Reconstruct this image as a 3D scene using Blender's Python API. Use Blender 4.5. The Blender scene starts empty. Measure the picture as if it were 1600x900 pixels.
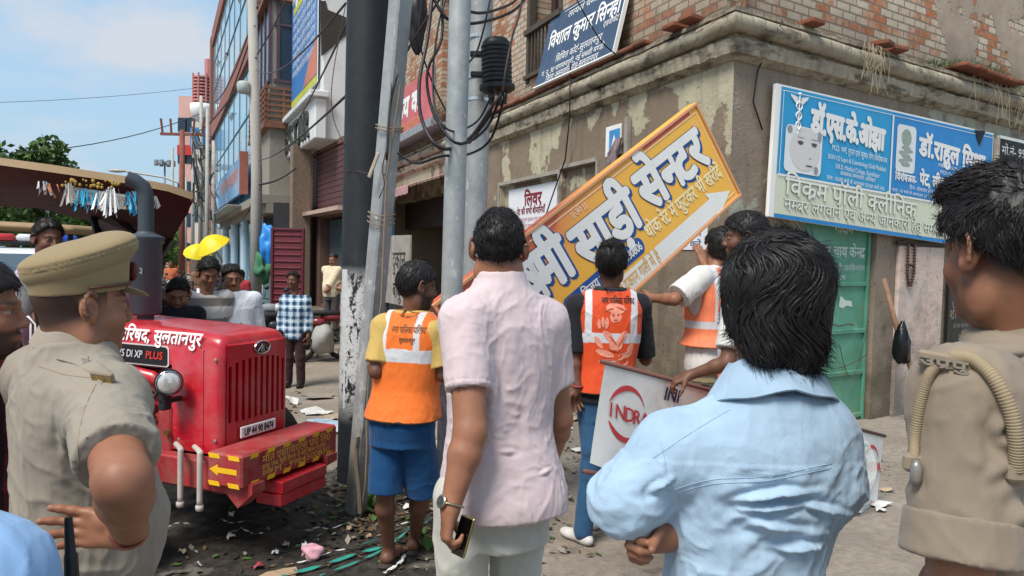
import bpy, math, random
import numpy as np
from mathutils import Vector, Matrix, Quaternion
from mathutils.bvhtree import BVHTree
S = bpy.context.scene
COL = S.collection
# ------------------------------------------------------------------ camera
FPX, PITCH, ROLL, CAMH = 1150.0, math.radians(2.3), math.radians(1.3), 1.75
CF = Vector((0, math.cos(PITCH), -math.sin(PITCH)))
_u0 = Vector((0, math.sin(PITCH), math.cos(PITCH))); _r0 = Vector((1, 0, 0))
CR = math.cos(ROLL)*_r0 + math.sin(ROLL)*_u0
CU = -math.sin(ROLL)*_r0 + math.cos(ROLL)*_u0
CO = Vector((0, 0, CAMH))
cam = bpy.data.cameras.new('camera'); camo = bpy.data.objects.new('camera', cam); COL.objects.link(camo)
camo.matrix_world = Matrix(((CR.x, CU.x, -CF.x, 0), (CR.y, CU.y, -CF.y, 0), (CR.z, CU.z, -CF.z, CAMH), (0, 0, 0, 1)))
cam.sensor_width = 36; cam.lens = 36*FPX/1600; cam.clip_start = 0.05; cam.clip_end = 2000
S.camera = camo
# ------------------------------------------------------------------ sky, sun, exposure
SUN_EL, SUN_AZ = math.radians(56), math.radians(215)      # azimuth clockwise from +Y (north)
w = bpy.data.worlds.new('World'); S.world = w; w.use_nodes = True
nt = w.node_tree; nt.nodes.clear()
def wn(t): return nt.nodes.new(t)
out = wn('ShaderNodeOutputWorld'); bg = wn('ShaderNodeBackground'); bg.inputs[1].default_value = 0.15
sky = wn('ShaderNodeTexSky'); sky.sky_type = 'NISHITA'; sky.sun_disc = False
sky.sun_elevation = SUN_EL; sky.sun_rotation = SUN_AZ; sky.air_density = 1.3; sky.dust_density = 2.5; sky.ozone_density = 1.6
tc = wn('ShaderNodeTexCoord'); mp = wn('ShaderNodeMapping'); mp.inputs['Scale'].default_value = (1.0, 1.0, 2.6); mp.inputs['Location'].default_value = (0.35, 0.2, 0.1)
n1 = wn('ShaderNodeTexNoise'); n1.inputs['Scale'].default_value = 2.3; n1.inputs['Detail'].default_value = 9; n1.inputs['Roughness'].default_value = 0.55
rp = wn('ShaderNodeValToRGB'); rp.color_ramp.elements[0].position = 0.49; rp.color_ramp.elements[1].position = 0.61
mx = wn('ShaderNodeMix'); mx.data_type = 'RGBA'; mx.inputs['B'].default_value = (2.25, 2.45, 2.75, 1)
haz = wn('ShaderNodeMix'); haz.data_type = 'RGBA'; haz.inputs['Factor'].default_value = 0.8; haz.inputs['B'].default_value = (1.25, 1.95, 2.65, 1)
L = nt.links.new
L(tc.outputs['Generated'], mp.inputs[0]); L(mp.outputs[0], n1.inputs['Vector']); L(n1.outputs['Fac'], rp.inputs[0])
L(sky.outputs[0], haz.inputs['A']); L(haz.outputs['Result'], mx.inputs['A']); L(rp.outputs[0], mx.inputs['Factor'])
L(mx.outputs['Result'], bg.inputs[0]); L(bg.outputs[0], out.inputs[0])
sl = bpy.data.lights.new('sun', 'SUN'); sl.energy = 2.3; sl.angle = math.radians(22); sl.color = (1, 0.95, 0.87)
so = bpy.data.objects.new('sun', sl); COL.objects.link(so)
sd = Vector((math.sin(SUN_AZ)*math.cos(SUN_EL), math.cos(SUN_AZ)*math.cos(SUN_EL), math.sin(SUN_EL)))
so.rotation_euler = sd.to_track_quat('Z', 'Y').to_euler(); so.location = (0, 0, 30)
S.view_settings.view_transform = 'Standard'; S.view_settings.look = 'None'; S.view_settings.exposure = 0.95; S.view_settings.gamma = 1
# ------------------------------------------------------------------ geometry helpers
V = Vector
def ray(px, py): return CF + CR*((px-800)/FPX) + CU*((450-py)/FPX)
def P(px, py, y):                       # the point at world depth y seen at that place of a 1600x900 frame
    d = ray(px, py); return CO + d*(y/d.y)
def G(px, py, z=0.0):
    d = ray(px, py); return CO + d*((z-CAMH)/d.z)
def onplane(px, py, o, n):
    d = ray(px, py); return CO + d*((V(o)-CO).dot(n)/d.dot(n))
def frame(o, x, y, z):
    x, y, z = V(x), V(y), V(z)
    return Matrix(((x.x, y.x, z.x, o[0]), (x.y, y.y, z.y, o[1]), (x.z, y.z, z.z, o[2]), (0, 0, 0, 1)))
def put(o, parent=None, M=None):
    COL.objects.link(o)
    if parent is not None:
        o.parent = parent
        o.matrix_basis = Matrix.Translation(parent['_loc']).inverted() @ M if M is not None else Matrix()
    elif M is not None: o.matrix_basis = M
    return o
def thing(name, label, cat, loc, group=None, kind=None):
    o = bpy.data.objects.new(name, None); COL.objects.link(o); o.location = loc; o.empty_display_size = .1
    o['_loc'] = [float(v) for v in loc]; tag(o, label, cat, group, kind); return o
def tag(o, label=None, cat=None, group=None, kind=None):
    if label: o['label'] = label
    if cat: o['category'] = cat
    if group: o['group'] = group
    if kind: o['kind'] = kind
    return o
class MB:
    def __init__(s): s.v = []; s.f = []; s.m = []; s.mi = 0
    def add(s, vs, fs):
        n = len(s.v); s.v += [V(q) for q in vs]; s.f += [tuple(i+n for i in f) for f in fs]; s.m += [s.mi]*len(fs); return s
    def quad(s, a, b, c, d): return s.add([a, b, c, d], [(0, 1, 2, 3)])
    def box(s, c, size, M=None):
        c = V(c); h = V(size)/2; vs = [V((x*h.x, y*h.y, z*h.z)) + c for x in (-1, 1) for y in (-1, 1) for z in (-1, 1)]
        if M is not None: vs = [M @ q for q in vs]
        return s.add(vs, [(0, 1, 3, 2), (4, 6, 7, 5), (0, 4, 5, 1), (2, 3, 7, 6), (0, 2, 6, 4), (1, 5, 7, 3)])
    def bbox(s, c, size, M=None, b=.01):    # box with chamfered edges
        c = V(c); h = V(size)/2; vs = []; key = {}
        for x in (-1, 1):
            for y in (-1, 1):
                for z in (-1, 1):
                    sg = (x, y, z)
                    for ax in range(3):
                        q = V([sg[i]*(h[i] - (0 if i == ax else b)) for i in range(3)]); key[(sg, ax)] = len(vs); vs.append(q + c)
        fs = []
        for ax in range(3):
            o1, o2 = (ax+1) % 3, (ax+2) % 3
            for sgn in (-1, 1):
                def k(a, bb, A):
                    t = [0, 0, 0]; t[ax] = sgn; t[o1] = a; t[o2] = bb; return key[(tuple(t), A)]
                r = [k(-1, -1, ax), k(1, -1, ax), k(1, 1, ax), k(-1, 1, ax)]
                fs.append(tuple(r if sgn > 0 else r[::-1]))
            for a in (-1, 1):
                for bb in (-1, 1):
                    def e(l, A):
                        t = [0, 0, 0]; t[ax] = l; t[o1] = a; t[o2] = bb; return key[(tuple(t), A)]
                    r = [e(-1, o1), e(1, o1), e(1, o2), e(-1, o2)]
                    fs.append(tuple(r if a*bb > 0 else r[::-1]))
        for sg in [(x, y, z) for x in (-1, 1) for y in (-1, 1) for z in (-1, 1)]:
            r = [key[(sg, 0)], key[(sg, 1)], key[(sg, 2)]]
            fs.append(tuple(r if sg[0]*sg[1]*sg[2] > 0 else r[::-1]))
        if M is not None: vs = [M @ q for q in vs]
        return s.add(vs, fs)
    def tube(s, pts, r, n=8, cap=True, flat=None):
        pts = [V(p) for p in pts]; m = len(pts)
        rs = r if isinstance(r, (list, tuple)) else [r]*m
        up = None; vs = []; fs = []
        for i, p in enumerate(pts):
            t = (pts[min(i+1, m-1)] - pts[max(i-1, 0)]).normalized()
            if up is None:
                up = V((0, 0, 1)) if abs(t.z) < .9 else V((1, 0, 0))
            a = t.cross(up).normalized(); up = a.cross(t).normalized()
            for k in range(n):
                th = 2*math.pi*k/n; vs.append(p + a*(math.cos(th)*rs[i]) + up*(math.sin(th)*rs[i]*(flat or 1)))
        for i in range(m-1):
            for k in range(n):
                k2 = (k+1) % n; fs.append((i*n+k, i*n+k2, (i+1)*n+k2, (i+1)*n+k))
        if cap: fs += [tuple(range(n))[::-1], tuple(range((m-1)*n, m*n))]
        return s.add(vs, fs)
    def cyl(s, a, b, r, r2=None, n=16, cap=True): return s.tube([a, b], [r, r if r2 is None else r2], n, cap)
    def lathe(s, o, axis, prof, n=20, cap=True):    # prof: (height along axis, radius)
        axis = V(axis).normalized(); return s.tube_prof(V(o), axis, prof, n, cap)
    def tube_prof(s, o, ax, prof, n, cap):
        t = V((0, 0, 1)) if abs(ax.z) < .9 else V((1, 0, 0)); a = ax.cross(t).normalized(); b = ax.cross(a).normalized()
        vs = []; fs = []; m = len(prof)
        for h, r in prof:
            for k in range(n):
                th = 2*math.pi*k/n; vs.append(o + ax*h + a*(math.cos(th)*r) + b*(math.sin(th)*r))
        for i in range(m-1):
            for k in range(n):
                k2 = (k+1) % n; fs.append((i*n+k, (i+1)*n+k, (i+1)*n+k2, i*n+k2))
        if cap: fs += [tuple(range(n)), tuple(range((m-1)*n, m*n))[::-1]]
        return s.add(vs, fs)
    def prism(s, poly, ext):
        n = len(poly); poly = [V(p) for p in poly]; ext = V(ext); vs = poly + [p+ext for p in poly]
        fs = [tuple(range(n))[::-1], tuple(range(n, 2*n))] + [(i, (i+1) % n, (i+1) % n+n, i+n) for i in range(n)]
        return s.add(vs, fs)
    def ell(s, c, r, n=16, m=10, M=None):
        vs = []; fs = []; c = V(c)
        r = r if isinstance(r, (tuple, list)) else (r, r, r)
        for i in range(m+1):
            th = math.pi*i/m
            for k in range(n):
                ph = 2*math.pi*k/n; q = V((r[0]*math.sin(th)*math.cos(ph), r[1]*math.sin(th)*math.sin(ph), r[2]*math.cos(th)))
                vs.append(c + (M @ q if M is not None else q))
        for i in range(m):
            for k in range(n):
                k2 = (k+1) % n; fs.append((i*n+k, (i+1)*n+k, (i+1)*n+k2, i*n+k2))
        return s.add(vs, fs)
    def gridf(s, fn, nu, nv):                # fn(u,v) -> point, u,v in 0..1
        vs = [fn(i/nu, j/nv) for j in range(nv+1) for i in range(nu+1)]
        fs = [(j*(nu+1)+i, j*(nu+1)+i+1, (j+1)*(nu+1)+i+1, (j+1)*(nu+1)+i) for j in range(nv) for i in range(nu)]
        return s.add(vs, fs)
    def build(s, name, mats, parent=None, M=None, smooth=False, loc=None, auto=None, fixn=True):
        if not isinstance(mats, (list, tuple)): mats = [mats]
        if M is None:
            if parent is None:
                if loc is None:
                    a = [sum(q[i] for q in s.v)/max(1, len(s.v)) for i in range(2)] + [min(q.z for q in s.v)]
                    loc = V(a)
                M = Matrix.Translation(V(loc))
            else: M = Matrix.Translation(V(parent['_loc']))
        Mi = M.inverted()
        me = bpy.data.meshes.new(name); me.from_pydata([tuple(Mi @ q) for q in s.v], [], s.f)
        for m in mats: me.materials.append(m)
        if len(mats) > 1: me.polygons.foreach_set('material_index', s.m)
        if fixn:
            import bmesh
            b = bmesh.new(); b.from_mesh(me); bmesh.ops.recalc_face_normals(b, faces=b.faces); b.to_mesh(me); b.free()
        if smooth: me.polygons.foreach_set('use_smooth', [True]*len(me.polygons))
        if smooth and auto: me.set_sharp_from_angle(angle=math.radians(auto))
        o = bpy.data.objects.new(name, me); put(o, parent, M)
        o['_loc'] = list(M.translation) if parent is None else [0, 0, 0]
        if parent is None and M is not None: o['_loc'] = list(M.translation)
        return o
# part of a part: keep world placing
def subpart(child, part):
    bpy.context.view_layer.update() if False else None
    Mw = wm(child); child.parent = part; child.matrix_basis = wm(part).inverted() @ Mw; return child
def wm(o):
    return (wm(o.parent) @ o.matrix_basis) if o.parent else o.matrix_basis
def dup(o, parent=None):
    c = o.copy(); COL.objects.link(c)
    if parent is not None: c.parent = parent
    for ch in [x for x in bpy.data.objects if x.parent == o]: dup(ch, c)
    return c
# ------------------------------------------------------------------ materials
def srgb(h):
    h = h.lstrip('#'); r = [int(h[i:i+2], 16)/255 for i in (0, 2, 4)]
    return tuple(((c/12.92) if c <= .04045 else ((c+.055)/1.055)**2.4) for c in r)
class NT:
    def __init__(s, name):
        s.m = bpy.data.materials.new(name); s.m.use_nodes = True; s.t = s.m.node_tree; s.b = s.t.nodes['Principled BSDF']; s.o = s.t.nodes['Material Output']
        s.tc = s.n('ShaderNodeTexCoord').outputs['Object']
    def n(s, t, **k):
        x = s.t.nodes.new(t)
        for a, v in k.items(): setattr(x, a, v)
        return x
    def l(s, a, b): s.t.links.new(a, b)
    def noise(s, scale, detail=5, rough=.6, vec=None, dist=0):
        x = s.n('ShaderNodeTexNoise'); x.inputs['Scale'].default_value = scale; x.inputs['Detail'].default_value = detail; x.inputs['Roughness'].default_value = rough
        x.inputs['Distortion'].default_value = dist; s.l(vec or s.tc, x.inputs['Vector']); return x.outputs['Fac']
    def vor(s, scale, feat='F1', vec=None):
        x = s.n('ShaderNodeTexVoronoi', feature=feat); x.inputs['Scale'].default_value = scale; s.l(vec or s.tc, x.inputs['Vector']); return x
    def ramp(s, fac, stops):
        x = s.n('ShaderNodeValToRGB'); cr = x.color_ramp
        while len(cr.elements) < len(stops): cr.elements.new(.5)
        for e, (p, c) in zip(cr.elements, stops):
            e.position = p; e.color = (c, c, c, 1) if isinstance(c, (int, float)) else (*c, 1)
        s.l(fac, x.inputs[0]); return x.outputs[0]
    def mix(s, fac, a, b, mode='MIX'):
        x = s.n('ShaderNodeMix', data_type='RGBA', blend_type=mode)
        for inp, v in ((x.inputs['Factor'], fac), (x.inputs['A'], a), (x.inputs['B'], b)):
            if isinstance(v, (int, float)): inp.default_value = v if inp.type == 'VALUE' else (v, v, v, 1)
            elif isinstance(v, tuple): inp.default_value = (*v, 1)
            else: s.l(v, inp)
        return x.outputs['Result']
    def math(s, op, a, b=None):
        x = s.n('ShaderNodeMath', operation=op)
        for i, v in enumerate((a, b)):
            if v is None: continue
            if isinstance(v, (int, float)): x.inputs[i].default_value = v
            else: s.l(v, x.inputs[i])
        return x.outputs[0]
    def mapv(s, scale=(1, 1, 1), rot=(0, 0, 0), vec=None):
        x = s.n('ShaderNodeMapping'); x.inputs['Scale'].default_value = scale; x.inputs['Rotation'].default_value = rot; s.l(vec or s.tc, x.inputs[0]); return x.outputs[0]
    def xyz(s): 
        x = s.n('ShaderNodeSeparateXYZ'); s.l(s.tc, x.inputs[0]); return x.outputs
    def bump(s, h, strength=.3, dist=.01):
        x = s.n('ShaderNodeBump'); x.inputs['Strength'].default_value = strength; x.inputs['Distance'].default_value = dist; s.l(h, x.inputs['Height'])
        p = s.b.inputs['Normal']
        if p.is_linked: s.l(p.links[0].from_socket, x.inputs['Normal'])
        s.l(x.outputs[0], p)
    def set(s, col=None, rough=None, metal=None, spec=None):
        for nm, v in (('Base Color', col), ('Roughness', rough), ('Metallic', metal), ('Specular IOR Level', spec)):
            if v is None: continue
            i = s.b.inputs[nm]
            if isinstance(v, tuple): i.default_value = (*v, 1)
            elif isinstance(v, (int, float)): i.default_value = v
            else: s.l(v, i)
        return s.m
def mat(name, col, rough=.6, var=.2, scale=6, bump=.15, bscale=40, metal=0, dirt=None, dirtamt=.5, dscale=3, spec=.4, attr=None):
    k = NT(name); c = col if isinstance(col, tuple) else srgb(col)
    base = c
    if attr:
        a = k.n('ShaderNodeAttribute'); a.attribute_name = attr; base = a.outputs['Color']
    if var:
        f = k.noise(scale); v = k.ramp(f, [(.25, 1-var), (.75, 1+var*.6)])
        base = k.mix(1.0, base, v, 'MULTIPLY')
    if dirt:
        d = k.ramp(k.noise(dscale, 8, .7), [(.5, 0), (.68, dirtamt)]); base = k.mix(d, base, dirt if isinstance(dirt, tuple) else srgb(dirt))
    rg = k.ramp(k.noise(scale*2.3), [(.3, max(0, rough-.1)), (.7, min(1, rough+.1))])
    if bump: k.bump(k.noise(bscale, 4), bump, .01)
    return k.set(base, rg, metal, spec)
_mc = {}
def M_(name, *a, **k):
    if name not in _mc: _mc[name] = mat(name, *a, **k)
    return _mc[name]
def cloth(name, col, rough=.85, weave=900, wr=.4, var=.1, attr=None):
    k = NT(name); c = col if isinstance(col, tuple) else srgb(col)
    base = c
    if attr:
        a = k.n('ShaderNodeAttribute'); a.attribute_name = attr; base = a.outputs['Color']
    base = k.mix(1.0, base, k.ramp(k.noise(5, 4), [(.3, 1-var), (.7, 1+var*.5)]), 'MULTIPLY')
    k.bump(k.noise(weave, 2), .12, .001)
    rn = k.n('ShaderNodeTexNoise', noise_type='RIDGED_MULTIFRACTAL'); rn.inputs['Scale'].default_value = 6; rn.inputs['Detail'].default_value = 3; rn.inputs['Distortion'].default_value = 1.2; k.l(k.mapv((1, 1, .6), (.4, .3, 0)), rn.inputs['Vector'])
    k.bump(rn.outputs['Fac'], wr*.55, .012); k.bump(k.noise(16, 5, .55, k.mapv((1, 1, .55), (0.3, .2, 0)), .9), wr, .008)
    k.b.inputs['Sheen Weight'].default_value = .12
    return k.set(base, rough, 0, .2)
def skin(name, col):
    k = NT(name); c = col if isinstance(col, tuple) else srgb(col)
    a = k.n('ShaderNodeAttribute'); a.attribute_name = 'Col'
    base = k.mix(1.0, a.outputs['Color'], k.ramp(k.noise(30, 6), [(.3, .86), (.7, 1.08)]), 'MULTIPLY')
    k.bump(k.noise(350, 3), .12, .001)
    k.b.inputs['Subsurface Weight'].default_value = .06; k.b.inputs['Subsurface Radius'].default_value = (.01, .004, .002)
    k.b.inputs['Subsurface Scale'].default_value = .5
    return k.set(base, .5, 0, .35)
# ------------------------------------------------------------------ lettering (glyphs of the default font, one flat sheet per stroke layer)
_G = {}
def _fm(s):
    c = bpy.data.curves.new('g', 'FONT'); c.body = s; c.size = 1; c.resolution_u = 3
    o = bpy.data.objects.new('g', c); COL.objects.link(o)
    bpy.context.view_layer.update()
    me = bpy.data.meshes.new_from_object(o.evaluated_get(bpy.context.evaluated_depsgraph_get()))
    vs = [(v.co.x, v.co.y) for v in me.vertices]; fs = [tuple(p.vertices) for p in me.polygons]
    bpy.data.objects.remove(o); bpy.data.curves.remove(c); bpy.data.meshes.remove(me); return vs, fs
def glyph(ch):
    if ch not in _G:
        if ch == ' ': _G[ch] = ([], .26); return _G[ch]
        vs, fs = _fm(ch)
        bar = max(p[0] for p in _fm('||||||')[0]); v2, _ = _fm(ch+'||||||')
        adv = max(p[0] for p in v2) - bar if v2 else .5
        _G[ch] = ([[vs[i] for i in f] for f in fs], adv)
    return _G[ch]
def _clip(polys, xc):
    out = []
    for p in polys:
        q = []
        for i in range(len(p)):
            a, b = p[i-1], p[i]
            if (a[0] <= xc) != (b[0] <= xc):
                t = (xc-a[0])/(b[0]-a[0]); q.append((xc, a[1]+t*(b[1]-a[1])))
            if b[0] <= xc: q.append(b)
        if len(q) > 2: out.append(q)
    return out
_VOW = set('ािीुूृेैोौंँॉः़ॅ')
def layout(s):
    out = []; x = 0.0; i = 0; n = len(s)
    def emit(ch):
        nonlocal x
        g, a = glyph(ch); out.append((g, x)); x += a
    while i < n:
        c = s[i]
        if '\u0915' <= c <= '\u0939':
            pre = []; rak = False; reph = False
            if c == 'र' and i+2 < n and s[i+1] == '्' and '\u0915' <= s[i+2] <= '\u0939': reph = True; i += 2; c = s[i]
            j = i+1; cl = [c]
            while j < n and s[j] == '़': cl[-1] += '़'; j += 1
            while j+1 < n and s[j] == '्' and '\u0915' <= s[j+1] <= '\u0939':
                if s[j+1] == 'र': rak = True
                else: cl.append(s[j+1])
                j += 2
            marks = []
            while j < n and s[j] in _VOW: marks.append(s[j]); j += 1
            if 'ि' in marks: emit('ि'); marks.remove('ि')
            for q in cl[:-1]:
                g, a = glyph(q[0]); xc = a*.80 if q[0] in 'कफ' else a-.135
                out.append((_clip(g, xc), x)); x += xc
            for ch in cl[-1]: emit(ch)
            if rak:
                g, a = glyph(cl[-1][0]); X = x-.10 if cl[-1][0] not in 'टडठढ' else x-.2
                out.append(([[(-.30, -.02), (-.25, -.06), (0, .15), (0, .23)]], X))
            for mk in marks: emit(mk)
            if reph: out.append(([[(-.06, .62), (-.02, .62), (.03, .74), (.0, .80), (-.10, .80), (-.12, .74), (-.03, .74)]], x-.05))
            i = j
        else: emit(c); i += 1
    return out, x
def lettering(mb, s, o, xd, yd, size, bold=0, z0=0.0, width=None, align='l', nd=None, shear=0, warp=None):
    """add the words to mb; o = left end of the base line; xd,yd unit vectors; width = squeeze to that length"""
    xd, yd = V(xd), V(yd); nd = V(nd) if nd is not None else xd.cross(yd).normalized(); o = V(o)
    gl, W = layout(s); sx = size
    if width: sx = width/max(W, .01)
    off = {'l': 0, 'c': -W*sx/2, 'r': -W*sx}[align]
    sh = [(0, 0)] if not bold else [(0, 0), (-bold, 0), (bold, 0), (0, -bold), (0, bold), (-bold*.7, -bold*.7), (bold*.7, bold*.7), (-bold*.7, bold*.7), (bold*.7, -bold*.7)]
    for gi, (polys, x) in enumerate(gl):
        for si, (dx, dy) in enumerate(sh):
            zz = z0 + ((gi % 3)*len(sh)+si)*.00006
            for p in polys:
                pts = []
                for q in p:
                    yy = q[1]*size+dy; pts.append(o + xd*((q[0]+x)*sx+dx+off+shear*yy) + yd*yy + nd*zz)
                mb.add(pts, [tuple(range(len(p)))])
    return W*sx
random.seed(7); RNG = np.random.default_rng(3)
# ================================================================== ground
def ground_material():
    k = NT('ground_dirt'); 
    big = k.noise(.9, 6, .6); fine = k.noise(14, 8, .7); peb = k.vor(55)
    c = k.ramp(big, [(.3, srgb('#7d7266')), (.5, srgb('#90867a')), (.72, srgb('#9f9589'))])
    c = k.mix(k.ramp(fine, [(.42, 0), (.62, .55)]), c, srgb('#6f655b'))
    c = k.mix(k.ramp(peb.outputs['Distance'], [(.05, .35), (.22, 0)]), c, srgb('#c2b8aa'))
    x, y, z = k.xyz()
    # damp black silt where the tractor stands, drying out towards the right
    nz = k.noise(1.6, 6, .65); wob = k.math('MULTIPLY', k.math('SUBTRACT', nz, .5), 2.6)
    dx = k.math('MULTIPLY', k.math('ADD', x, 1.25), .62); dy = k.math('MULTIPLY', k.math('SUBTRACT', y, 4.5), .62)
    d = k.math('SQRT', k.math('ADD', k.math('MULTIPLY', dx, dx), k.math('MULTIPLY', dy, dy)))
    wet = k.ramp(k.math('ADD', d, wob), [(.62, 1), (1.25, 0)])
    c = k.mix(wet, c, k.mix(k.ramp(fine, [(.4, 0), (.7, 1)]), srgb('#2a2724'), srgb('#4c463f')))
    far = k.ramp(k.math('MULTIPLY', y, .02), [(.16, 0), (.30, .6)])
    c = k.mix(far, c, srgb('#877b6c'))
    k.bump(k.noise(9, 9, .7), .6, .04); k.bump(peb.outputs['Distance'], .25, .01); k.bump(k.noise(120, 4), .3, .006)
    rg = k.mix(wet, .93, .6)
    return k.set(c, rg, 0, .25)
def nz2(x, y):
    return (math.sin(x*1.7+y*.6)+math.sin(x*.7-y*1.9+1)+math.sin(x*3.1+y*2.7+2)*.5+math.sin(x*5.3-y*4.1)*.3)*.25
def gz(x, y):
    a = .014*nz2(x, y) + .008*nz2(x*3.3+5, y*3.1)
    d = math.hypot(x+.15, (y-5.4)*.9)
    a += .07*math.exp(-(d/.55)**2)*(1+.6*nz2(x*6, y*6))          # heap of leaf litter round the poles
    sm = lambda q: min(1, max(0, q))**2*(3-2*min(1, max(0, q)))
    return (a if y < 40 else 0) - .18*sm((y-6.2)/3)*sm((.6-x)/1.6)
xs = sorted(set([-400, -200, -100, -60, -40, -30, -22, -16, 16, 22, 30, 40, 60, 100, 200, 400] + [round(-12+.16*i, 3) for i in range(151)]))
ys = sorted(set([-60, -30, -15, -8, -4, -2, 26, 32, 40, 60, 90, 150, 300, 800] + [round(0+.16*i, 3) for i in range(151)]))
mb = MB(); nx = len(xs)
mb.v = [V((x, y, gz(x, y))) for y in ys for x in xs]
mb.f = [(j*nx+i, j*nx+i+1, (j+1)*nx+i+1, (j+1)*nx+i) for j in range(len(ys)-1) for i in range(nx-1)]; mb.m = [0]*len(mb.f)
g = mb.build('ground', ground_material(), loc=(0, 0, 0), smooth=True); tag(g, kind='structure')

# ================================================================== the old corner building
C = V((2.04, 7.0, 0)); LD = V((-.397, .918, 0)).normalized(); RD = V((.838, .545, 0)).normalized()
NL = V((0, 0, 1)).cross(LD); NR = V((0, 0, 1)).cross(-RD)
ML = frame(C, LD, NL, (0, 0, 1)); MR = frame(C, -RD, NR, (0, 0, 1))
def wl(t, out, z): return C + LD*t + NL*out + V((0, 0, z))
def wr(s, out, z): return C + RD*s + NR*out + V((0, 0, z))
def plaster(name, base, light, seed=0, dark='#5d544a', amt=(.47, .56), zup=0):
    k = NT(name); v = k.n('ShaderNodeVectorMath', operation='ADD'); v.inputs[1].default_value = (seed*7.3, seed*3.1, seed); k.l(k.tc, v.inputs[0]); vec = v.outputs[0]
    c = k.ramp(k.noise(2.2, 8, .62, vec), [(.3, srgb(base)), (.7, tuple(q*1.25 for q in srgb(base)))])
    pm = k.noise(1.15, 10, .6, vec)
    if zup: pm = k.math('ADD', pm, k.math('MULTIPLY', k.math('SUBTRACT', k.xyz()[2], 2.75), zup))
    pm = k.ramp(pm, [(amt[0], 0), (amt[1], 1)])
    c = k.mix(pm, c, k.ramp(k.noise(5, 6, .6, vec), [(.3, srgb(light)), (.7, tuple(q*.82 for q in srgb(light)))]))
    st = k.noise(2.0, 6, .6, k.mapv((2.6, 2.6, .25), vec=vec)); c = k.mix(k.ramp(st, [(.52, 0), (.75, .55)]), c, srgb(dark))
    sp = k.ramp(k.noise(26, 4, .6, vec), [(.62, 0), (.70, .7)]); c = k.mix(sp, c, srgb('#4a4138'))
    ms = k.math('ADD', k.math('MULTIPLY', k.xyz()[2], -.28), k.math('MULTIPLY', k.noise(3.2, 7, .65, vec), 1.3)); c = k.mix(k.ramp(ms, [(.28, 0), (.62, .6)]), c, srgb('#4e4a38'))
    k.bump(pm, .5, .012); k.bump(k.noise(38, 6, .7, vec), .5, .012); k.bump(k.noise(6, 5, .6, vec), .35, .03)
    return k.set(c, .93, 0, .15)
def brick(name, hue, mort, white, wamt, sc=1.0, plast=None):
    k = NT(name); x, y, z = k.xyz(); cmb = k.n('ShaderNodeCombineXYZ')
    wob = k.math('MULTIPLY', k.math('SUBTRACT', k.noise(1.4, 3), .5), .03)
    k.l(x, cmb.inputs[0]); k.l(k.math('ADD', z, wob), cmb.inputs[1])
    b = k.n('ShaderNodeTexBrick'); k.l(cmb.outputs[0], b.inputs['Vector']); b.offset = .5
    b.inputs['Scale'].default_value = 1; b.inputs['Brick Width'].default_value = .235*sc; b.inputs['Row Height'].default_value = .088*sc
    b.inputs['Mortar Size'].default_value = .0095; b.inputs['Mortar Smooth'].default_value = .3; b.inputs['Bias'].default_value = 0
    b.inputs['Color1'].default_value = (*srgb(hue[0]), 1); b.inputs['Color2'].default_value = (*srgb(hue[1]), 1); b.inputs['Mortar'].default_value = (*srgb(mort), 1)
    c = k.mix(1.0, b.outputs['Color'], k.ramp(k.noise(11, 6, .7), [(.3, .72), (.7, 1.2)]), 'MULTIPLY')
    # leftover whitewash clinging brick by brick
    b2 = k.n('ShaderNodeTexBrick'); k.l(cmb.outputs[0], b2.inputs['Vector']); b2.offset = .5
    for n_, v_ in (('Scale', 1), ('Brick Width', .235*sc), ('Row Height', .088*sc), ('Mortar Size', 0)): b2.inputs[n_].default_value = v_
    b2.inputs['Color1'].default_value = (0, 0, 0, 1); b2.inputs['Color2'].default_value = (1, 1, 1, 1)
    wv = k.math('ADD', k.math('MULTIPLY', b2.outputs['Color'], .34), k.math('ADD', k.noise(1.1, 4), k.math('MULTIPLY', k.noise(13, 7, .75), .62)))
    wm_ = k.ramp(wv, [(wamt, 0), (wamt+.2, .85)])
    wm_ = k.mix(b.outputs['Fac'], wm_, .12)
    c = k.mix(wm_, c, k.ramp(k.noise(4, 4), [(.3, srgb(white)), (.7, tuple(q*.8 for q in srgb(white)))]))
    st = k.noise(1.3, 7, .65, k.mapv((1.5, 1.5, .5))); c = k.mix(k.ramp(st, [(.58, 0), (.76, .5)]), c, srgb('#5b5347'))
    h = k.mix(b.outputs['Fac'], 1, 0)
    if plast is not None:      # sheets of render still hanging on, in wall coordinates
        m = k.math('ADD', k.math('MULTIPLY', x, -1), k.math('MULTIPLY', k.math('SUBTRACT', k.noise(1.6, 8, .6), .5), 2.0))
        zz = k.math('ADD', k.math('MULTIPLY', k.math('SUBTRACT', z, 4.5), .5), m)
        pm = k.ramp(k.math('MULTIPLY', zz, .1), [(plast, 0), (plast+.006, 1)])
        p2 = k.ramp(k.noise(.7, 8, .6), [(.50, 1), (.512, 0)]); pm = k.mix(1, pm, p2, 'MULTIPLY')
        pc = k.ramp(k.noise(2.5, 8, .65), [(.3, srgb('#9c8b7b')), (.7, srgb('#b7a897'))])
        pc = k.mix(k.ramp(k.noise(30, 3), [(.66, 0), (.72, .8)]), pc, srgb('#6a5d50'))
        c = k.mix(pm, c, pc); h = k.mix(pm, h, 1.6)
    lowz = k.ramp(k.math('MULTIPLY', k.math('ADD', z, k.math('MULTIPLY', k.noise(1.8, 6, .7), .9)), .1), [(.455, .55), (.52, 0)])
    c = k.mix(lowz, c, srgb('#65594a'))
    k.bump(h, .9, .02); k.bump(k.noise(34, 6, .7), .5, .012)
    return k.set(c, .95, 0, .12)
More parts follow.
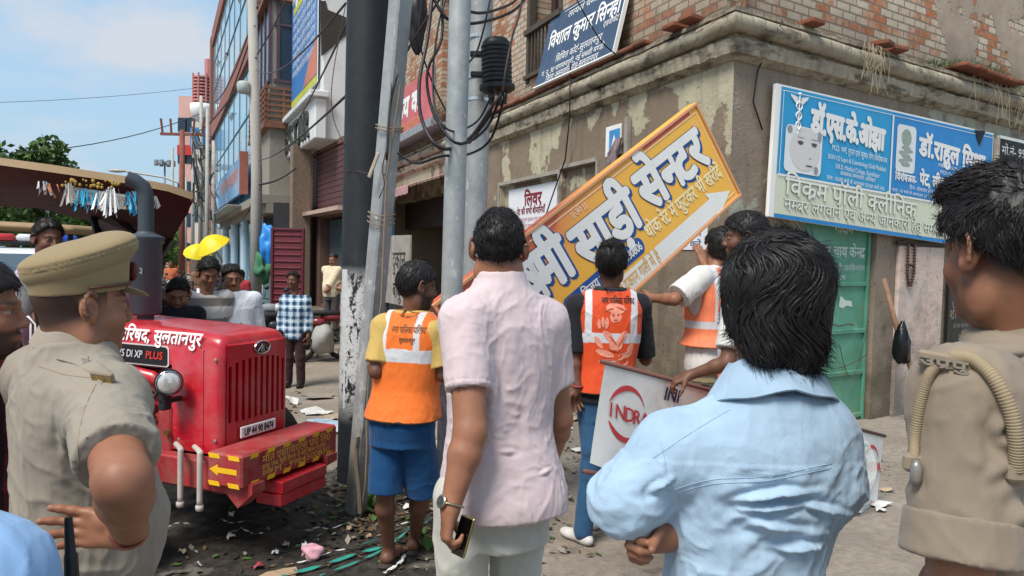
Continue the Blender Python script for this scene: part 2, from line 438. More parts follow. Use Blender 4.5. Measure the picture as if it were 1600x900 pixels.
def holed(mb, x0, x1, z0, z1, holes, y=0.0):
    """wall face at local y with recesses: holes = (x0,x1,z0,z1,depth)"""
    bx = sorted({x0, x1} | {h[0] for h in holes} | {h[1] for h in holes}); bz = sorted({z0, z1} | {h[2] for h in holes} | {h[3] for h in holes})
    def hole(cx, cz):
        for h in holes:
            if h[0] < cx < h[1] and h[2] < cz < h[3]: return h
    for i in range(len(bx)-1):
        for j in range(len(bz)-1):
            h = hole((bx[i]+bx[i+1])/2, (bz[j]+bz[j+1])/2); yy = y if h is None else y-h[4]
            mb.quad((bx[i], yy, bz[j]), (bx[i+1], yy, bz[j]), (bx[i+1], yy, bz[j+1]), (bx[i], yy, bz[j+1]))
    for a, b, c, d, dp in holes:
        mb.quad((a, y, c), (a, y-dp, c), (a, y-dp, d), (a, y, d)); mb.quad((b, y, c), (b, y-dp, c), (b, y-dp, d), (b, y, d))
        mb.quad((a, y, d), (b, y, d), (b, y-dp, d), (a, y-dp, d)); mb.quad((a, y, c), (b, y, c), (b, y-dp, c), (a, y-dp, c))
def inframe(mb, M):
    mb.v = [M @ q for q in mb.v]; return mb
old = thing('corner_building', 'old two storey corner building of bare brick above stained brown plaster with a heavy cornice', 'building', C)
LEN_L, LEN_R = 12.7, 12.0
mb = MB(); holed(mb, 0, LEN_L, -.5, 3.72, [(2.55, 3.5, .9, 2.98, .07), (3.6, 5.7, .9, 2.93, .09), (8.35, 12.5, -.2, 3.05, 2.2)])
wallL = inframe(mb, ML).build('street_wall', plaster('plaster_brown', '#7b6d5e', '#b9b198', 1, amt=(.575, .595), zup=.10), old, ML)
mb = MB(); holed(mb, -LEN_R, 0, -.1, 3.72, [(-2.48, -1.15, -.05, 2.5, .14)])
wallR = inframe(mb, MR).build('side_wall', plaster('plaster_pale', '#85786a', '#a8a797', 4, amt=(.53, .56)), old, MR)
mb = MB(); mb.quad(wl(LEN_L, 0, -.1), wl(LEN_L, -4, -.1), wl(LEN_L, -4, 12), wl(LEN_L, 0, 12)); mb.quad(wr(LEN_R, 0, -.1), wr(LEN_R, -4, -.1), wr(LEN_R, -4, 12), wr(LEN_R, 0, 12))
mb.build('end_wall', plaster('plaster_end', '#84786a', '#a69c8c', 9), old)
mb = MB(); holed(mb, -.06, LEN_L, 3.95, 11, [(3.75, 4.85, 4.5, 6.8, .5), (8.0, 9.2, 5.0, 7.2, .5)], y=-.06)
bL = inframe(mb, ML).build('brick_wall', brick('brick_street', ('#a0664d', '#bb8667'), '#7d7264', '#bdb29f', .84), old, ML)
mb = MB(); holed(mb, -LEN_R, .06, 3.95, 11, [], y=-.06)
bR = inframe(mb, MR).build('brick_wall', brick('brick_side', ('#b5714f', '#cb9a78'), '#84796a', '#d2cab6', .80, plast=.385), old, MR)
mb = MB(); mb.quad(wl(0, -.06, 10.9), wl(LEN_L, -.06, 10.9), wl(LEN_L, -5, 10.9), wr(LEN_R, -.06, 10.9)); mb.build('roof', M_('roofgrey', '#6d665c'), old)
# cornice: profile swept along both walls, mitred at the corner
prof = [(0, 3.66), (.02, 3.66), (.07, 3.70), (.10, 3.71), (.115, 3.84), (.06, 3.86), (.06, 3.885)] + [(.10+.085*math.cos(math.radians(q)), 3.965+.085*math.sin(math.radians(q))) for q in range(-80, 91, 17)] + [(.13, 4.055), (.145, 4.06), (.14, 4.10), (.04, 4.13), (-.06, 4.15)]
def cornice(mb, prof):
    mit = (NL+NR)/(1+NL.dot(NR)); path = [(C+LD*(LEN_L-.032*i), NL) for i in range(int(LEN_L/.032))] + [(C, mit)] + [(C+RD*(.032*(i+1)), NR) for i in range(int(LEN_R/.032))]
    n = len(prof); vs = []; rnd = random.Random(5); br = [(rnd.gauss(0, .006), rnd.gauss(0, .003), rnd.random()) for _ in range(400)]
    for i, (p, nn) in enumerate(path):
        b1, b2, g_ = br[i//4]; jt = .014 if i % 4 == 0 else 0; lw = .008*nz2(i*.11, 3)
        for (o, z) in prof:
            low = .05 < o and z < 3.85; roll = .05 < o and 3.87 < z < 4.056
            vs.append(p + nn*(o+((b1-jt) if low else lw-.5*jt*(g_ > .5) if roll else b1 if o > .03 else 0)) + V((0, 0, z+(b2 if low else lw if roll else 0))))
    return mb.add(vs, [(i*n+k, i*n+k+1, (i+1)*n+k+1, (i+1)*n+k) for i in range(len(path)-1) for k in range(n-1)])
kc = NT('cornice_lime'); cc = kc.ramp(kc.noise(3, 8, .65), [(.3, srgb('#8d8374')), (.55, srgb('#a69d8a')), (.75, srgb('#b5ad9c'))])
zc = kc.xyz()[2]; dk = kc.noise(2.6, 8, .65, kc.mapv((1, 1, 3)))
cc = kc.mix(kc.ramp(dk, [(.50, 0), (.63, .8)]), cc, srgb('#4d463c'))
cc = kc.mix(kc.ramp(kc.math('ADD', kc.math('MULTIPLY', zc, .2), kc.math('MULTIPLY', kc.noise(7, 5), .03)), [(.826, 0), (.838, .75)]), cc, srgb('#56483c'))
kc.bump(kc.noise(24, 7, .7), .7, .02)
# the brick ends show as a regular beat under the flaking lime
cs = kc.noise(4, 2); wv = kc.n('ShaderNodeTexWave'); wv.inputs['Scale'].default_value = 2.2; wv.inputs['Distortion'].default_value = .6; kc.l(kc.tc, wv.inputs['Vector'])
kc.bump(kc.ramp(wv.outputs['Fac'], [(.05, 0), (.18, 1)]), .5, .02)
mcor = kc.set(cc, .95, 0, .1)
o = cornice(MB(), prof).build('cornice', mcor, old, smooth=True, auto=40)
rnd = random.Random(11); BRW = mat('brick_red_worn', '#84503c', .95, .35, 9, .6, 30, dirt='#4d443b', dirtamt=.8)
for t, sd in ((.45, 'L'), (.72, 'L'), (.9, 'R'), (2.15, 'R'), (2.4, 'R')):
    p = (wl if sd == 'L' else wr)(t, .17, 4.135+rnd.uniform(-.01, .02)); d = LD if sd == 'L' else RD; nn = NL if sd == 'L' else NR
    MB().bbox((0, 0, 0), (.20, .19, .055), frame(p, d, nn, (0, 0, 1)) @ Matrix.Rotation(rnd.uniform(-.3, .3), 4, 'Z') @ Matrix.Rotation(rnd.uniform(-.12, .12), 4, 'X'), .012).build('loose_brick', BRW, old)
M0 = frame(wr(4.5, .16, 4.17), RD, NR, (0, 0, 1)); mb = MB()
for i in range(7): mb.bbox(((i-3)*.22, rnd.uniform(-.02, .02), rnd.uniform(-.01, .01)), (.22, .26, .05), M0, .012)
mb.build('brick_ledge', BRW, old); mb = MB()
for i in range(26): mb.bbox((0, 0, 0), (.22, .16, .05), frame(wl(1.4+i*.22, .11, 4.14+rnd.uniform(-.008, .012)), LD, NL, (0, 0, 1)), .012)
mb.build('brick_ledge', BRW, old)
# the window with its old timber rail
mb = MB(); Mw = frame(wl(4.3, -.06, 0), LD, NL, (0, 0, 1))
for i in range(9): mb.box((-.5+i*.125, .02, 4.86), (.03, .03, .66), Mw)
mb.box((0, .03, 5.21), (1.2, .08, .08), Mw); mb.box((0, .03, 4.53), (1.2, .06, .06), Mw)
for sx in (-.54, .54): mb.box((sx, -.03, 5.6), (.10, .10, 2.3), Mw)
win = mb.build('window_railing', mat('old_timber', '#4f463d', .9, .3, 12, .5, 60), old)
mb = MB(); mb.box((0, -.38, 5.6), (1.05, .04, 2.2), Mw); mb.box((.2, -.3, 5.9), (.06, .1, 1.8), Mw); mb.box((-.25, -.3, 5.9), (.06, .1, 1.8), Mw)
mb.build('window_shutter', mat('shutter_dark', '#3a2a26', .85), old)
# pale pillar strip & dark plaque on the side wall
mb = MB(); mb.bbox((0, 0, 0), (1.0, .05, 2.0), frame(wr(3.38, .02, 1.0), RD, NR, (0, 0, 1)), .01); 
mb.build('pale_pillar', plaster('plaster_pink', '#c3aea2', '#cfbdb2', 6, '#9a8c80', (.45, .55)), old)
mb = MB(); mb.tube([wr(s, .05, 2.04+.02*math.sin(s*17)) for s in (2.8, 3.0, 3.2, 3.5, 3.9, 4.2)], .022, 6); mb.build('broken_edge', M_('crack_dark', '#3b2f28', bump=.6), old)
def painted_board(name, label, cat, p00, p10, p11, p01, thick, face, edge, rim=None, parent=None):
    """flat sign from four world corners (bottom-left, bottom-right, top-right, top-left as read)"""
    p00, p10, p11, p01 = map(V, (p00, p10, p11, p01)); xd = (p10-p00).normalized(); n = xd.cross(p01-p00).normalized()
    loc = (p00+p10)/2; t = thing(name, label, cat, loc)
    mb = MB(); q = [p00, p10, p11, p01]; b = [a-n*thick for a in q]; mb.mi = 0; mb.quad(*q); mb.mi = 1
    for i in range(4): mb.quad(q[i], b[i], b[(i+1) % 4], q[(i+1) % 4])
    mb.quad(*b[::-1]); mb.build('board', [face, edge], t)
    def at(u, v): return (p00*(1-u)+p10*u)*(1-v) + (p01*(1-u)+p11*u)*v
    return t, at, xd, n
WHITE = M_('paint_white', '#e9e9e6', .6, .06, 4, .05); BLACK = M_('paint_black', '#141414', .55, .1, 6, .1); GREYM = M_('steel_grey', '#8a8c8c', .5, .15, 8, .15, metal=.6)
def words(parent, name, items, m, M=None):
    mb = MB()
    for a in items: lettering(mb, *a[0], **a[1])
    return mb.build(name, m, parent, fixn=False)
def W(s, at, xd, n, u, v, h, **k):
    """one line of words on a board: u,v = left end of the base line, h = letter size"""
    o = at(u, v); up = n.cross(xd).normalized(); k.setdefault('z0', .003); return ((s, o, xd, up, h), dict(k, nd=n))
# ---- dark blue lawyer's board standing on the cornice
face = mat('board_navy', '#3a4e68', .6, .12, 3, .06, dirt='#55657a', dirtamt=.3)
a, b_ = wl(4.02, .20, 4.19), wl(1.86, .20, 4.16); up = V((0, 0, 1.02)) - NL*.23
t, at, xd, n = painted_board('advocate_signboard', 'dark slate blue board with white Hindi lettering leaning on the cornice ledge', 'signboard', a, b_, b_+up, a+up, .03, face, WHITE)
h = .2
words(t, 'lettering', [W('विशाल कुमार सिन्हा', at, xd, n, .07, .50, .30, width=1.92, bold=.006), W('लायर्स चेम्बर नं सि', at, xd, n, .28, .83, .13, width=1.30), W('एडवोकेट', at, xd, n, .80, .40, .11, width=.36),
   W('सिविल कोर्ट-सुलतानपुर', at, xd, n, .24, .245, .14, width=1.25), W('ग. न. 30 चाणक्यपुरी, नई सब्जी मण्डी', at, xd, n, .07, .12, .11, width=1.72), W('जिला अस्पताल रोड-सुलतानपुर', at, xd, n, .15, .02, .12, width=1.45)], WHITE)
mb = MB(); mb.box((1.22, .99, .006), (1.5, .008, .004), frame(a, xd, n.cross(xd), n)); mb.build('underline', WHITE, t)
mb = MB(); M0 = frame(a, xd, n.cross(xd).normalized(), n)
mb.box((2.17, .5, .0), (.02, 1.04, .05), M0); mb.box((1.08, -.012, .0), (2.18, .018, .05), M0); mb.build('frame', WHITE, t)
# ---- blue clinic banner on the side wall
CY = mat('banner_cyan', '#2299cc', .45, .07, 1.5, .05, 14); PALE = mat('banner_pale', '#d3d6be', .5, .06, 2, .05, 14); AZ = mat('banner_azure', '#1b82c6', .45, .06, 1.5, .05)
p00, p10, p11, p01 = wr(.45, .10, 2.215), wr(4.85, .10, 2.00), wr(4.85, .10, 3.50), wr(.50, .10, 3.50)
t, at0, xd, n = painted_board('clinic_banner', 'large cyan clinic banner with a face portrait above the green door', 'banner', p00, p10, p11, p01, .04, WHITE, WHITE)
def at(u, v): return at0(u*.935 if u < .495 else .463+(u-.495)*1.063, v)
def sheet(u0, v0, u1, v1, z, m, name, tt=None, rows=None):
    mb = MB(); mb.gridf(lambda u, v: at(u0+(u1-u0)*u, v0+(v1-v0)*v) + n*(z+.0025*math.sin(u*23+v*9)*0), 12, 4); return mb.build(name, m, tt or t)
sheet(.018, .33, .995, .985, .004, CY, 'upper_panel'); sheet(.018, .03, .995, .32, .004, PALE, 'lower_panel'); sheet(.018, 0, .995, .028, .005, AZ, 'bottom_band')
sheet(.50, .335, .99, .98, .008, AZ, 'right_panel')
mb = MB()
for (u0, v0, u1, v1) in ((.02, .955, .99, .96), (.492, .33, .499, .96), (.02, .318, .99, .332), (.024, .33, .026, .96)): mb.quad(at(u0, v0)+n*.012, at(u1, v0)+n*.012, at(u1, v1)+n*.012, at(u0, v1)+n*.012)
mb.build('panel_lines', WHITE, t)
def rrect(u0, v0, u1, v1, r, z, nseg=5):
    L1 = (p10-p00).length; L2 = (p01-p00).length; pts = []
    for cx, cy, a0 in ((u1-r/L1, v1-r/L2, 0), (u0+r/L1, v1-r/L2, 90), (u0+r/L1, v0+r/L2, 180), (u1-r/L1, v0+r/L2, 270)):
        for i in range(nseg+1):
            th = math.radians(a0+90*i/nseg); pts.append(at(cx+r/L1*math.cos(th), cy+r/L2*math.sin(th)) + n*z)
    return pts
mb = MB(); q = rrect(.04, .36, .185, .715, .06, .012); mb.add(q, [tuple(range(len(q)))]); mb.build('picture_ground', M_('picture_white', '#dfe3e2', .5, .05), t); mb = MB(); q = rrect(.515, .52, .60, .90, .05, .012); mb.add(q, [tuple(range(len(q)))])
mb.build('picture_ground', M_('picture_white', '#dfe3e2', .5, .05), t)
# the portrait: pale face, brows, eyes, nose, mouth, dark hair down one side
def disc(mb, u, v, ru, rv, z, a0=0, a1=360, nseg=18):
    pts = [at(u+ru*math.cos(math.radians(a0+(a1-a0)*i/nseg)), v+rv*math.sin(math.radians(a0+(a1-a0)*i/nseg))) + n*z for i in range(nseg+(a1-a0 < 360))]
    mb.add(pts, [tuple(range(len(pts)))]); return mb
disc(MB(), .118, .545, .060, .165, .014).build('portrait_face', M_('portrait_skin', '#d3cfcb', .5, .04), t)
mb = MB(); disc(mb, .055, .68, .010, .028, .016, nseg=10); disc(mb, .172, .66, .008, .04, .0163, nseg=10); disc(mb, .165, .40, .008, .03, .016); mb.build('portrait_hair', M_('print_grey2', '#8f9296', .5, .1), t)
mb = MB()
for u in (.098, .152): disc(mb, u, .588, .0095, .012, .016); disc(mb, u, .628, .016, .005, .0165, 10, 170); disc(mb, u, .59, .015, .016, .0155, 20, 160)
disc(mb, .139, .485, .006, .005, .016, 180, 360); disc(mb, .136, .425, .014, .006, .016); mb.build('portrait_features', M_('print_dark', '#4a4a50', .5, .1), t)
mb = MB(); disc(mb, .557, .80, .022, .07, .014)
for i in range(7): disc(mb, .557+.013*math.sin(i*2.1), .72-.022*i, .020, .016, .0145+.0003*i)
mb.build('organ_picture', mat('organ_print', '#9aa79c', .5, .4, 40, .0), t)
mb = MB()
for sgn in (1, -1):                        # winged staff with two snakes
    pts = [at(.085+sgn*.012*math.sin(i*.62)*(1-i*.02), .90-.0145*i)+n*.014 for i in range(16)]; mb.tube(pts, .007, 5)
    for k in range(4): mb.add([at(.085, .925-.012*k)+n*(.013+k*.0002), at(.085+sgn*(.036-.006*k), .945-.014*k)+n*(.013+k*.0002), at(.085+sgn*(.030-.006*k), .915-.014*k)+n*(.013+k*.0002)], [(0, 1, 2)])
mb.tube([at(.085, .95)+n*.014, at(.085, .65)+n*.014], .006, 6); mb.ell(at(.085, .955)+n*.014, .016); mb.build('staff_emblem', WHITE, t)
words(t, 'lettering', [W('डॉ.एस.के.ओझा', at, xd, n, .135, .695, .34, width=1.31, bold=.017, z0=.014), W('M.D. चर्म, गुप्त एवं कुष्ठ रोग विशेषज्ञ', at, xd, n, .225, .585, .085, width=1.02, z0=.014),
   W('SKIN V.D Lepro & Cosmetology (Gold Medalist)', at, xd, n, .21, .515, .07, width=1.07, z0=.014), W('B.R.D. Medical College, Gorakhpur', at, xd, n, .245, .45, .07, width=0.81, z0=.014),
   W('अवकाश-मंगलवार, शनिवार', at, xd, n, .265, .405, .06, width=0.65, z0=.014), W('प्रातः 10:00 बजे से अपराह्न 03:00 बजे तक', at, xd, n, .21, .355, .06, width=1.06, z0=.014),
   W('डॉ.राहुल मिश्रा', at, xd, n, .615, .69, .30, width=1.55, bold=.014, z0=.014), W('MBBS, M.S.(Plast.) FMAS (Mumbai)', at, xd, n, .71, .625, .06, width=1.1, z0=.014), W('MCh (Gastro) AIIMS, New Delhi', at, xd, n, .72, .57, .06, width=1.05, z0=.014),
   W('विशेषज्ञ-', at, xd, n, .515, .45, .13, width=.45, bold=.004, z0=.014), W('पेट, लीवर, आंत', at, xd, n, .625, .45, .20, width=1.0, bold=.009, z0=.014), W('दिन- सोमवार से शुक्रवार', at, xd, n, .58, .395, .06, width=.7, z0=.014), W('प्रातः 10 बजे से अपराह्न 12 बजे तक, सायं 4 से 6', at, xd, n, .505, .355, .05, width=1.3, z0=.014)], WHITE)
g1 = M_('print_grey', '#a3a89f', .5, .05)
words(t, 'outline_lettering', [W('विक्रम पॉली क्लीनिक', at, xd, n, .05, .185, .26, width=2.4, bold=.008, z0=.010), W('नम्बर लगवाने एवं अन्य जानकारी हेतु सम्पर्क करें-', at, xd, n, .05, .07, .17, width=3.4, bold=.004, z0=.010)], g1)
words(t, 'inner_lettering', [W('विक्रम पॉली क्लीनिक', at, xd, n, .05, .185, .26, width=2.4, bold=.003, z0=.014), W('नम्बर लगवाने एवं अन्य जानकारी हेतु सम्पर्क करें-', at, xd, n, .05, .07, .17, width=3.4, bold=.001, z0=.014)], M_('print_cream', '#e4e6d6', .5, .05))
# torn corner near the top right
mb = MB(); q = [at(.885, .99)+n*.016, at(.93, .99)+n*.05, at(.915, .86)+n*.018]; mb.add(q, [(0, 1, 2)]); mb.build('torn_flap', M_('print_dark2', '#1c222a', .6), t)
# wooden batten and black board next to it
mb = MB(); mb.box((0, 0, 0), (.05, .05, 1.35), frame(wr(4.95, .10, 2.78), RD, NR, (0, 0, 1))); o = mb.build('timber_batten', M_('timber_pale', '#b7a999', .8, .3, 14, .4)); tag(o, 'pale timber batten standing between the cyan clinic banner and the black board', 'batten')
t, at, xd, n = painted_board('black_signboard', 'black board with white lettering beside the cyan clinic banner', 'signboard', wr(5.03, .09, 2.2), wr(7.5, .09, 2.2), wr(7.5, .09, 3.5), wr(5.03, .09, 3.5), .03, BLACK, WHITE)
words(t, 'lettering', [W('मो.नं- 9598949585', at, xd, n, .03, .82, .16, width=1.5), W('राज', at, xd, n, .16, .42, .5, bold=.016), W('क्लीनिक', at, xd, n, .1, .15, .3)], WHITE)
mb = MB(); p00, p10, p11, p01 = wr(5.03, .09, 2.2), wr(7.5, .09, 2.2), wr(7.5, .09, 3.5), wr(5.03, .09, 3.5)
mb.quad(at(.0, .97)+n*.004, at(1, .97)+n*.004, at(1, 1)+n*.004, at(0, 1)+n*.004); disc(mb, .07, .55, .05, .12, .004); mb.build('white_marks', WHITE, t)
t, at, xd, n = painted_board('stone_plaque', 'dark stone plaque with faint carved Hindi lines low on the wall', 'plaque', wr(4.0, .06, .62), wr(5.3, .06, .62), wr(5.3, .06, 1.62), wr(4.0, .06, 1.62), .04, M_('plaque_black', '#23211f', .4, .2), M_('plaque_black', '#23211f'))
words(t, 'lettering', [W('श्रीमती', at, xd, n, .25, .87, .07), W('महाविद्यालय', at, xd, n, .12, .76, .09), W('सुलतानपुर उत्तर प्रदेश', at, xd, n, .05, .66, .08), W('श्रीमती वनिता बाल', at, xd, n, .02, .50, .17, width=1.2), W('के कर कमलों द्वारा', at, xd, n, .1, .38, .08), W('श्री राम', at, xd, n, .2, .2, .16)], M_('carved', '#8f877a', .7, .1))
# ---- green steel door, wire, stick, black bag, bead string
GRN = NT('door_green'); cg = GRN.ramp(GRN.noise(3, 7, .6), [(.3, srgb('#4f8a72')), (.55, srgb('#5f9a82')), (.75, srgb('#86b09a'))])
cg = GRN.mix(GRN.ramp(GRN.math('ADD', GRN.noise(5, 8, .7), GRN.math('MULTIPLY', GRN.xyz()[2], -.09)), [(.44, 0), (.62, .8)]), cg, srgb('#7b7a52')); GRN.bump(GRN.noise(30, 4), .15, .01); GRN = GRN.set(cg, .55, 0, .4)
MD = frame(wr(1.82, -.10, 0), RD, NR, (0, 0, 1))
dr = thing('warehouse_door', 'green painted steel double door with white Hindi lettering under the clinic banner', 'door', wr(1.82, -.1, 0))
mb = MB(); mb.box((0, 0, 1.22), (1.28, .04, 2.46), MD); 
for z in (.06, .55, 1.02, 1.55, 2.42): mb.bbox((0, .032, z), (1.26, .03, .05), MD, .006)
for x in (-.61, .61): mb.bbox((x, .034, 1.22), (.045, .034, 2.44), MD, .006)
mb.build('door_leaf', GRN, dr)
mb = MB(); mb.tube([MD @ V((.02+.03*math.sin(i*1.1), .07, 1.10+.012*math.sin(i*2)+.0*i)) + RD*(i*.075-.35) for i in range(10)], .006, 5); mb.tube([MD @ V((.6-i*.06, .08, 1.15-.5*math.sin(i/9*math.pi)-.03*i)) for i in range(10)], .004, 5)
mb.tube([MD @ V((-.5+i*.09, .08, .75-.12*math.sin(i/12*math.pi))) for i in range(13)], .004, 5); mb.build('tie_wire', M_('wire_rust', '#4c3a30', .8), dr)
words(dr, 'lettering', [(('गोदाम', MD @ V((-.02, .022, 2.11)), RD, (0, 0, 1), .15), dict(width=.34, bold=.004, nd=NR)), (('भारत चाय केन्द्र', MD @ V((-.42, .022, 1.85)), RD, (0, 0, 1), .17), dict(width=.98, bold=.004, nd=NR)), (('गल्ला मण्डी, पारकिनगंज', MD @ V((-.28, .022, 1.70)), RD, (0, 0, 1), .09), dict(width=.85, nd=NR)), (('सुल0', MD @ V((.08, .022, 1.60)), RD, (0, 0, 1), .07), dict(nd=NR))], M_('paint_offwhite', '#c9d6cb', .7, .1))
mb = MB(); mb.add([MD @ V((x, .024, z)) for x, z in ((.10, 1.30), (.13, 1.42), (.22, 1.37), (.34, 1.36), (.36, 1.29), (.25, 1.31), (.18, 1.28))], [tuple(range(7))]); mb.build('peeled_patch', M_('paint_offwhite', '#c9d6cb'), dr)
mb = MB(); pts = [wr(2.44, .12, 1.62), wr(2.52, .24, 1.1), wr(2.63, .42, .5), wr(2.70, .6, .02)]; mb.tube(pts, [.026, .03, .03, .027], 8); o = mb.build('wooden_pole', mat('pole_wood', '#8a6a55', .85, .3, 20, .3), smooth=True); tag(o, 'bare wooden stick leaning on the wall beside the green door', 'stick')
mb = MB()
prof_ = [(0, .015), (.04, .035), (.12, .07), (.22, .09), (.34, .10), (.42, .085), (.46, .03)]
mb.lathe(wr(2.50, .32, 1.15), (.02, 0, -1), prof_, 14); rnd = random.Random(4)
mb.v = [q + V((rnd.uniform(-.014, .014), rnd.uniform(-.02, .02), rnd.uniform(-.015, .015))) for q in mb.v]
o = mb.build('plastic_bag', M_('poly_black', '#101114', .25, .2, 20, .5, 22), smooth=True, loc=wr(2.5, .32, .7)); tag(o, 'crumpled black plastic bag hanging from the leaning stick', 'bag')
mb = MB()
for sx, top in ((0, 2.0), (.14, 2.0)):
    for i in range(14): mb.ell(wr(3.0+sx+(.07-sx)*(max(0, i-9)/5)*.9, .075, top-.035*i), .02, 8, 6)
for i in range(4): mb.ell(wr(3.0+.035*i, .075, 1.78), .018, 8, 6)
o = mb.build('bead_garland', M_('beads_brown', '#4a2f26', .6), smooth=True); tag(o, 'brown dried bead garland hanging on the pale wall', 'garland')
# ---- posters and bits on the street wall
def poster(label, t0, t1, z0, z1, lines, base, ink, out=.0, name='poster', cat='poster', M=None):
    tt, at_, xd_, n_ = painted_board(name, label, cat, wl(t0, out, z0), wl(t1, out, z0), wl(t1, out, z1), wl(t0, out, z1), .006, base, base)
    mbs = [W(s, at_, xd_, n_, u, v, h_, **k) for s, u, v, h_, k in lines]; words(tt, 'lettering', mbs, ink); return tt, at_, xd_, n_
RED_I = M_('ink_maroon', '#7d2230', .6, .1); PAPER = M_('paper_white', '#d9dade', .7, .06, 6, .2, 10)
tt, at_, xd_, n_ = poster('white poster with maroon Hindi heading stuck in the wall recess', 5.5, 3.75, 1.9, 2.86, [('लिवर', .36, .70, .27, dict(width=.62, bold=.010)), ('पेट की सभी बीमारियाँ', .20, .56, .14, dict(width=1.02, bold=.003))], PAPER, RED_I, -.06)
words(tt, 'small_lettering', [W('का सम्पूर्ण इलाज एवं परामर्श', at_, xd_, n_, .22, .44-.10*i, .09, width=1.0) for i in range(4)], M_('ink_pink', '#b98490', .6, .05))
mb = MB()
for t in (5.74, 3.55, 2.5): mb.box((0, 0, 1.95), (.05, .035, 2.1), frame(wl(t, .01, 0), LD, NL, (0, 0, 1)))
mb.box((4.65, .01, 2.97), (2.2, .03, .05), ML); mb.box((3.02, .012, 3.02), (1.0, .03, .05), ML)
mb.build('recess_frame', M_('frame_worn', '#9b948a', .85, .3, 10, .3), old)
t2, at_, xd_, n_ = painted_board('house_number_plate', 'small white plate with a blue square high on the plaster wall', 'plate', wl(2.30, .02, 3.02), wl(1.95, .02, 3.02), wl(1.95, .02, 3.38), wl(2.30, .02, 3.38), .015, WHITE, WHITE)
mb = MB(); mb.quad(*[at_(u, v)+n_*.004 for u, v in ((.25, .15), (.95, .15), (.95, .85), (.25, .85))]); mb.build('blue_square', M_('plate_blue', '#3f8fca', .5), t2)
mb = MB(); mb.add([at_(.4, .25)+n_*.008, at_(.8, .25)+n_*.008, at_(.6, .7)+n_*.008], [(0, 1, 2)]); mb.build('mark', WHITE, t2)
mb = MB(); mb.box((0, 0, 0), (.07, .05, .95), frame(wl(1.78, .03, 2.95), LD, NL, (0, 0, 1)) @ Matrix.Rotation(.03, 4, 'Y')); o = mb.build('wall_batten', M_('frame_worn', '#9b948a')); tag(o, 'weathered pale batten nailed upright beside the small blue square plate', 'batten')
mb = MB(); rnd = random.Random(2)
for i in range(14):
    a = rnd.uniform(-.1, .1); mb.tube([wl(1.95+rnd.uniform(-.05, .05), .05, 3.2), wl(2.02+a, .10, 2.95+rnd.uniform(-.1, .1)), wl(2.1+a*1.4, .07, 2.6+rnd.uniform(-.1, .05))], rnd.choice([.008, .012, .02]), 5)
o = mb.build('torn_cloth_strips', M_('rag_grey', '#87777a', .9, .3, 15)); tag(o, 'torn dusty cloth strips hanging from the wall batten', 'rag')
t3, at_, xd_, n_ = poster('small blue and white notice pasted under the raised orange sign', 1.05, .30, 1.88, 2.12, [('नोटिस सूचना कार्यालय', .08, .55, .10, dict(width=.6)), ('सम्पर्क करें', .08, .12, .09, dict(width=.6))], PAPER, M_('ink_blue', '#23407c', .6), .01, 'notice', 'notice')
# black cable drooping down the walls
def cable(name, label, pts, r=.009, m=None, grp=None):
    o = MB().tube(pts, r, 6).build(name, m or M_('cable_black', '#15151a', .5), smooth=True); return tag(o, label, 'cable', grp)
def sag(a, b, d, n=14):
    a, b = V(a), V(b); return [a.lerp(b, i/n) - V((0, 0, d*4*(i/n)*(1-i/n))) for i in range(n+1)]
cable('wall_cable', 'thin black cable hanging from the cornice across the maroon lettered poster', [wl(2.95, .2, 4.3), wl(3.0, .16, 3.6), wl(3.25, .08, 3.1), wl(3.7, .05, 2.6), wl(4.0, .05, 2.2)], .010)
cable('wall_cable', 'short black cable looped on the corner plaster beside the clinic banner', [wr(.42, .2, 4.05), wr(.40, .05, 3.8), wr(.30, .03, 3.6), wr(.25, .03, 3.3), wr(.40, .03, 3.05)], .008)
# weeds on the ledge
mb = MB(); rnd = random.Random(8)
for i in range(900):
    s = rnd.gauss(4.6, .7); b0 = wr(s, rnd.uniform(.0, .15), 4.16); L_ = rnd.uniform(.05, .26)*math.exp(-((s-4.5)/1.1)**2); d = V((rnd.gauss(0, .5), rnd.gauss(0, .5), 1)); q = RD*rnd.uniform(.004, .012)
    mb.add([b0-q, b0+q, b0+d*L_], [(0, 1, 2)])
o = mb.build('ledge_grass', mat('weed_green', '#5a6b3a', .9, .4, 9, 0), fixn=False); tag(o, 'dry green weeds growing along the brick ledge', 'weeds', kind='stuff')
mb = MB()
for i in range(60):
    s = rnd.choice([1.9, 2.0, 4.2, 4.6, 4.9, 5.3, 6.0])+rnd.gauss(0, .08); b0 = wr(s, .2, 4.1); 
    mb.tube([b0, b0+V((rnd.gauss(0, .04), -.03, -.15)), b0+V((rnd.gauss(0, .08), -.02, -rnd.uniform(.2, .55)))], .0025, 4)
o = mb.build('dry_roots', M_('root_dry', '#a99b80', .9)); tag(o, 'thin dry roots hanging below the cornice', 'roots', kind='stuff')
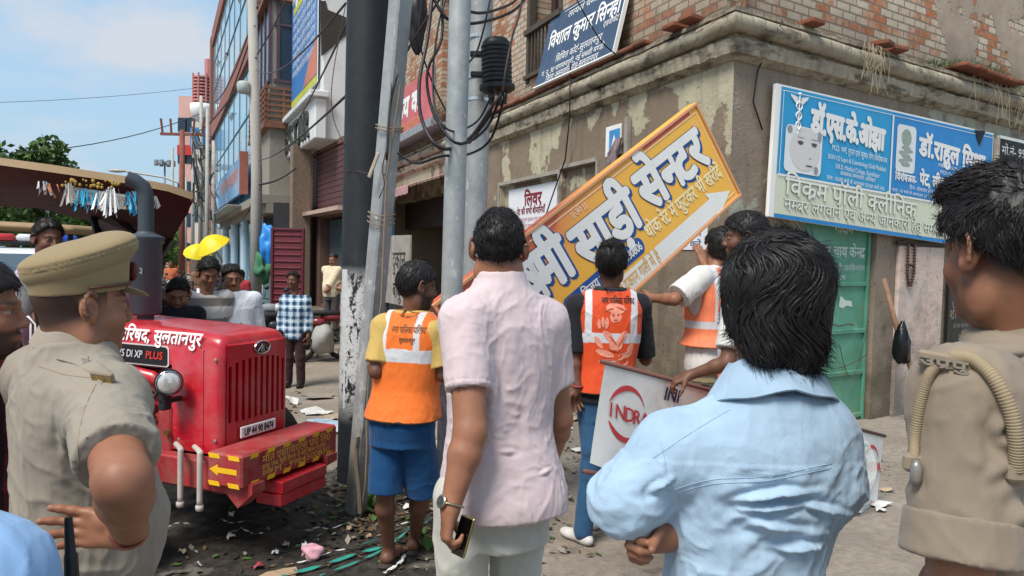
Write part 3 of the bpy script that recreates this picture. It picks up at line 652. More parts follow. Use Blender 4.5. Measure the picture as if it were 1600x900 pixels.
# ================================================================== shop in the street wall
rnd = random.Random(21)
t, at, xd, n = painted_board('shop_signboard', 'faded red board with slanted white Hindi letters above the shop', 'signboard', wl(12.5, .42, 4.38), wl(8.25, .42, 4.38), wl(8.25, .42, 5.45), wl(12.5, .42, 5.45), .06, mat('board_red', '#c2656a', .6, .1, 2, .05, dirt='#c98d8c', dirtamt=.4), M_('steel_grey', '#8a8c8c'))
words(t, 'lettering', [W('पाण्डेय क', at, xd, n, .10, .38, .62, width=2.9, bold=.03, shear=.15)], WHITE)
words(t, 'small_lettering', [W('दवा विक्रेता थोक एवं फुटकर', at, xd, n, .12, .12, .2, width=3.0, bold=.005)], M_('ink_orange', '#d8905a', .6))
mb = MB(); disc2 = [at(.035+.028*math.cos(a), .55+.33*math.sin(a))+n*.004 for a in [i*math.pi/8 for i in range(16)]]; mb.add(disc2, [tuple(range(16))]); mb.build('emblem', M_('paint_cream', '#dcd5b8', .6), t)
mb = MB(); mb.box((0, .21, 4.36), (4.3, .46, .05), frame(wl(10.4, 0, 0), LD, NL, (0, 0, 1))); mb.box((0, .43, 4.37), (4.3, .05, .16), frame(wl(10.4, 0, 0), LD, NL, (0, 0, 1))); mb.build('tin_shelf', mat('tin', '#9aa0a2', .5, .25, 9, .3, metal=.3), t)
t = thing('shop_awning', 'worn pink tin awning over the dark shop opening', 'awning', wl(10.4, .4, 3.0))
mb = MB(); mb.gridf(lambda u, v: wl(8.3+4.3*u, .02+.85*v, 3.42-.30*v+.012*math.sin(u*90)), 60, 3); mb.gridf(lambda u, v: wl(8.3+4.3*u, .87, 3.12-.16*v+.012*math.sin(u*90)), 60, 1); mb.build('sheet', mat('awning_pink', '#b98a90', .7, .2, 4, .2, dirt='#7d6a66', dirtamt=.6), t)
t, at, xd, n = painted_board('hanging_signboard', 'small cream hand painted board hanging under the pink awning', 'signboard', wl(12.2, .95, 2.55), wl(10.9, .95, 2.5), wl(10.9, .95, 3.05), wl(12.2, .95, 3.08), .05, mat('board_cream', '#cfc9a8', .7, .12, 6, .1), M_('frame_worn', '#9b948a'))
words(t, 'lettering', [W('नेहा मेडिकल', at, xd, n, .06, .30, .30, width=1.15, bold=.005)], M_('ink_blue', '#23407c'))
t = thing('shop_interior', 'dark shuttered shop bay with shelves behind the poles', 'shop', wl(10.4, -1, 0))
mb = MB(); 
for z in (.7, 1.3, 1.9): mb.box((0, -1.7, z), (3.8, .5, .04), frame(wl(10.4, 0, 0), LD, NL, (0, 0, 1)))
mb.build('shelf', M_('shelf_dark', '#3a322c', .9), t)
mb = MB()
for i in range(18): mb.box((0, -.2, 2.42+i*.035), (4.0, .012+.012*(i % 2), .034), frame(wl(10.4, 0, 0), LD, NL, (0, 0, 1)))
mb.build('rolled_shutter', M_('shutter_dark', '#3a2a26'), t)
t, at, xd, n = painted_board('plywood_panel', 'grey weathered plywood stall panel with black painted Hindi strokes behind the pole pair', 'panel', wl(10.3, .9, .75), wl(8.0, .9, .78), wl(8.0, .9, 2.15), wl(10.3, .9, 2.18), .04, mat('ply_grey', '#9c958c', .9, .2, 5, .3, dirt='#6f675e', dirtamt=.5), M_('frame_worn', '#9b948a'))
words(t, 'lettering', [W('दुकान', at, xd, n, .42, .52, .5, bold=.006), W('बाबू', at, xd, n, .46, .10, .45, bold=.006)], M_('ink_charcoal', '#3a3836', .9, .2))
mb = MB(); mb.box((0, .003, .7), (.02, .01, 1.4), frame(at(.46, 0), xd, n, (0, 0, 1))); mb.box((0, .003, .7), (.05, .012, 1.4), frame(at(.02, 0), xd, n, (0, 0, 1))); mb.build('seam', M_('ply_seam', '#c4bfb8', .9), t)
mb = MB()
for u in (.1, .9): mb.box((0, -.1, -.4), (.06, .06, .8), frame(at(u, 0), xd, n, (0, 0, 1)))
mb.build('leg', M_('old_timber', '#4f463d'), t)
t = thing('vendor_cart', 'low stall table stacked with red and yellow packets beside the leaning pole', 'stall', wl(11.6, 1.3, 0))
mb = MB(); M0 = frame(wl(11.6, 1.3, 0), LD, NL, (0, 0, 1)); mb.box((0, 0, .95), (1.3, .6, .05), M0); mb.build('table_top', M_('frame_worn', '#9b948a'), t)
for sx in (-.6, .6):
    for sy in (-.25, .25): MB().box((sx, sy, .46), (.05, .05, .93), M0).build('leg', M_('old_timber', '#4f463d'), t)
for i in range(5):
    o = MB().bbox((-.5+.25*i, .05, 1.0+.07), (.2, .3, .14), M0, .01).build('packet_box', M_('pk%d' % (i % 3), ('#a5382f', '#c9a23a', '#cfcac0')[i % 3], .6)); tag(o, ('red packet box at the right end of the stall table', 'yellow packet box second from the right on the stall table', 'off white packet box in the middle of the stall table', 'red packet box second from the left on the stall table', 'yellow packet box at the left end of the stall table')[i], 'box', 'packets on the stall table')
# ================================================================== white building with the projecting box
D2 = V((-.431, .902, 0)).normalized(); N2 = V((0, 0, 1)).cross(D2); Q0 = V((-4.96, 19, 0))
def vq(s, o, z): return Q0 + D2*s + N2*o + V((0, 0, z))
WW = mat('white_wall', '#d3d6d6', .7, .06, 1.2, .08, 10, dirt='#a9aaa6', dirtamt=.5, dscale=1.2)
wb = thing('white_building', 'white commercial building with a projecting upper box and raised brand letters behind the black pole', 'building', vq(3, -1, 0))
MV = frame(vq(0, 0, 0), D2, N2, (0, 0, 1))
mb = MB(); mb.bbox((3.1, -2.0, 8.6), (6.2, 4.0, 7.8), MV, .03); 
mb.build('upper_box', WW, wb)
mb = MB(); mb.bbox((3.0, .06, 5.2), (6.3, .3, 1.04), MV, .03); mb.bbox((3.0, .12, 5.8), (6.5, .5, .16), MV, .02); mb.build('sign_fascia', WW, wb)
mb = MB(); 
for i, ch in enumerate('VESTAR'): 
    b2 = MB(); lettering(b2, ch, (0, 0, 0), (1, 0, 0), (0, 0, 1), 1.0, bold=.03); x0 = min(q.x for q in b2.v); x1 = max(q.x for q in b2.v)
    o = vq(5.6-.88*i, .22, 4.83)
    for f in b2.f:
        pts = [o - D2*((b2.v[j].x-x0)*.88/max(.3, x1-x0)*.8) + V((0, 0, b2.v[j].z)) + N2*(.01*b2.v[j].y) for j in f]; mb.prism(pts, N2*.06)
mb.build('brand_letters', M_('letter_dark', '#4c4f45', .5, .1, metal=.4), wb)
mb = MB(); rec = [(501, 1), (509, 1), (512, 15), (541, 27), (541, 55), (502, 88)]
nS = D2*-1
pl = [onplane(x, y, vq(-.02, 0, 0), D2) for x, y in rec]; mb.prism(pl, D2*.012); mb.build('balcony_shade_panel', M_('void_shade', '#3c3834', .9), wb)  # flat dark panel on the wall paints the shade inside a balcony opening
# ground floor set back at an angle
A, B = V((P(476, 400, 22.5).x, 22.5, 0)), V((P(556, 400, 17.6).x, 17.6, 0)); gd = (A-B).normalized(); gn = V((0, 0, 1)).cross(gd); MG = frame(B, gd, gn, (0, 0, 1)); LG = (A-B).length
mb = MB(); holed(mb, 0, LG, 0, 4.75, [(.5, 3.6, .35, 2.75, .5), (.25, LG-1.0, 3.0, 4.6, .06)]); inframe(mb, MG).build('shop_wall', M_('wall_brown', '#6d5248', .8, .2), wb, MG)
mb = MB()
for i in range(20): mb.box(((.25+LG-1.0)/2, -.03+.012*(i % 2), 3.05+i*.076), (LG-1.3, .03, .074), MG)
mb.build('upper_shutter', mat('shutter_maroon', '#5a3a3b', .6, .1), wb)
mb = MB(); mb.box(((LG-.5)/2, .22, 2.86), (LG-.6, .45, .10), MG); mb.build('pelmet', M_('pelmet_tan', '#b79d90', .7), wb)
mb = MB(); mb.box((2.6, -.25, 1.5), (1.7, .04, 2.4), MG); mb.build('glass_door', M_('glass_grey', '#53646a', .2, .1, metal=.2), wb)
mb = MB(); mb.box((1.0, -.2, 1.5), (.7, .05, 2.4), MG); mb.build('door_panel', M_('door_orange', '#9a5a3e', .6), wb)
mb = MB(); mb.box((1.5, -.16, 1.5), (.12, .06, 2.4), MG); mb.build('door_frame', M_('frame_pale', '#c8c4bc', .6), wb)
mb = MB(); mb.bbox((LG/2, 1.2, -.04), (LG+1.5, 3.2, .32), MG, .02); mb.box((LG/2, .3, .20), (LG, 1.0, .12), MG); mb.build('step', plaster('step_conc', '#847a6f', '#9a9187', 12), wb)
# brick pillar & dark shutter at the far end
mb = MB(); mb.bbox((0, 0, 2.4), (.5, .5, 4.8), frame(V((P(468, 400, 21).x, 21, 0)), D2, N2, (0, 0, 1)), .01); mb.build('brick_pillar', M_('pillar_brick', '#8a7766', .9, .35, 14, .6, 30), wb)
# tall blue banner on its front
t, at, xd, n = painted_board('vertical_banner', 'tall blue hanging banner with white Hindi lettering on the white building', 'banner', vq(5.6, .10, 6.2), vq(.25, .10, 6.2), vq(.25, .10, 11.2), vq(5.6, .10, 11.2), .03, mat('banner_blue', '#3f78b8', .5, .08, 1, .05), WHITE)
words(t, 'lettering', [W('ए टू जेड कोचिंग', at, xd, n, .10, .80, .9, width=4.6, bold=.05), W('कम्प्यूटर क्लासेज', at, xd, n, .10, .62, .8, width=4.6, bold=.04)] + [W('स्पोकन इंग्लिश एवं प्रतियोगी परीक्षा की तैयारी', at, xd, n, .28, .50-.055*i, .25, width=3.6) for i in range(7)], WHITE)
mb = MB()
def ban(u0, v0, u1, v1, z): mb.quad(at(u0, v0)+n*z, at(u1, v0)+n*z, at(u1, v1)+n*z, at(u0, v1)+n*z)
ban(0, 0, 1, .035, .006); mb.build('yellow_band', M_('ink_yellow', '#bcc23f', .6), t); mb = MB(); ban(.28, .545, .95, .585, .004); mb.build('yellow_band', M_('ink_yellow', '#bcc23f'), t)
mb = MB(); mb.add([at(.62, .04)+n*.008, at(1, .04)+n*.008, at(1, .24)+n*.008, at(.80, .16)+n*.008], [(0, 1, 2, 3)]); mb.build('red_corner', M_('ink_coral', '#c57a66', .6), t)
mb = MB(); mb.add([at(.12+.07*math.cos(i*math.pi/8), .30+.075*math.sin(i*math.pi/8))+n*.008 for i in range(16)], [tuple(range(16))]); ban(.03, .06, .21, .16, .006); mb.build('round_emblem', M_('ink_gold', '#c9b98a', .6), t)
# ================================================================== the street beyond
def fs(s, o, z): return V((-5.6, 19, 0)) + D2*s + N2*o + V((0, 0, z))
MFS = frame(fs(0, 0, 0), D2, N2, (0, 0, 1))
MLB = frame(fs(0, -.45, 0), D2, N2, (0, 0, 1))
lb = thing('lattice_building', 'narrow building with brown lattice balconies and dark tall windows', 'building', fs(6, 0, 0))
mb = MB(); mb.box((6.2, -1.4, 8), (4.2, 4, 10), MLB); mb.build('wall', M_('wall_grey', '#8d857b', .9, .15), lb)
mb = MB(); 
for z0 in (5.75, 9.6):
    for i in range(7): mb.box((6.2, .75, z0+.17*i), (4.4, .05, .07), MLB); mb.box((4.05, -.3, z0+.17*i), (.05, 2.1, .07), MLB)
    for i in range(9): mb.box((4.1+.53*i, .74, z0+.52), (.09, .07, 1.15), MLB)
    for i in range(5): mb.box((4.07, .7-.5*i, z0+.52), (.07, .09, 1.15), MLB)
    mb.box((6.2, -.2, z0-.12), (4.5, 2.0, .14), MLB); mb.build('lattice_balcony', M_('timber_brown', '#7b523f', .7, .2), lb); mb = MB()
PD = M_('pane_dark', '#2c3a48', .15, .1, metal=.1)
for sx in (4.6, 5.6, 6.6, 7.6): MB().box((sx, .615, 8.2), (.8, .03, 2.3), MLB).build('window', PD, lb)
MB().box((4.085, -.4, 8.2), (.03, 1.5, 2.3), MLB).build('window', PD, lb)
mb = MB()
for sx in (4.12, 5.1, 6.1, 7.1, 8.1): mb.box((sx, .62, 8.2), (.12, .08, 2.5), MLB)
for yy in (-1.2, -.4, .38): mb.box((4.08, yy, 8.2), (.08, .09, 2.5), MLB)
mb.box((6.2, .62, 7.0), (4.2, .08, .1), MLB); mb.box((4.08, -.4, 7.0), (.09, 1.8, .1), MLB); mb.box((4.08, -.4, 8.7), (.09, 1.8, .07), MLB); mb.build('window_frame', M_('frame_plum', '#4e3b45', .6), lb)
gb = thing('glass_building', 'tall blue glass fronted building with red brown bands and open panes', 'building', fs(20, 0, 0))
kg = NT('curtain_glass'); cgl = kg.ramp(kg.noise(.35, 3), [(.35, srgb('#86b4c8')), (.65, srgb('#a6cbd6'))]); kg.b.inputs['Coat Weight'].default_value = .3
GLS = kg.set(cgl, .12, .35, .6)
mb = MB(); mb.box((21.3, -4, 8), (25, 8, 16.4), MFS); mb.build('glass_wall', GLS, gb)
mb = MB(); mb.box((21.3, .05, 15.85), (25.2, .16, 1.0), MFS); mb.box((21.3, .05, 9.75), (25.2, .16, 1.0), MFS); mb.box((8.76, -4, 15.85), (.1, 8.2, 1.0), MFS); mb.box((34.8, .06, 8), (1.4, .2, 16.3), MFS); mb.build('red_band', M_('band_red', '#8d584a', .7, .15), gb)
mb = MB()
for i in range(9): mb.box((9.6+2.9*i, .012, 8), (.05, .03, 16.2), MFS)
for z in (4.6, 7.2, 12.2, 14.0): mb.box((21.3, .012, z), (25, .045, .05), MFS)
mb.build('mullion', M_('mullion_blue', '#5b7f92', .5), gb)
for sx, z in ((12.8, 13.0), (15.2, 12.4), (23, 11.6), (29, 12.6), (19, 7.8), (11.0, 7.5)):
    mb = MB(); mb.box((0, 0, -.6), (1.4, .04, 1.25), frame(fs(sx, .08, z+.6), D2, N2, (0, 0, 1)) @ Matrix.Rotation(-.5, 4, 'X')); mb.build('open_pane', M_('pane_dark', '#2c3a48'), gb)
# shops at street level
sb = thing('shop_row', 'row of open shop fronts with pale blue columns under a concrete canopy', 'building', fs(10, 0, 0))
mb = MB(); mb.box((13, -1.6, 1.6), (20, .3, 3.2), MFS); mb.build('back_wall', M_('void_shade2', '#4d463f', .9, .3), sb)
mb = MB(); mb.box((13.0, -.5, 3.36), (19, 2.1, .26), MFS); mb.box((13, .2, 3.1), (19, .2, .3), MFS); mb.build('canopy', M_('conc_grey', '#8b857c', .9, .2), sb)
for px in (362, 380, 346): 
    b0 = fs({362: 15.2, 380: 10.8, 346: 20}[px], .2, -.2); MB().cyl(b0, b0+V((0, 0, 3.2)), .15).build('column', M_('col_blue', '#a9bfd0', .6, .08), sb, smooth=True, auto=40)
mb = MB(); 
for i in range(30): mb.box((8.5+.45*i, .75, 3.42), (.40, .55, .03), MFS)
mb.build('tin_eave', M_('tin', '#9aa0a2'), sb)
t, at, xd, n = painted_board('fascia_signboard', 'long sky blue shop fascia board above the street level canopy', 'signboard', fs(27, .35, 4.05), fs(10.4, .35, 4.05), fs(10.4, .35, 5.5), fs(27, .35, 5.5), .12, mat('board_sky', '#6fa3cf', .6, .2, .6, .05, dirt='#c9b6a4', dirtamt=.7, dscale=.5), M_('edge_blue', '#2f6ca8', .5))
words(t, 'lettering', [W('साड़ी महल वस्त्रालय', at, xd, n, .35, .4, .8, width=9, bold=.03)], M_('ink_coral', '#c57a66'))
mb = MB(); mb.box((10.1, .32, 4.75), (.25, .3, 1.6), MFS); o = mb.build('edge_board', M_('edge_rust', '#9c5b4a', .7)); tag(o, 'rust coloured upright board at the end of the sky blue fascia', 'board')
t, at, xd, n = painted_board('banner', 'tall orange and yellow banner with white lettering beside the utility pole', 'banner', fs(7.4, .12, .4), fs(6.0, .12, .4), fs(6.0, .12, 2.95), fs(7.4, .12, 2.95), .03, M_('ban_orange', '#d8713c', .5, .08), WHITE)
words(t, 'lettering', [W('फाई', at, xd, n, .1, .80, .5), W('नेंस', at, xd, n, .1, .60, .45), W('लोन', at, xd, n, .15, .12, .4)], WHITE)
mb = MB(); mb.quad(*[at(u, v)+n*.004 for u, v in ((0, .05), (1, .05), (1, .5), (0, .5))]); mb.build('yellow_half', M_('ban_yellow', '#dcae2f', .5), t); 
words(t, 'red_lettering', [W('होटल', at, xd, n, .1, .36, .4, z0=.008), W('भोजन', at, xd, n, .1, .2, .35, z0=.008)], M_('ink_red', '#b5322c'))
t, at, xd, n = painted_board('small_signboard', 'small red and white board with blue letters above the orange banner', 'signboard', fs(9.2, .15, 2.0), fs(7.6, .15, 2.0), fs(7.6, .15, 2.95), fs(9.2, .15, 2.95), .04, WHITE, M_('ink_red', '#b5322c'))
words(t, 'lettering', [W('मोबाइल', at, xd, n, .08, .42, .25, width=.95, bold=.01)], M_('ink_blue', '#23407c')); words(t, 'red_lettering', [W('रस्तोगी', at, xd, n, .08, .72, .22, width=.9, bold=.01), W('स्टोर', at, xd, n, .2, .1, .25, width=.7, bold=.01)], M_('ink_red', '#b5322c'))
# maroon cabinet door standing open
X = P(450, 400, 17.5).x
t = thing('steel_door', 'maroon ribbed steel door panel standing open by the white building', 'door', (X, 17.5, 0)); Md = frame((X, 17.5, 0), V((1, -.12, 0)).normalized(), V((.12, 1, 0)).normalized(), (0, 0, 1))
mb = MB(); mb.box((0, 0, 1.25), (.78, .03, 2.15), Md)
for i in range(13): mb.bbox((0, -.03, .32+i*.155), (.68, .03, .03), Md, .008)
mb.build('panel', M_('maroon', '#6a2a33', .5, .15), t)
mb = MB(); 
for sx in (-.38, .38): mb.bbox((sx, -.02, 1.25), (.06, .07, 2.2), Md, .008)
for z in (.18, 2.32): mb.bbox((0, -.022, z), (.7, .06, .06), Md, .008)
mb.build('frame', M_('maroon_dark', '#57222b', .5, .15), t)
mb = MB(); 
for sx in (-.3, .3): mb.box((sx, .05, .08), (.05, .4, .16), Md)
mb.build('foot', M_('maroon_dark', '#57222b'), t)
mb = MB(); mb.box((0, 0, 1.6), (.8, .6, 3.2), frame((P(445, 400, 21).x, 21.5, 0), V((1, 0, 0)), V((0, 1, 0)), (0, 0, 1))); o = mb.build('dark_kiosk', M_('kiosk_black', '#26262a', .7)); tag(o, 'tall black kiosk box behind the maroon steel door', 'kiosk')
# blue tarpaulin bundle and green sack on the utility pole
def lumpy(name, label, cat, c, r, m, seed=0, amp=.15, n=22):
    rr = random.Random(seed); mb = MB().ell((0, 0, 0), 1, n, n//2); ph = [(V((rr.gauss(0, 1), rr.gauss(0, 1), rr.gauss(0, 1)))*3, rr.uniform(0, 6)) for _ in range(7)]
    mb.v = [V((q.x*r[0], q.y*r[1], q.z*r[2]))*(1+amp*sum(math.sin(a.dot(q)+b) for a, b in ph)/3) + V(c) for q in mb.v]
    o = mb.build(name, m, smooth=True); return tag(o, label, cat)
up = P(404, 430, 23.5)
lumpy('tarpaulin', 'bright blue tarpaulin bundle tied to the utility pole', 'tarpaulin', P(418, 380, 19.2), (.17, .2, .42), M_('tarp_blue', '#2f86d8', .4, .15, 8, .3), 3, .42, 30)
lumpy('sack', 'green cloth sack under the blue tarpaulin', 'sack', P(411, 420, 19.2), (.2, .2, .32), M_('sack_green', '#3d7353', .8, .2), 5, .42, 30)
mb = MB(); b0 = V((P(400, 400, 19.5).x, 19.5, -.2)); mb.tube([b0, b0+V((0, 0, 4)), b0+V((-.25, 0, 11))], [.16, .14, .11], 10); t = mb.build('utility_pole', mat('conc_pole', '#a6a39c', .9, .12, 2, .2), smooth=True); tag(t, 'grey concrete utility pole beside the orange banner', 'pole')
mb = MB(); mb.lathe(P(381, 146, 19.4), (0, 0, 1), [(0, .12), (.04, .17), (.24, .18), (.30, .14), (.33, .03)], 14); o = mb.build('pole_drum', M_('drum_grey', '#a8b0ac', .5), smooth=True); tag(o, 'grey metal drum fixed high on the utility pole', 'drum')
# far blocks
fb = [('far_building', 'pink distant block with a red top sign behind the tangled poles', 278, 302, 75, 150, '#c79f96'), ('far_building', 'cream distant block at the end of the street', 300, 330, 62, 190, '#c8c2b6'), ('far_building', 'low grey distant shops behind the parked motorbikes', 150, 300, 80, 350, '#a39a92'), ('far_building', 'orange fronted distant stall near the end of the street', 262, 296, 58, 380, '#b8714e')]
for nm, lab, x0, x1, Y, ytop, c_ in fb:
    a, b = P(x0, 400, Y).x, P(x1, 400, Y).x; z = P((x0+x1)/2, ytop, Y).z; t = thing(nm, lab, 'building', ((a+b)/2, Y, 0)); mb = MB(); mb.box(((a+b)/2, Y+3, z/2), (b-a, 6, z)); mb.build('wall', M_('far'+c_, c_, .9, .15, .5), t)
    nz_ = max(1, int(z/3.2)); nx_ = max(2, int((b-a)/2.2)); mb = MB()
    for i in range(nx_):
        for j in range(nz_): mb.box((a+(b-a)*(i+.5)/nx_, Y-.01, 1.7+j*3.2), (.9, .06, 1.4))
    mb.build('window', M_('pane_dark', '#2c3a48'), t)
    if 'pink' in lab: MB().box(((a+b)/2, Y-.2, P(290, 235, Y).z), (b-a, .2, 1.0)).build('red_sign', M_('ink_red', '#b5322c'), t)
Y = 55; c0 = P(316, 170, Y); t = thing('far_tower', 'distant round balcony tower with pink lattice top and blue tank', 'tower', (c0.x, Y, 0))
MB().cyl((c0.x+.3, Y, 0), (c0.x+.3, Y, c0.z-.5), .45).build('shaft', M_('conc_grey', '#8b857c'), t); MB().lathe((c0.x, Y, c0.z-1.0), (0, 0, 1), [(0, .3), (.5, .75), (.9, .85), (1.3, .85), (1.35, .6)], 18).build('balcony', WHITE, t, smooth=True)
mb = MB()
for i in range(8): mb.cyl((c0.x, Y, c0.z+.5+.24*i), (c0.x, Y, c0.z+.62+.24*i), .7, n=16)
for i in range(8): a = i*math.pi/4; mb.cyl((c0.x+.68*math.cos(a), Y+.68*math.sin(a), c0.z+.4), (c0.x+.68*math.cos(a), Y+.68*math.sin(a), c0.z+2.5), .07, n=6)
mb.cyl((c0.x+.5, Y, c0.z+2.3), (c0.x+.5, Y, c0.z+3.6), .35, n=8); mb.build('lattice_top', M_('lattice_pink', '#bd7f7c', .8), t); MB().cyl((c0.x, Y+.1, c0.z-2.9), (c0.x, Y+.1, c0.z-1.5), .85).build('tank', M_('tank_blue', '#3e78ab', .5), t)
# distant poles
def far_pole(label, px, ytop, Y, r, m, name='utility_pole', arm=None):
    b0 = V((P(px, 400, Y).x, Y, 0)); z = P(px, ytop, Y).z; t = thing(name, label, 'pole', b0); MB().cyl(b0, b0+V((0, 0, z)), r, r*.7, 8).build('shaft', m, t, smooth=True)
    if arm == 'cross':
        MB().box(b0+V((0, 0, z-.2)), (2.0, .12, .12)).build('crossarm', m, t)
        for dx in (-.9, -.5, .5, .9): MB().cyl(b0+V((dx, 0, z-.2)), b0+V((dx+.1*dx, 0, z+.5)), .05, n=6).build('insulator', m, t)
    if arm == 'lamp':
        MB().tube([b0+V((0, 0, z-.4)), b0+V((-1.2, 0, z)), b0+V((-3.4, 0, z+.3))], .06, 6).build('arm', m, t); MB().ell(b0+V((-3.7, 0, z+.3)), (.5, .15, .1)).build('lamp_head', m, t)
    if arm == 'flood':
        for k in range(8): MB().bbox(b0+V((.8*math.cos(k*.8), .8*math.sin(k*.8), z)), (.3, .3, .5), None, .03).build('flood_lamp', m, t)
        MB().cyl(b0+V((0, 0, z-.1)), b0+V((0, 0, z+.1)), .8).build('ring', m, t)
    return t
CP = M_('conc_pole', '#a6a39c'); RST = M_('rust_pole', '#7d4a40', .8, .2)
far_pole('rust red rail pole with a crossarm and insulators against the sky', 284, 203, 34, .16, RST, arm='cross'); far_pole('thin street lamp pole with a long arm over the road', 290, 278, 40, .08, CP, 'street_lamp', 'lamp'); far_pole('slender floodlight mast far behind the tractor canopy', 257, 255, 70, .12, M_('mast_grey', '#7d8790', .6), 'floodlight_mast', 'flood')
for px, yt, Y, lab in ((313, 150, 38, 'grey pole wrapped in cables left of the glass building'), (323, 170, 30, 'pale leaning pole in front of the blue fascia'), (301, 190, 45, 'grey pole right of the rust red rail pole'), (333, 220, 33, 'slim grey pole before the far end of the blue fascia'), (269, 230, 50, 'thin far pole left of the rust red rail pole'), (74, 320, 30, 'thin pole beyond the police car'), (91, 335, 34, 'thin short pole right of the leafy tree')):
    far_pole(lab, px, yt, Y, .13 if Y > 30 else .1, CP)
# cables on the far poles
rnd = random.Random(31); mb = MB()
for i in range(46):
    a = P(rnd.uniform(296, 336), rnd.uniform(195, 330), rnd.uniform(30, 40)); b = P(rnd.uniform(296, 345), rnd.uniform(200, 360), rnd.uniform(30, 40)); mb.tube(sag(a, b, rnd.uniform(.1, .9), 8), rnd.uniform(.015, .04), 4)
o = mb.build('cable_tangle', M_('cable_grey', '#4d4c4c', .8)); tag(o, 'dense tangle of cables round the distant poles', 'cables', kind='stuff')
for lab, a, b, d, r in (('thin overhead wire crossing the open sky above the canopy', P(-250, 162, 30), P(318, 136, 42), .3, .012), ('thicker overhead wire sagging across the sky to the rust pole', P(-100, 240, 26), P(312, 178, 38), .6, .022),
   ('cable sloping from the utility pole up over the lattice balcony', P(402, 85, 19.4), P(455, -20, 18), .1, .02), ('cable running from the lower street to the white building front', P(310, 205, 38), P(400, 90, 19.4), .3, .03), ('second cable from the far poles to the utility pole', P(325, 225, 36), P(398, 40, 19.4), .3, .025),
   ('cable from the utility pole to the white building fascia', P(405, 250, 19.4), P(540, 150, 6.0), .12, .012), ('cable crossing the blue banner to the black pole', P(400, 108, 19.4), P(540, 5, 6.2), .3, .011), ('cable down the white side wall to the black pole', P(447, 215, 19), P(545, 30, 6), .1, .010), ('low thick cable from the utility pole to the brick pillar', P(404, 288, 19.4), P(462, 262, 20), .1, .03),
   ('low cable from the canopy edge to the utility pole', P(368, 350, 29), P(404, 295, 19.4), .2, .03), ('slack cable over the glass building front', P(325, 160, 38), P(402, 10, 19.4), .8, .022)):
    o = MB().tube(sag(a, b, d), r, 5).build('overhead_wire', M_('cable_grey', '#4d4c4c'), smooth=True); tag(o, lab, 'wire')
# umbrellas
def umbrella(label, px, py, Y, r, tilt, name='umbrella'):
    c = P(px, py, Y); t = thing(name, label, 'umbrella', (c.x, Y, 0)); Mu = Matrix.Translation(c) @ Matrix.Rotation(tilt, 4, 'Y') @ Matrix.Rotation(.45, 4, 'X'); mb = MB()
    mb.gridf(lambda u, v: Mu @ V((r*v*math.cos(u*6.2832)*(1-.04*abs(math.sin(u*25.13))), r*v*math.sin(u*6.2832), .66*r*(1-v*v)-.03*abs(math.sin(u*25.13))*v)), 32, 6); mb.build('canopy', M_('umb_yellow', '#e0c916', .5, .08), t, smooth=True)
    MB().tube([Mu @ V((0, 0, .6*r)), Mu @ V((0, 0, -.6)), V((c.x, Y, 0))], .03, 6).build('pole', M_('steel_grey', '#8a8c8c'), t)
umbrella('bright yellow tilted umbrella over the street stall', 333, 385, 26, .62, -.42); umbrella('smaller yellow umbrella half hidden behind the leaning pole', 309, 395, 32, .6, .2)
# ================================================================== trees
def leafmat(name, a, b):
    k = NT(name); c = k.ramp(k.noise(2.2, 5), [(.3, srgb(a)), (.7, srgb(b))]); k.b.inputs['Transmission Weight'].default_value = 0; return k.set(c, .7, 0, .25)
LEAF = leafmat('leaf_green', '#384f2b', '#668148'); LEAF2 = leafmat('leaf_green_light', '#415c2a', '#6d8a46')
def tree(label, x, Y, h, r, m, seed, n=2600, name='tree', low=.35):
    rr = random.Random(seed); t = thing(name, label, 'tree', (x, Y, 0)); mb = MB(); mb.tube([(x, Y, 0), (x+.1, Y, h*.3), (x-.1, Y, h*.6), (x, Y, h*.85)], [.22, .17, .12, .04], 8); cl = []
    for i in range(16):
        a = rr.uniform(0, 6.28); q = rr.uniform(.3, .95)*r; z = h*rr.uniform(low, .98); cen = V((x+q*math.cos(a), Y+q*math.sin(a), z)); cl.append((cen, rr.uniform(.25, .5)*r)); mb.tube([(x, Y, h*.35), (x+q*.4*math.cos(a), Y+q*.4*math.sin(a), (h*.35+z)/2+.2), cen], [.08, .05, .015], 5)
    mb.build('trunk', M_('bark', '#4d4238', .95, .3, 10, .6), t); mb = MB(); ls = .10+.012*Y/10
    for i in range(n):
        c, q = cl[rr.randrange(len(cl))]; d = V((rr.gauss(0, 1), rr.gauss(0, 1), rr.gauss(0, .8))).normalized()*q*rr.random()**.4; p = c+d; u = V((rr.gauss(0, 1), rr.gauss(0, 1), rr.gauss(0, .6))).normalized(); v = u.cross(V((rr.gauss(0, 1), rr.gauss(0, 1), rr.gauss(0, 1)))).normalized(); l = ls*rr.uniform(.7, 1.5)
        mb.add([p-u*l, p+v*l*.5, p+u*l, p-v*l*.5], [(0, 1, 2, 3)])
    mb.build('crown', m, t, fixn=False)
tree('dense dark tree at the left edge behind the tractor canopy', P(20, 400, 30).x, 30, 6.0, 2.1, LEAF, 1, 5200)
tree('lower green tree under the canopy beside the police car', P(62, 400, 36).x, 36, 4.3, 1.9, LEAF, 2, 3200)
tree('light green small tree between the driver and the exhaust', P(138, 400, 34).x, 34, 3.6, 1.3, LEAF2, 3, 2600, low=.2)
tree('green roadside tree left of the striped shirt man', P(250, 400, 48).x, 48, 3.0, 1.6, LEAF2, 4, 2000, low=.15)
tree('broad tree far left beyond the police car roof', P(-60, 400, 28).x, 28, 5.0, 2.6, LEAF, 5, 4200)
tree('hazy green tree far behind the police car', P(105, 400, 60).x, 60, 5.0, 3.0, LEAF2, 6, 2600, low=.2)
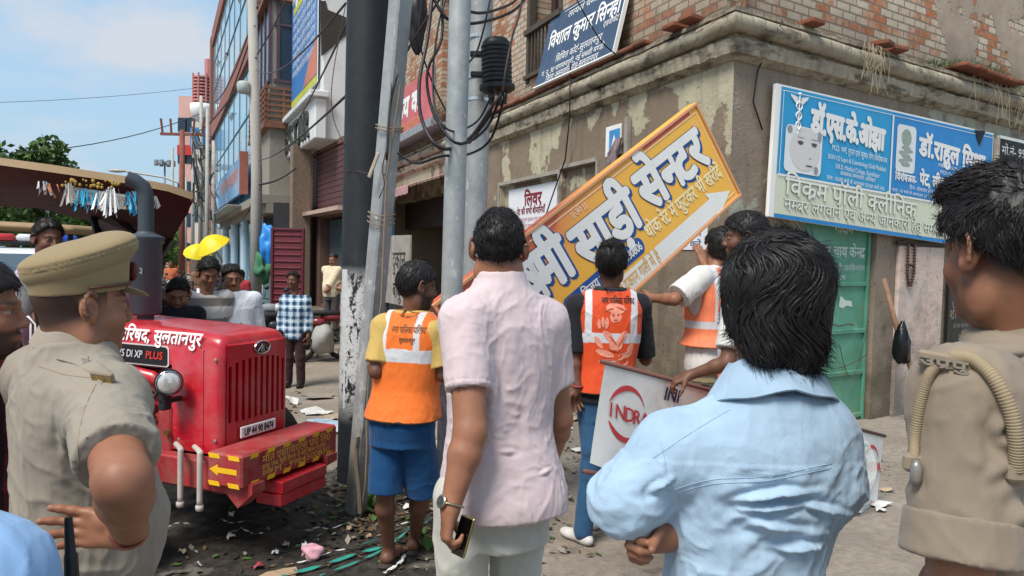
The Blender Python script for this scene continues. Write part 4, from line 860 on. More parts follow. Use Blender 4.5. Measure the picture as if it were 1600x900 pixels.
# ================================================================== poles in front of the corner
def ext0(a, b, z=0.0):
    a, b = V(a), V(b); return b + (b-a)*((z-b.z)/(b.z-a.z))
kb = NT('pole_bitumen'); x, y, z = kb.xyz()
pm = kb.math('ADD', kb.noise(6, 8, .72, kb.mapv((1, 1, .55))), kb.math('MULTIPLY', kb.noise(30, 3), .12))
band = kb.math('MULTIPLY', kb.ramp(z, [(.0, 0), (.18, 0), (.30, 1)]) , 1)
zr = kb.ramp(kb.math('MULTIPLY', z, .25), [(.13, 0), (.20, 1), (.385, 1), (.43, 0)])
pap = kb.mix(1, kb.ramp(pm, [(.515, 0), (.535, 1)]), zr, 'MULTIPLY')
base = kb.ramp(kb.noise(3, 8, .7), [(.3, srgb('#1b1d21')), (.6, srgb('#292c30')), (.75, srgb('#3d4145'))])
base = kb.mix(kb.ramp(kb.noise(1.5, 5), [(.66, 0), (.70, .8)]), base, srgb('#7b4a3c'))
base = kb.mix(pap, base, kb.mix(kb.ramp(kb.noise(60, 2), [(.56, 0), (.6, .7)]), srgb('#c9c9c7'), srgb('#7a7a7c')))
kb.bump(pap, .6, .006); kb.bump(kb.noise(40, 5), .2, .006); BIT = kb.set(base, .6, 0, .35)
a, b = P(577, 0, 5.65), P(566, 500, 5.65); b0 = ext0(a, b, -.05); tp = b0 + (a-b0).normalized()*8.5
t = thing('telecom_pole', 'thick black round pole with torn white paper posters low down', 'pole', b0)
MB().tube([b0.lerp(tp, i/12) for i in range(13)], [.165]*13, 28).build('shaft', BIT, t, smooth=True, auto=60)
MB().box((0, 0, 0), (.05, .012, 1.05), Matrix.Translation(P(541, 530, 5.52)) @ Matrix.Rotation(-.02, 4, 'Y')).build('paper_strip', M_('paper_strip', '#cfd0d2', .7, .15, 20), t)
kc2 = NT('galvanised'); cgv = kc2.ramp(kc2.noise(5, 8, .7), [(.3, srgb('#868b8e')), (.5, srgb('#9da1a1')), (.7, srgb('#b0b2b0'))]); kc2.bump(kc2.noise(50, 5), .15, .005)
zz = kc2.xyz()[2]; scr = kc2.ramp(kc2.math('ADD', kc2.noise(14, 9, .75, kc2.mapv((1, 1, .5))), kc2.math('MULTIPLY', kc2.ramp(kc2.math('MULTIPLY', zz, .2), [(.2, .06), (.46, 0)]), 1)), [(.60, 0), (.63, .7)])
cgv = kc2.mix(scr, cgv, srgb('#cdcfca')); cgv = kc2.mix(kc2.ramp(kc2.math('MULTIPLY', zz, .2), [(.05, .7), (.16, 0)]), cgv, srgb('#6e6a60')); GALV = kc2.set(cgv, .5, .25, .4)
a, b = P(626, 0, 4.75), P(590, 410, 4.85); b0 = ext0(a, b, -.05); tp = b0 + (a-b0)*1.8
t = thing('leaning_pole', 'square grey steel pole leaning across the black pole', 'pole', b0)
ax = (tp-b0).normalized(); sx_ = V((.78, -.62, 0)); sx_ = (sx_-ax*sx_.dot(ax)).normalized(); sy_ = ax.cross(sx_); L_ = (tp-b0).length; mb = MB(); mb.bbox((0, 0, L_/2), (.105, .125, L_), frame(b0, sx_, sy_, ax), .012); mb.build('shaft', GALV, t)
mb = MB()
for z in (2.02, 2.05, 2.08, 2.62, 2.64): mb.tube([b0 + ax*z + sx_*(.075*math.cos(q))*1.1 + sy_*(.085*math.sin(q))*1.1 + ax*.01*math.sin(q*2) for q in [i*math.pi/8 for i in range(17)]], .004, 5)
mb.build('binding_wire', M_('rope_jute', '#8a7a66', .9), t)
mb = MB(); pts = [b0+ax*h+sx_*(.06+.03*math.sin(h*5))-V((0, .07, 0)) for h in (.05, .3, .55, .62, .75, 1.0, 1.5, 2.3, 2.9)]; mb.tube(pts, .006, 6); pts2 = [b0+ax*h+sx_*(.02+.05*math.sin(h*7+1))-V((0, .10, 0)) for h in (.1, .25, .4, .52, .6)]; mb.tube(pts2, .014, 6); o = mb.build('rope', M_('rope_jute', '#8a7a66')); tag(o, 'dirty rope tied round the foot of the leaning pole', 'rope')
def round_pole(label, a, b, r):
    b0 = ext0(a, b, -.05); tp = b0+(a-b0)*1.5; t = thing('steel_pole', label, 'pole', b0, 'pair of round grey steel poles'); MB().tube([b0.lerp(tp, i/10) for i in range(11)], r, 22).build('shaft', GALV, t, smooth=True, auto=60); return t, b0, tp
pL, bL0, tL = round_pole('slimmer front pole of the round steel pair behind the pink shirt man', P(719, 0, 4.35), P(706, 460, 4.35), .0635)
pR, bR0, tR = round_pole('thicker rear pole of the round steel pair carrying the black cable box', P(752, 0, 4.98), P(741, 400, 4.98), .079)
mb = MB()
for y_ in (123, 157, 60): c = onplane(747, y_, bR0, V((0, 1, 0))); mb.lathe(c-V((0, 0, .01)), (0, 0, 1), [(0, .082), (.02, .082)], 22, False)
mb.build('steel_band', M_('band_bright', '#d6d9da', .3, .05, metal=.8), pR)
# cable closure
c0 = P(777, 145, 4.78); c1 = P(775, 60, 4.78); t = thing('splice_closure', 'black ribbed cable junction barrel strapped to the rear steel pole', 'junction box', c0)
h_ = (c1-c0).length; prof_ = [(0, .085), (.02, .115), (.045, .115), (.05, .09)]
for i in range(9): z = .06+(h_-.10)*i/9; prof_ += [(z, .092), (z+.006, .098), (z+.018, .098), (z+.024, .092)]
prof_ += [(h_-.03, .09), (h_-.005, .07), (h_, .02)]
BP = M_('plastic_black', '#17191d', .45, .15, 10, .1); MB().lathe(c0, c1-c0, prof_, 24).build('barrel', BP, t, smooth=True, auto=35)
for z in (.12, .25): p = c0.lerp(c1, z/h_*1.0); MB().bbox(p+V((-.10, .03, 0)), (.14, .05, .035), None, .006).build('clamp', BP, t)
for i in range(5): a = i*1.25; MB().cyl(c0+V((.05*math.cos(a), .05*math.sin(a), .01)), c0+V((.05*math.cos(a), .05*math.sin(a), -.07)), .019, .013, 10).build('cable_port', M_('port_brown', '#3b332f', .6), t)
CB = M_('cable_black', '#15151a'); CBR = M_('cable_brown', '#2c2224', .5); rnd = random.Random(77)
def bez(pts, n=26):
    pts = [V(p) for p in pts]; q = [pts[0]*2-pts[1]] + pts + [pts[-1]*2-pts[-2]]; out = []
    for i in range(1, len(q)-2):
        for k in range(n//(len(pts)-1)+1):
            s = k/(n//(len(pts)-1)+1); a, b, c, d = q[i-1:i+3]; out.append(.5*((2*b)+(c-a)*s+(2*a-5*b+4*c-d)*s*s+(3*b-a-3*c+d)*s**3))
    return out + [pts[-1]]
loops = [('thick black cable looping left of the front steel pole', [(676, -12, 4.5), (668, 60, 4.4), (655, 130, 4.3), (660, 190, 4.25), (690, 232, 4.2), (735, 215, 4.55), (780, 150, 4.5)], .011, CBR),
 ('black cable hanging in a long loop beside the thick one', [(690, -12, 4.6), (690, 60, 4.5), (668, 110, 4.4), (672, 160, 4.35), (690, 200, 4.3), (720, 225, 4.25), (760, 200, 4.6), (783, 148, 4.5)], .009, CB),
 ('thin black cable inside the hanging loops', [(700, -12, 4.6), (685, 40, 4.5), (676, 120, 4.4), (682, 175, 4.3), (706, 205, 4.27), (745, 190, 4.6), (768, 150, 4.55)], .006, CB),
 ('black cable hooked low round both steel poles', [(622, 240, 4.75), (650, 255, 4.5), (690, 244, 4.25), (735, 240, 4.6), (768, 215, 4.65), (790, 145, 4.5)], .008, CB),
 ('black cable rising right from the junction barrel', [(785, 146, 4.5), (790, 110, 4.5), (800, 60, 4.6), (812, 20, 5), (818, -15, 5.4)], .007, CBR),
 ('black cable crossing high between the poles and the brick wall', [(672, -12, 4.5), (700, 30, 4.5), (745, 36, 4.65), (800, 18, 5.2), (830, -12, 5.6)], .010, CB),
 ('upper black cable arcing across both steel poles', [(690, -12, 4.5), (720, 12, 4.4), (755, 20, 4.6), (800, 5, 5.2), (812, -12, 5.4)], .009, CB),
 ('bundle cable sloping down from the top to the leaning pole', [(694, -12, 4.7), (660, 40, 4.75), (634, 85, 4.78), (612, 150, 4.7), (604, 250, 4.65)], .008, CBR),
 ('thin cable sloping past the junction barrel to the front pole', [(768, -12, 4.7), (757, 40, 4.6), (745, 80, 4.6), (731, 100, 4.55)], .006, CB),
 ('thick black sheath stub hooked on the rear steel pole', [(729, 80, 4.45), (728, 95, 4.5), (722, 108, 4.5), (718, 121, 4.5)], .012, CB),
 ('grey black cable leaving the barrel towards the lower wall', [(772, 148, 4.55), (765, 180, 4.6), (748, 205, 4.62), (733, 224, 4.6)], .008, CB),
 ('cable hanging down past the brick wall to the red board', [(660, -12, 5), (655, 60, 5), (672, 120, 5.1), (690, 160, 5.2), (700, 178, 5.3)], .006, CBR)]
for lab, pts, r, m in loops:
    o = MB().tube(bez([P(*q) for q in pts]), r, 7).build('service_cable', m, smooth=True); tag(o, lab, 'cable')
cable('service_cable', 'thin black wire running diagonally across the advocate board', bez([P(895, -12, 7.4), P(918, 30, 7.6), P(940, 65, 7.8), P(962, 85, 8.0)]), .007)
lumpy('wire_bundle', 'dark bundled cable coil high behind the leaning pole', 'cable coil', P(650, 22, 5.3), (.07, .07, .22), CB, 4, .35)
for lab, pts in (('frayed wire hanging off the leaning pole', [(612, 130, 4.7), (606, 220, 4.66), (598, 260, 4.66), (600, 290, 4.66), (592, 310, 4.7)]), ('thin loop of wire between the black pole and the leaning pole', [(540, 267, 5.5), (560, 268, 5.45), (590, 274, 4.9), (602, 272, 4.7)]), ('rusty wire curl hanging down the white side wall', [(540, 8, 5.6), (520, 120, 5.6), (520, 180, 5.6), (538, 228, 5.55)])):
    o = MB().tube(bez([P(*q) for q in pts]), .0035, 5).build('loose_wire', M_('wire_rust', '#4c3a30'), smooth=True); tag(o, lab, 'wire')
o = MB().bbox((0, 0, 0), (.022, .02, .17), Matrix.Translation(P(584, 258, 4.7)) @ Matrix.Rotation(.35, 4, 'Y'), .004).build('wood_peg', M_('timber_pale', '#b7a999')); tag(o, 'small pale wooden peg hanging by wire next to the leaning pole', 'peg')
# ================================================================== red tractor
TF, TL = V((.927, -.375, 0)).normalized(), V((.375, .927, 0)).normalized(); T0 = V((-1.52, 4.39, 0))
MT = frame(T0, TF, TL, (0, 0, 1))
def T(u, v, z): return MT @ V((u, v, z))
kr = NT('tractor_red'); crr = kr.ramp(kr.noise(3, 5), [(.3, srgb('#a80f1f')), (.7, srgb('#c01a2c'))])
crr = kr.mix(kr.ramp(kr.noise(4, 9, .75), [(.46, 0), (.68, .38)]), crr, srgb('#a0706a')); crr = kr.mix(kr.ramp(kr.noise(40, 6, .7, kr.mapv((1, 1, .3))), [(.66, 0), (.72, .5)]), crr, srgb('#7d5048')); kr.b.inputs['Coat Weight'].default_value = .35; kr.b.inputs['Coat Roughness'].default_value = .15
kr.bump(kr.noise(60, 3), .04, .003); RED = kr.set(crr, .32, 0, .5)
kd = NT('tractor_red_dusty'); crd = kd.ramp(kd.noise(5, 6), [(.3, srgb('#8c2026')), (.7, srgb('#a83a3c'))]); crd = kd.mix(kd.ramp(kd.noise(7, 8, .75), [(.45, 0), (.7, .65)]), crd, srgb('#8a6a5f')); kd.bump(kd.noise(50, 5), .2, .006); RDD = kd.set(crd, .62, 0, .35)
TYRE = mat('tyre_rubber', '#1e1d1c', .85, .2, 8, .3, dirt='#57504a', dirtamt=.6); DKM = M_('metal_dark', '#2b2c2f', .5, .2, 9, .2, metal=.3); GREYP = mat('exhaust_grey', '#3d444c', .5, .12, 6, .1); STEEL = M_('steel_bare', '#aaa59c', .45, .2, 15, .1, metal=.7)
tr = thing('tractor', 'red farm tractor with a ribbed grille, striped front bumper beam and black exhaust stack', 'tractor', T(-.8, 0, 0))
# bonnet: rounded box section swept back
HW = .30
def bon(u, s):                               # s in 0..1 round the section from right bottom over the top to left bottom
    zt = 1.285 + .035*max(0, -u)/1.3 - .02*math.exp(u*12); r = .075; wtop = HW-.02
    zb = .60 if u > -.36 else 1.09
    poly = [(-HW, zb), (-HW, zt-r-.03)] + [(-wtop+r-r*math.cos(a), zt-r+r*math.sin(a)) for a in [i*math.pi/12 for i in range(7)]] + [(wtop-r+r*math.sin(a), zt-r+r*math.cos(a)) for a in [i*math.pi/12 for i in range(7)]] + [(HW, zt-r-.03), (HW, zb)]
    return poly
mb = MB(); us = [0.0, -.004, -.012, -.025, -.05, -.12, -.25, -.355]; n = len(bon(0, 0)); sec = []
for i, u in enumerate(us):
    ins = [.05, .035, .022, .010, .002, 0, 0, 0][i]
    sec.append([T(u, v*(1-ins/HW), (z if z < .7 else z-ins*.8)+(ins*.5 if z < .7 else 0)) for v, z in bon(u, 0)])
vs = [p for s_ in sec for p in s_]; fs_ = [(i*n+k, i*n+k+1, (i+1)*n+k+1, (i+1)*n+k) for i in range(len(us)-1) for k in range(n-1)]; mb.add(vs, fs_)
us2 = [-.355, -.36, -.6, -.9, -1.35]; sec = [[T(u, v, z) for v, z in bon(u-.01, 0)] for u in us2]
vs = [p for s_ in sec for p in s_]; mb.add(vs, [(i*n+k, i*n+k+1, (i+1)*n+k+1, (i+1)*n+k) for i in range(len(us2)-1) for k in range(n-1)])
mb.add([T(-1.35, v, z) for v, z in bon(-1.4, 0)], [tuple(range(n))]); mb.quad(T(-.36, -HW, .60), T(-.36, -HW, 1.09), T(-.36, HW, 1.09), T(-.36, HW, .6)); mb.quad(T(0, -HW+.05, .625), T(-.36, -HW, .60), T(-.36, HW, .6), T(0, HW-.05, .625))
# nose: face with slots between ribs
slots = [(-.225+.05*i) for i in range(10)]
f0 = [T(0.0, v*(1-.05/HW), z-.05*.8 if z > .7 else z+.025) for v, z in bon(0, 0)]
zlo, zhi = .77, 1.13
def nose(v, z): return T(.0+.018*(1-(v/HW)**2), v, z)
cols = sorted([-.25, .25] + [q for s_ in slots for q in (s_-.012, s_+.012)])
def st(v): return .05*(abs(v)/.25)**3
for i in range(len(cols)-1):
    a, b = cols[i], cols[i+1]; m_ = (a+b)/2; isl = any(abs(m_-s_) < .012 for s_ in slots)
    if isl:
        h1, l1 = zhi-st(m_), zlo+.0
        for z0, z1 in ((.625, l1), (h1, 1.215)): mb.quad(nose(a, z0), nose(b, z0), nose(b, z1), nose(a, z1))
        for q in (a, b): mb.quad(nose(q, l1), nose(q, h1), nose(q, h1)-TF*.03, nose(q, l1)-TF*.03)
        mb.quad(nose(a, l1), nose(b, l1), nose(b, l1)-TF*.03, nose(a, l1)-TF*.03); mb.quad(nose(a, h1), nose(b, h1), nose(b, h1)-TF*.03, nose(a, h1)-TF*.03)
    else: mb.quad(nose(a, .625), nose(b, .625), nose(b, 1.215), nose(a, 1.215))
    if True: mb.quad(nose(a, 1.215), nose(b, 1.215), T(0, b, 1.225), T(0, a, 1.225))
mb.build('bonnet', RED, tr, smooth=True, auto=38, fixn=True)
mb = MB(); mb.quad(T(-.03, -.26, .68), T(-.03, .26, .68), T(-.03, .26, 1.18), T(-.03, -.26, 1.18)); mb.build('grille_mesh', mat('grille_mesh', '#4a3030', .8, .3, 60, .5, 90), tr)
# emblem
mb = MB(); cE = nose(0.02, 1.185)
mb.v = []; mb.add([cE + TL*(.062*math.cos(a)) + V((0, 0, .036*math.sin(a))) + TF*.006 for a in [i*math.pi/12 for i in range(24)]], [tuple(range(24))]); mb.build('badge_ground', M_('badge_red', '#5d1a20', .4), tr)
mb = MB(); mb.tube([cE + TL*(.064*math.cos(a)) + V((0, 0, .038*math.sin(a))) + TF*.008 for a in [i*math.pi/12 for i in range(25)]], .005, 6)
for sg in (-1, 1): mb.tube([cE+TF*.010+TL*(sg*.006)+V((0, 0, .022)), cE+TF*.010+TL*(sg*.022)+V((0, 0, 0)), cE+TF*.010+TL*(sg*.044)+V((0, 0, -.02))], .005, 6); mb.tube([cE+TF*.010+TL*(sg*.004)+V((0, 0, .015)), cE+TF*.010+TL*(sg*.010)+V((0, 0, -.026))], .004, 6)
mb.build('badge', M_('chrome', '#c9c9c9', .15, .02, metal=1), tr)
# number plate
t0 = nose(-.15, .645); xd = TL; n_ = TF; mb = MB(); Mp = frame(nose(.0, .705)+TF*.016, TL, -TF, (0, 0, 1)); mb.bbox((-.02, 0, 0), (.30, .01, .066), Mp, .004); pl_ = mb.build('number_plate', WHITE, tr)
mb = MB(); lettering(mb, 'UP 44 90 8474', Mp @ V((-.145, -.008, -.022)), TL, (0, 0, 1), .062, bold=.0012, width=.25, nd=TF); o = mb.build('plate_number', BLACK, tr, fixn=False); subpart(o, pl_)
# side panel lettering and decal
mb = MB(); zt = 1.0
def sidep(u, z, o=.004): return T(u, -HW-o, z)
pts = [(-.42, 1.10), (-1.28, 1.10), (-1.28, 1.205), (-.42, 1.205)]
def rr2(u0, z0, u1, z1, r, o): 
    return [sidep(cx+r*math.cos(math.radians(a0+18*i)), cz+r*math.sin(math.radians(a0+18*i)), o) for cx, cz, a0 in ((u1-r, z1-r, 0), (u0+r, z1-r, 90), (u0+r, z0+r, 180), (u1-r, z0+r, 270)) for i in range(6)]
q = rr2(-1.30, 1.072, -.375, 1.196, .02, .003); mb.add(q, [tuple(range(len(q)))]); mb.build('decal_border', M_('decal_silver', '#d6c9c9', .4), tr)
mb = MB(); q = rr2(-1.29, 1.080, -.385, 1.188, .018, .006); mb.add(q, [tuple(range(len(q)))]); dcl = mb.build('side_decal', M_('decal_black', '#1c1b20', .35), tr)
def dec(s, u, w_, m, z=1.115, h=.062):
    mb = MB(); lettering(mb, s, sidep(u, z, .009), TF, (0, 0, 1), h, bold=.0012, width=w_, nd=-TL, shear=.15); subpart(mb.build('decal_lettering', m, tr, fixn=False), dcl)
dec('mahindra', -1.10, .28, M_('decal_grey', '#8f8f96', .4)); dec('575 DI XP', -.80, .22, M_('decal_light', '#c3c3c8', .4)); dec('PLUS', -.555, .135, M_('decal_red', '#d93a30', .4))
zt = 1.222; mb = MB(); lettering(mb, 'नगर पालिका परिषद, सुलतानपुर', sidep(-1.26, 1.212, .001)+TL*.003, TF, V((0, 0, 1))+TL*.30, .105, bold=.0022, width=1.12, nd=(-TL+V((0, 0, .3))).normalized(), z0=.003); mb.build('bonnet_lettering', WHITE, tr, fixn=False)
SEAM = M_('joint_dark', '#3a1216', .8)
mb = MB(); mb.tube([sidep(-.115, .63, .0), sidep(-.115, 1.19, .0)], .0022, 4); mb.build('panel_joint', SEAM, tr); mb = MB(); mb.tube([sidep(-.36, 1.065, .0), sidep(-1.33, 1.065, .0)], .0025, 4); mb.build('panel_joint', SEAM, tr)
for u, z in ((-.03, .68), (-.30, .66), (-.03, 1.14), (-.42, 1.225), (-1.25, 1.225)): MB().lathe(sidep(u, z, -.002), -TL, [(0, .010), (.004, .010), (.006, .004)], 8).build('bonnet_bolt', STEEL, tr)
# headlamp
hl = T(-.25, -.42, 1.015); hd = (TF*.75-TL*.66).normalized(); mb = MB(); mb.lathe(hl-hd*.09, hd, [(0, .03), (.02, .05), (.06, .070), (.10, .076), (.115, .076), (.118, .064)], 24, True); ho = mb.build('headlamp', M_('plastic_black', '#17191d'), tr, smooth=True, auto=40)
mb = MB(); mb.lathe(hl+hd*.026, hd, [(0, .063), (.010, .052), (.016, .03), (.018, .001)], 24, False); o = mb.build('lens', M_('lens_glass', '#d9d6d0', .08, .04, metal=.5), tr, smooth=True); subpart(o, ho)
mb = MB(); mb.lathe(hl+hd*.024, hd, [(0, .066), (.008, .069), (.010, .065)], 24, False); o = mb.build('lens_ring', M_('chrome', '#c9c9c9'), tr, smooth=True); subpart(o, ho)
mb = MB(); mb.bbox((-.30, -.40, .95), (.05, .06, .20), MT, .008); mb.bbox((-.30, -.36, .90), (.04, .14, .03), MT, .006); mb.build('lamp_bracket', DKM, tr)
hl2 = T(-.25, .42, 1.015); hd2 = TF; MB().lathe(hl2-hd2*.09, hd2, [(0, .03), (.02, .06), (.06, .082), (.115, .088), (.118, .075), (.119, .01)], 20).build('headlamp', M_('plastic_black', '#17191d'), tr, smooth=True, auto=40)
# exhaust stack
eb = T(-.90, .0, 1.30); mb = MB(); mb.lathe(eb, (0, 0, 1), [(-.05, .05), (.03, .05), (.035, .085), (.05, .095), (.50, .095), (.52, .108), (.535, .108), (.56, .055), (.57, .052)], 24); mb.tube([eb+V((0, 0, z)) for z in (.56, .72, .80)] + [eb+V((0, 0, .85))-TF*.01-TL*.012, eb+V((0, 0, .885))-TF*.04-TL*.045, eb+V((0, 0, .90))-TF*.075-TL*.08], [.047, .047, .047, .047, .047, .049], 16, cap=False); ex = mb.build('exhaust_stack', GREYP, tr, smooth=True, auto=50)
MB().ell(eb+V((0, 0, .89))-TF*.055-TL*.06, .040, 12, 8).build('exhaust_bore', M_('soot', '#0c0c0c', .95), tr, smooth=True)
mb = MB(); lettering(mb, '५३', eb+V((-.03, -.088, .30)), V((1, -.1, 0)).normalized(), (0, 0, 1), .06, nd=V((-.1, -1, 0)).normalized(), z0=.008); mb.build('chalk_mark', M_('chalk', '#8f969d', .9), tr, fixn=False)
# engine block with pipes and filters under the bonnet
mb = MB(); rnd = random.Random(9); mb.bbox((-.86, 0, .86), (.95, .40, .42), MT, .03); mb.bbox((-.80, -.20, .97), (.70, .10, .14), MT, .02); mb.bbox((-.85, 0, .55), (1.1, .34, .30), MT, .04); mb.bbox((-1.5, 0, .75), (.9, .5, .62), MT, .05)
for i in range(4): mb.bbox((-.55-.16*i, -.24, .93), (.10, .08, .20), MT, .015)
for i in range(9): mb.bbox((-.45-.09*i, -.215, .70+.05*(i % 2)), (.05, .05, .05), MT, .01)
mb.build('engine_block', RDD, tr)
mb = MB(); mb.tube([T(-1.1, -.27, 1.02), T(-.75, -.29, 1.03), T(-.52, -.28, 1.0), T(-.44, -.25, .93)], .042, 10); mb.tube([T(-1.0, -.26, .93), T(-.6, -.30, .90), T(-.42, -.24, .80)], .020, 8); mb.build('intake_pipe', RED, tr, smooth=True)
MB().lathe(T(-.62, -.30, .62), (0, 0, 1), [(0, .03), (.02, .055), (.2, .055), (.22, .03)], 14).build('oil_filter', RDD, tr, smooth=True, auto=40)
MB().lathe(T(-.92, -.31, .66), (0, 0, 1), [(0, .03), (.02, .045), (.15, .045), (.17, .02)], 14).build('fuel_filter', STEEL, tr, smooth=True, auto=40)
for i, pts in enumerate(([T(-.50, -.30, .92), T(-.6, -.36, .80), T(-.56, -.33, .66)], [T(-.45, -.33, .78), T(-.70, -.37, .70), T(-1.0, -.33, .78)], [T(-.42, -.31, .96), T(-.5, -.35, .86), T(-.75, -.36, .86), T(-.9, -.32, .80)])): MB().tube(bez(pts), .011, 6).build('hose', DKM, tr, smooth=True)
MB().lathe(T(-.40, -.10, .93), TF, [(0, .02), (.01, .20), (.02, .20), (.03, .02)], 20).build('fan', DKM, tr)
mb = MB(); mb.bbox((-.40, -.29, .70), (.10, .05, .30), MT, .01); mb.prism([T(-.38, -.31, .56), T(-.62, -.31, .56), T(-.62, -.31, .62), T(-.46, -.31, .80), T(-.38, -.31, .80)], TL*.03); mb.build('front_bracket', RDD, tr)
mb = MB(); mb.lathe(T(-.36, -.32, .70), -TL, [(0, .018), (.02, .018)], 8); mb.build('bolt', M_('brass', '#9a7a4a', .4, metal=.7), tr)
# chassis rails, bumper beam
mb = MB(); 
for sv in (-1, 1): mb.bbox((-.28, sv*.33, .50), (.75, .09, .17), MT, .01)
mb.bbox((-.3, 0, .46), (.3, .6, .12), MT, .01); mb.build('front_frame', RDD, tr)
nb = T(.31, -.40, 0); BL = .86
bm = thing and MB(); bm.bbox((.15, .01, .565), (.24, BL, .185), MT, .012); bo = bm.build('bumper_beam', RDD, tr)
mb = MB(); mb.prism([T(-.1, -.37, .42), T(.12, -.37, .42), T(.20, -.37, .35), T(.26, -.37, .42), T(.26, -.37, .49), T(-.1, -.37, .49)][:3]+[T(.30, -.37, .44), T(.30, -.37, .49), T(-.1, -.37, .49)], TL*.10); mb.build('beam_bracket', RDD, tr); mb = MB(); mb.prism([T(-.1, .30, .42), T(.12, .30, .42), T(.20, .30, .38), T(.30, .30, .44), T(.30, .30, .49), T(-.1, .30, .49)], TL*.10); mb.build('beam_bracket', RDD, tr)
for k in range(2): MB().bbox((.22+.0*k, .06+.0*k, .415-.075*k), (.20-.02*k, .42, .072), MT, .006).build('front_weight', RED, tr)
u1 = .15+.12; zb, zt_ = .565-.0925, .565+.0925; v0, v1 = .01-BL/2, .01+BL/2
YEL = M_('reflect_yellow', '#e8b41c', .4, .1); mb = MB()
def bf(v, z, o=.0025): return T(u1+o, v, z)
for i in range(6):
    a = v0+.05+.135*i
    for zz_ in (zt_-.030, zb+.004): mb.quad(bf(a+.012, zz_), bf(a+.075, zz_), bf(a+.087, zz_+.026), bf(a+.024, zz_+.026))
def ef(u, z, o=.0025): return T(u, v0-o, z)
for u in (.05, .185):
    for zz_ in (zt_-.030, zb+.004): mb.quad(ef(u, zz_), ef(u+.075, zz_), ef(u+.065, zz_+.026), ef(u-.01, zz_+.026))
mb.add([ef(u, z) for u, z in ((.05, .565), (.11, .597), (.11, .580), (.24, .580), (.24, .550), (.11, .550), (.11, .533))], [tuple(range(7))]); subpart(mb.build('yellow_marking', YEL, tr), bo)
mb = MB()
for s, z, h, vv, w_ in (('मीत एसोसिएट्स प्रा0 लि0', .580, .062, -.26, .62), ('झाड़ू, पम्प, कृषि विभाग से कोई किस्म रोटावेटर', .546, .036, -.26, .58), ('M : 9984500830', .505, .050, -.16, .52), ('सम्पर्क', .510, .04, -.26, .09)): lettering(mb, s, bf(vv, z, .003), TL, (0, 0, 1), h, bold=.0008, width=w_, nd=TF)
subpart(mb.build('beam_lettering', M_('letter_gold', '#d9a04a', .5), tr, fixn=False), bo)
mb = MB()
for u in (-.02, -.16): mb.tube(bez([T(u-.16, -.30, .63), T(u, -.42, .645), T(u+.02, -.44, .62), T(u+.02, -.44, .36)]), .016, 8); mb.cyl(T(u+.02, -.44, .36), T(u+.02, -.44, .33), .022, n=6)
mb.build('u_bolt', M_('paint_dirty', '#b8aca4', .6, .2), tr, smooth=True)
# axle and wheels
mb = MB(); mb.tube([T(-.6, -.62, .36), T(-.6, -.2, .44), T(-.6, .2, .44), T(-.6, .62, .36)], .05, 8); mb.build('front_axle', RDD, tr)
def wheel(nm, u, v, R, wd, steer=0, lug=0):
    o_ = T(u, v, R); ax_ = (TL*math.cos(steer)+TF*math.sin(steer)).normalized(); mb = MB()
    mb.lathe(o_-ax_*wd/2, ax_, [(.0, R*.60), (.0, R*.86), (wd*.08, R*.95), (wd*.22, R*.99), (wd*.5, R), (wd*.78, R*.99), (wd*.92, R*.95), (wd, R*.86), (wd, R*.60)], 36); 
    fw = ax_.cross(V((0, 0, 1)))
    if lug:
        for i in range(lug):
            for sg in (-1, 1):
                a = 6.2832*(i+(.5 if sg > 0 else 0))/lug; rad = fw*math.cos(a)+V((0, 0, math.sin(a))); tg = -fw*math.sin(a)+V((0, 0, math.cos(a))); Ml = frame(o_+rad*(R+.012)+ax_*sg*wd*.24, (ax_+tg*sg*.8).normalized(), rad.cross((ax_+tg*sg*.8).normalized()), rad); mb.bbox((0, 0, 0), (wd*.62, .05, .05), Ml, .01)
    else:
        for k in (.25, .42, .58, .75): mb.lathe(o_-ax_*wd/2+ax_*wd*(k-.03), ax_, [(0, R*.98), (0, R*1.015), (wd*.06, R*1.015), (wd*.06, R*.98)], 36, False)
    t_ = mb.build('wheel', TYRE, tr, smooth=True, auto=35); r = MB(); r.lathe(o_-ax_*wd*.46, ax_, [(0, R*.60), (.02, R*.55), (wd*.3, R*.5), (wd*.35, .08), (wd*.2, .07), (wd*.2, .01)], 24); r.lathe(o_+ax_*wd*.46, -ax_, [(0, R*.60), (.02, R*.55), (wd*.3, R*.5), (wd*.35, .08), (wd*.2, .07), (wd*.2, .01)], 24); subpart(r.build('rim', RDD, tr, smooth=True, auto=35), t_)
wheel('f', -.6, .66, .36, .22, -.12); wheel('f', -.6, -.66, .36, .22, -.12); wheel('r', -2.35, .72, .68, .36, 0, 16); wheel('r', -2.35, -.72, .68, .36, 0, 16)
mb = MB()
for sg in (-1, 1): mb.gridf(lambda u, v: T(-2.35+.80*math.cos(math.radians(20+150*u)), sg*(.42+.5*v), .68+.80*math.sin(math.radians(20+150*u))), 14, 2); mb.gridf(lambda u, v: T(-2.35+(.4+.40*v)*math.cos(math.radians(20+150*u)), sg*.42, .68+(.4+.4*v)*math.sin(math.radians(20+150*u))), 14, 1)
mb.build('fender', RED, tr, smooth=True, auto=50); mb = MB(); mb.bbox((-2.3, 0, .8), (1.2, .7, .4), MT, .04); mb.build('rear_housing', RDD, tr)
mb = MB(); mb.bbox((-2.05, 0, 1.14), (.45, .48, .10), MT, .03); mb.bbox((-2.28, 0, 1.34), (.10, .48, .40), MT, .03); mb.build('seat', M_('seat_black', '#1f1f21', .7), tr)
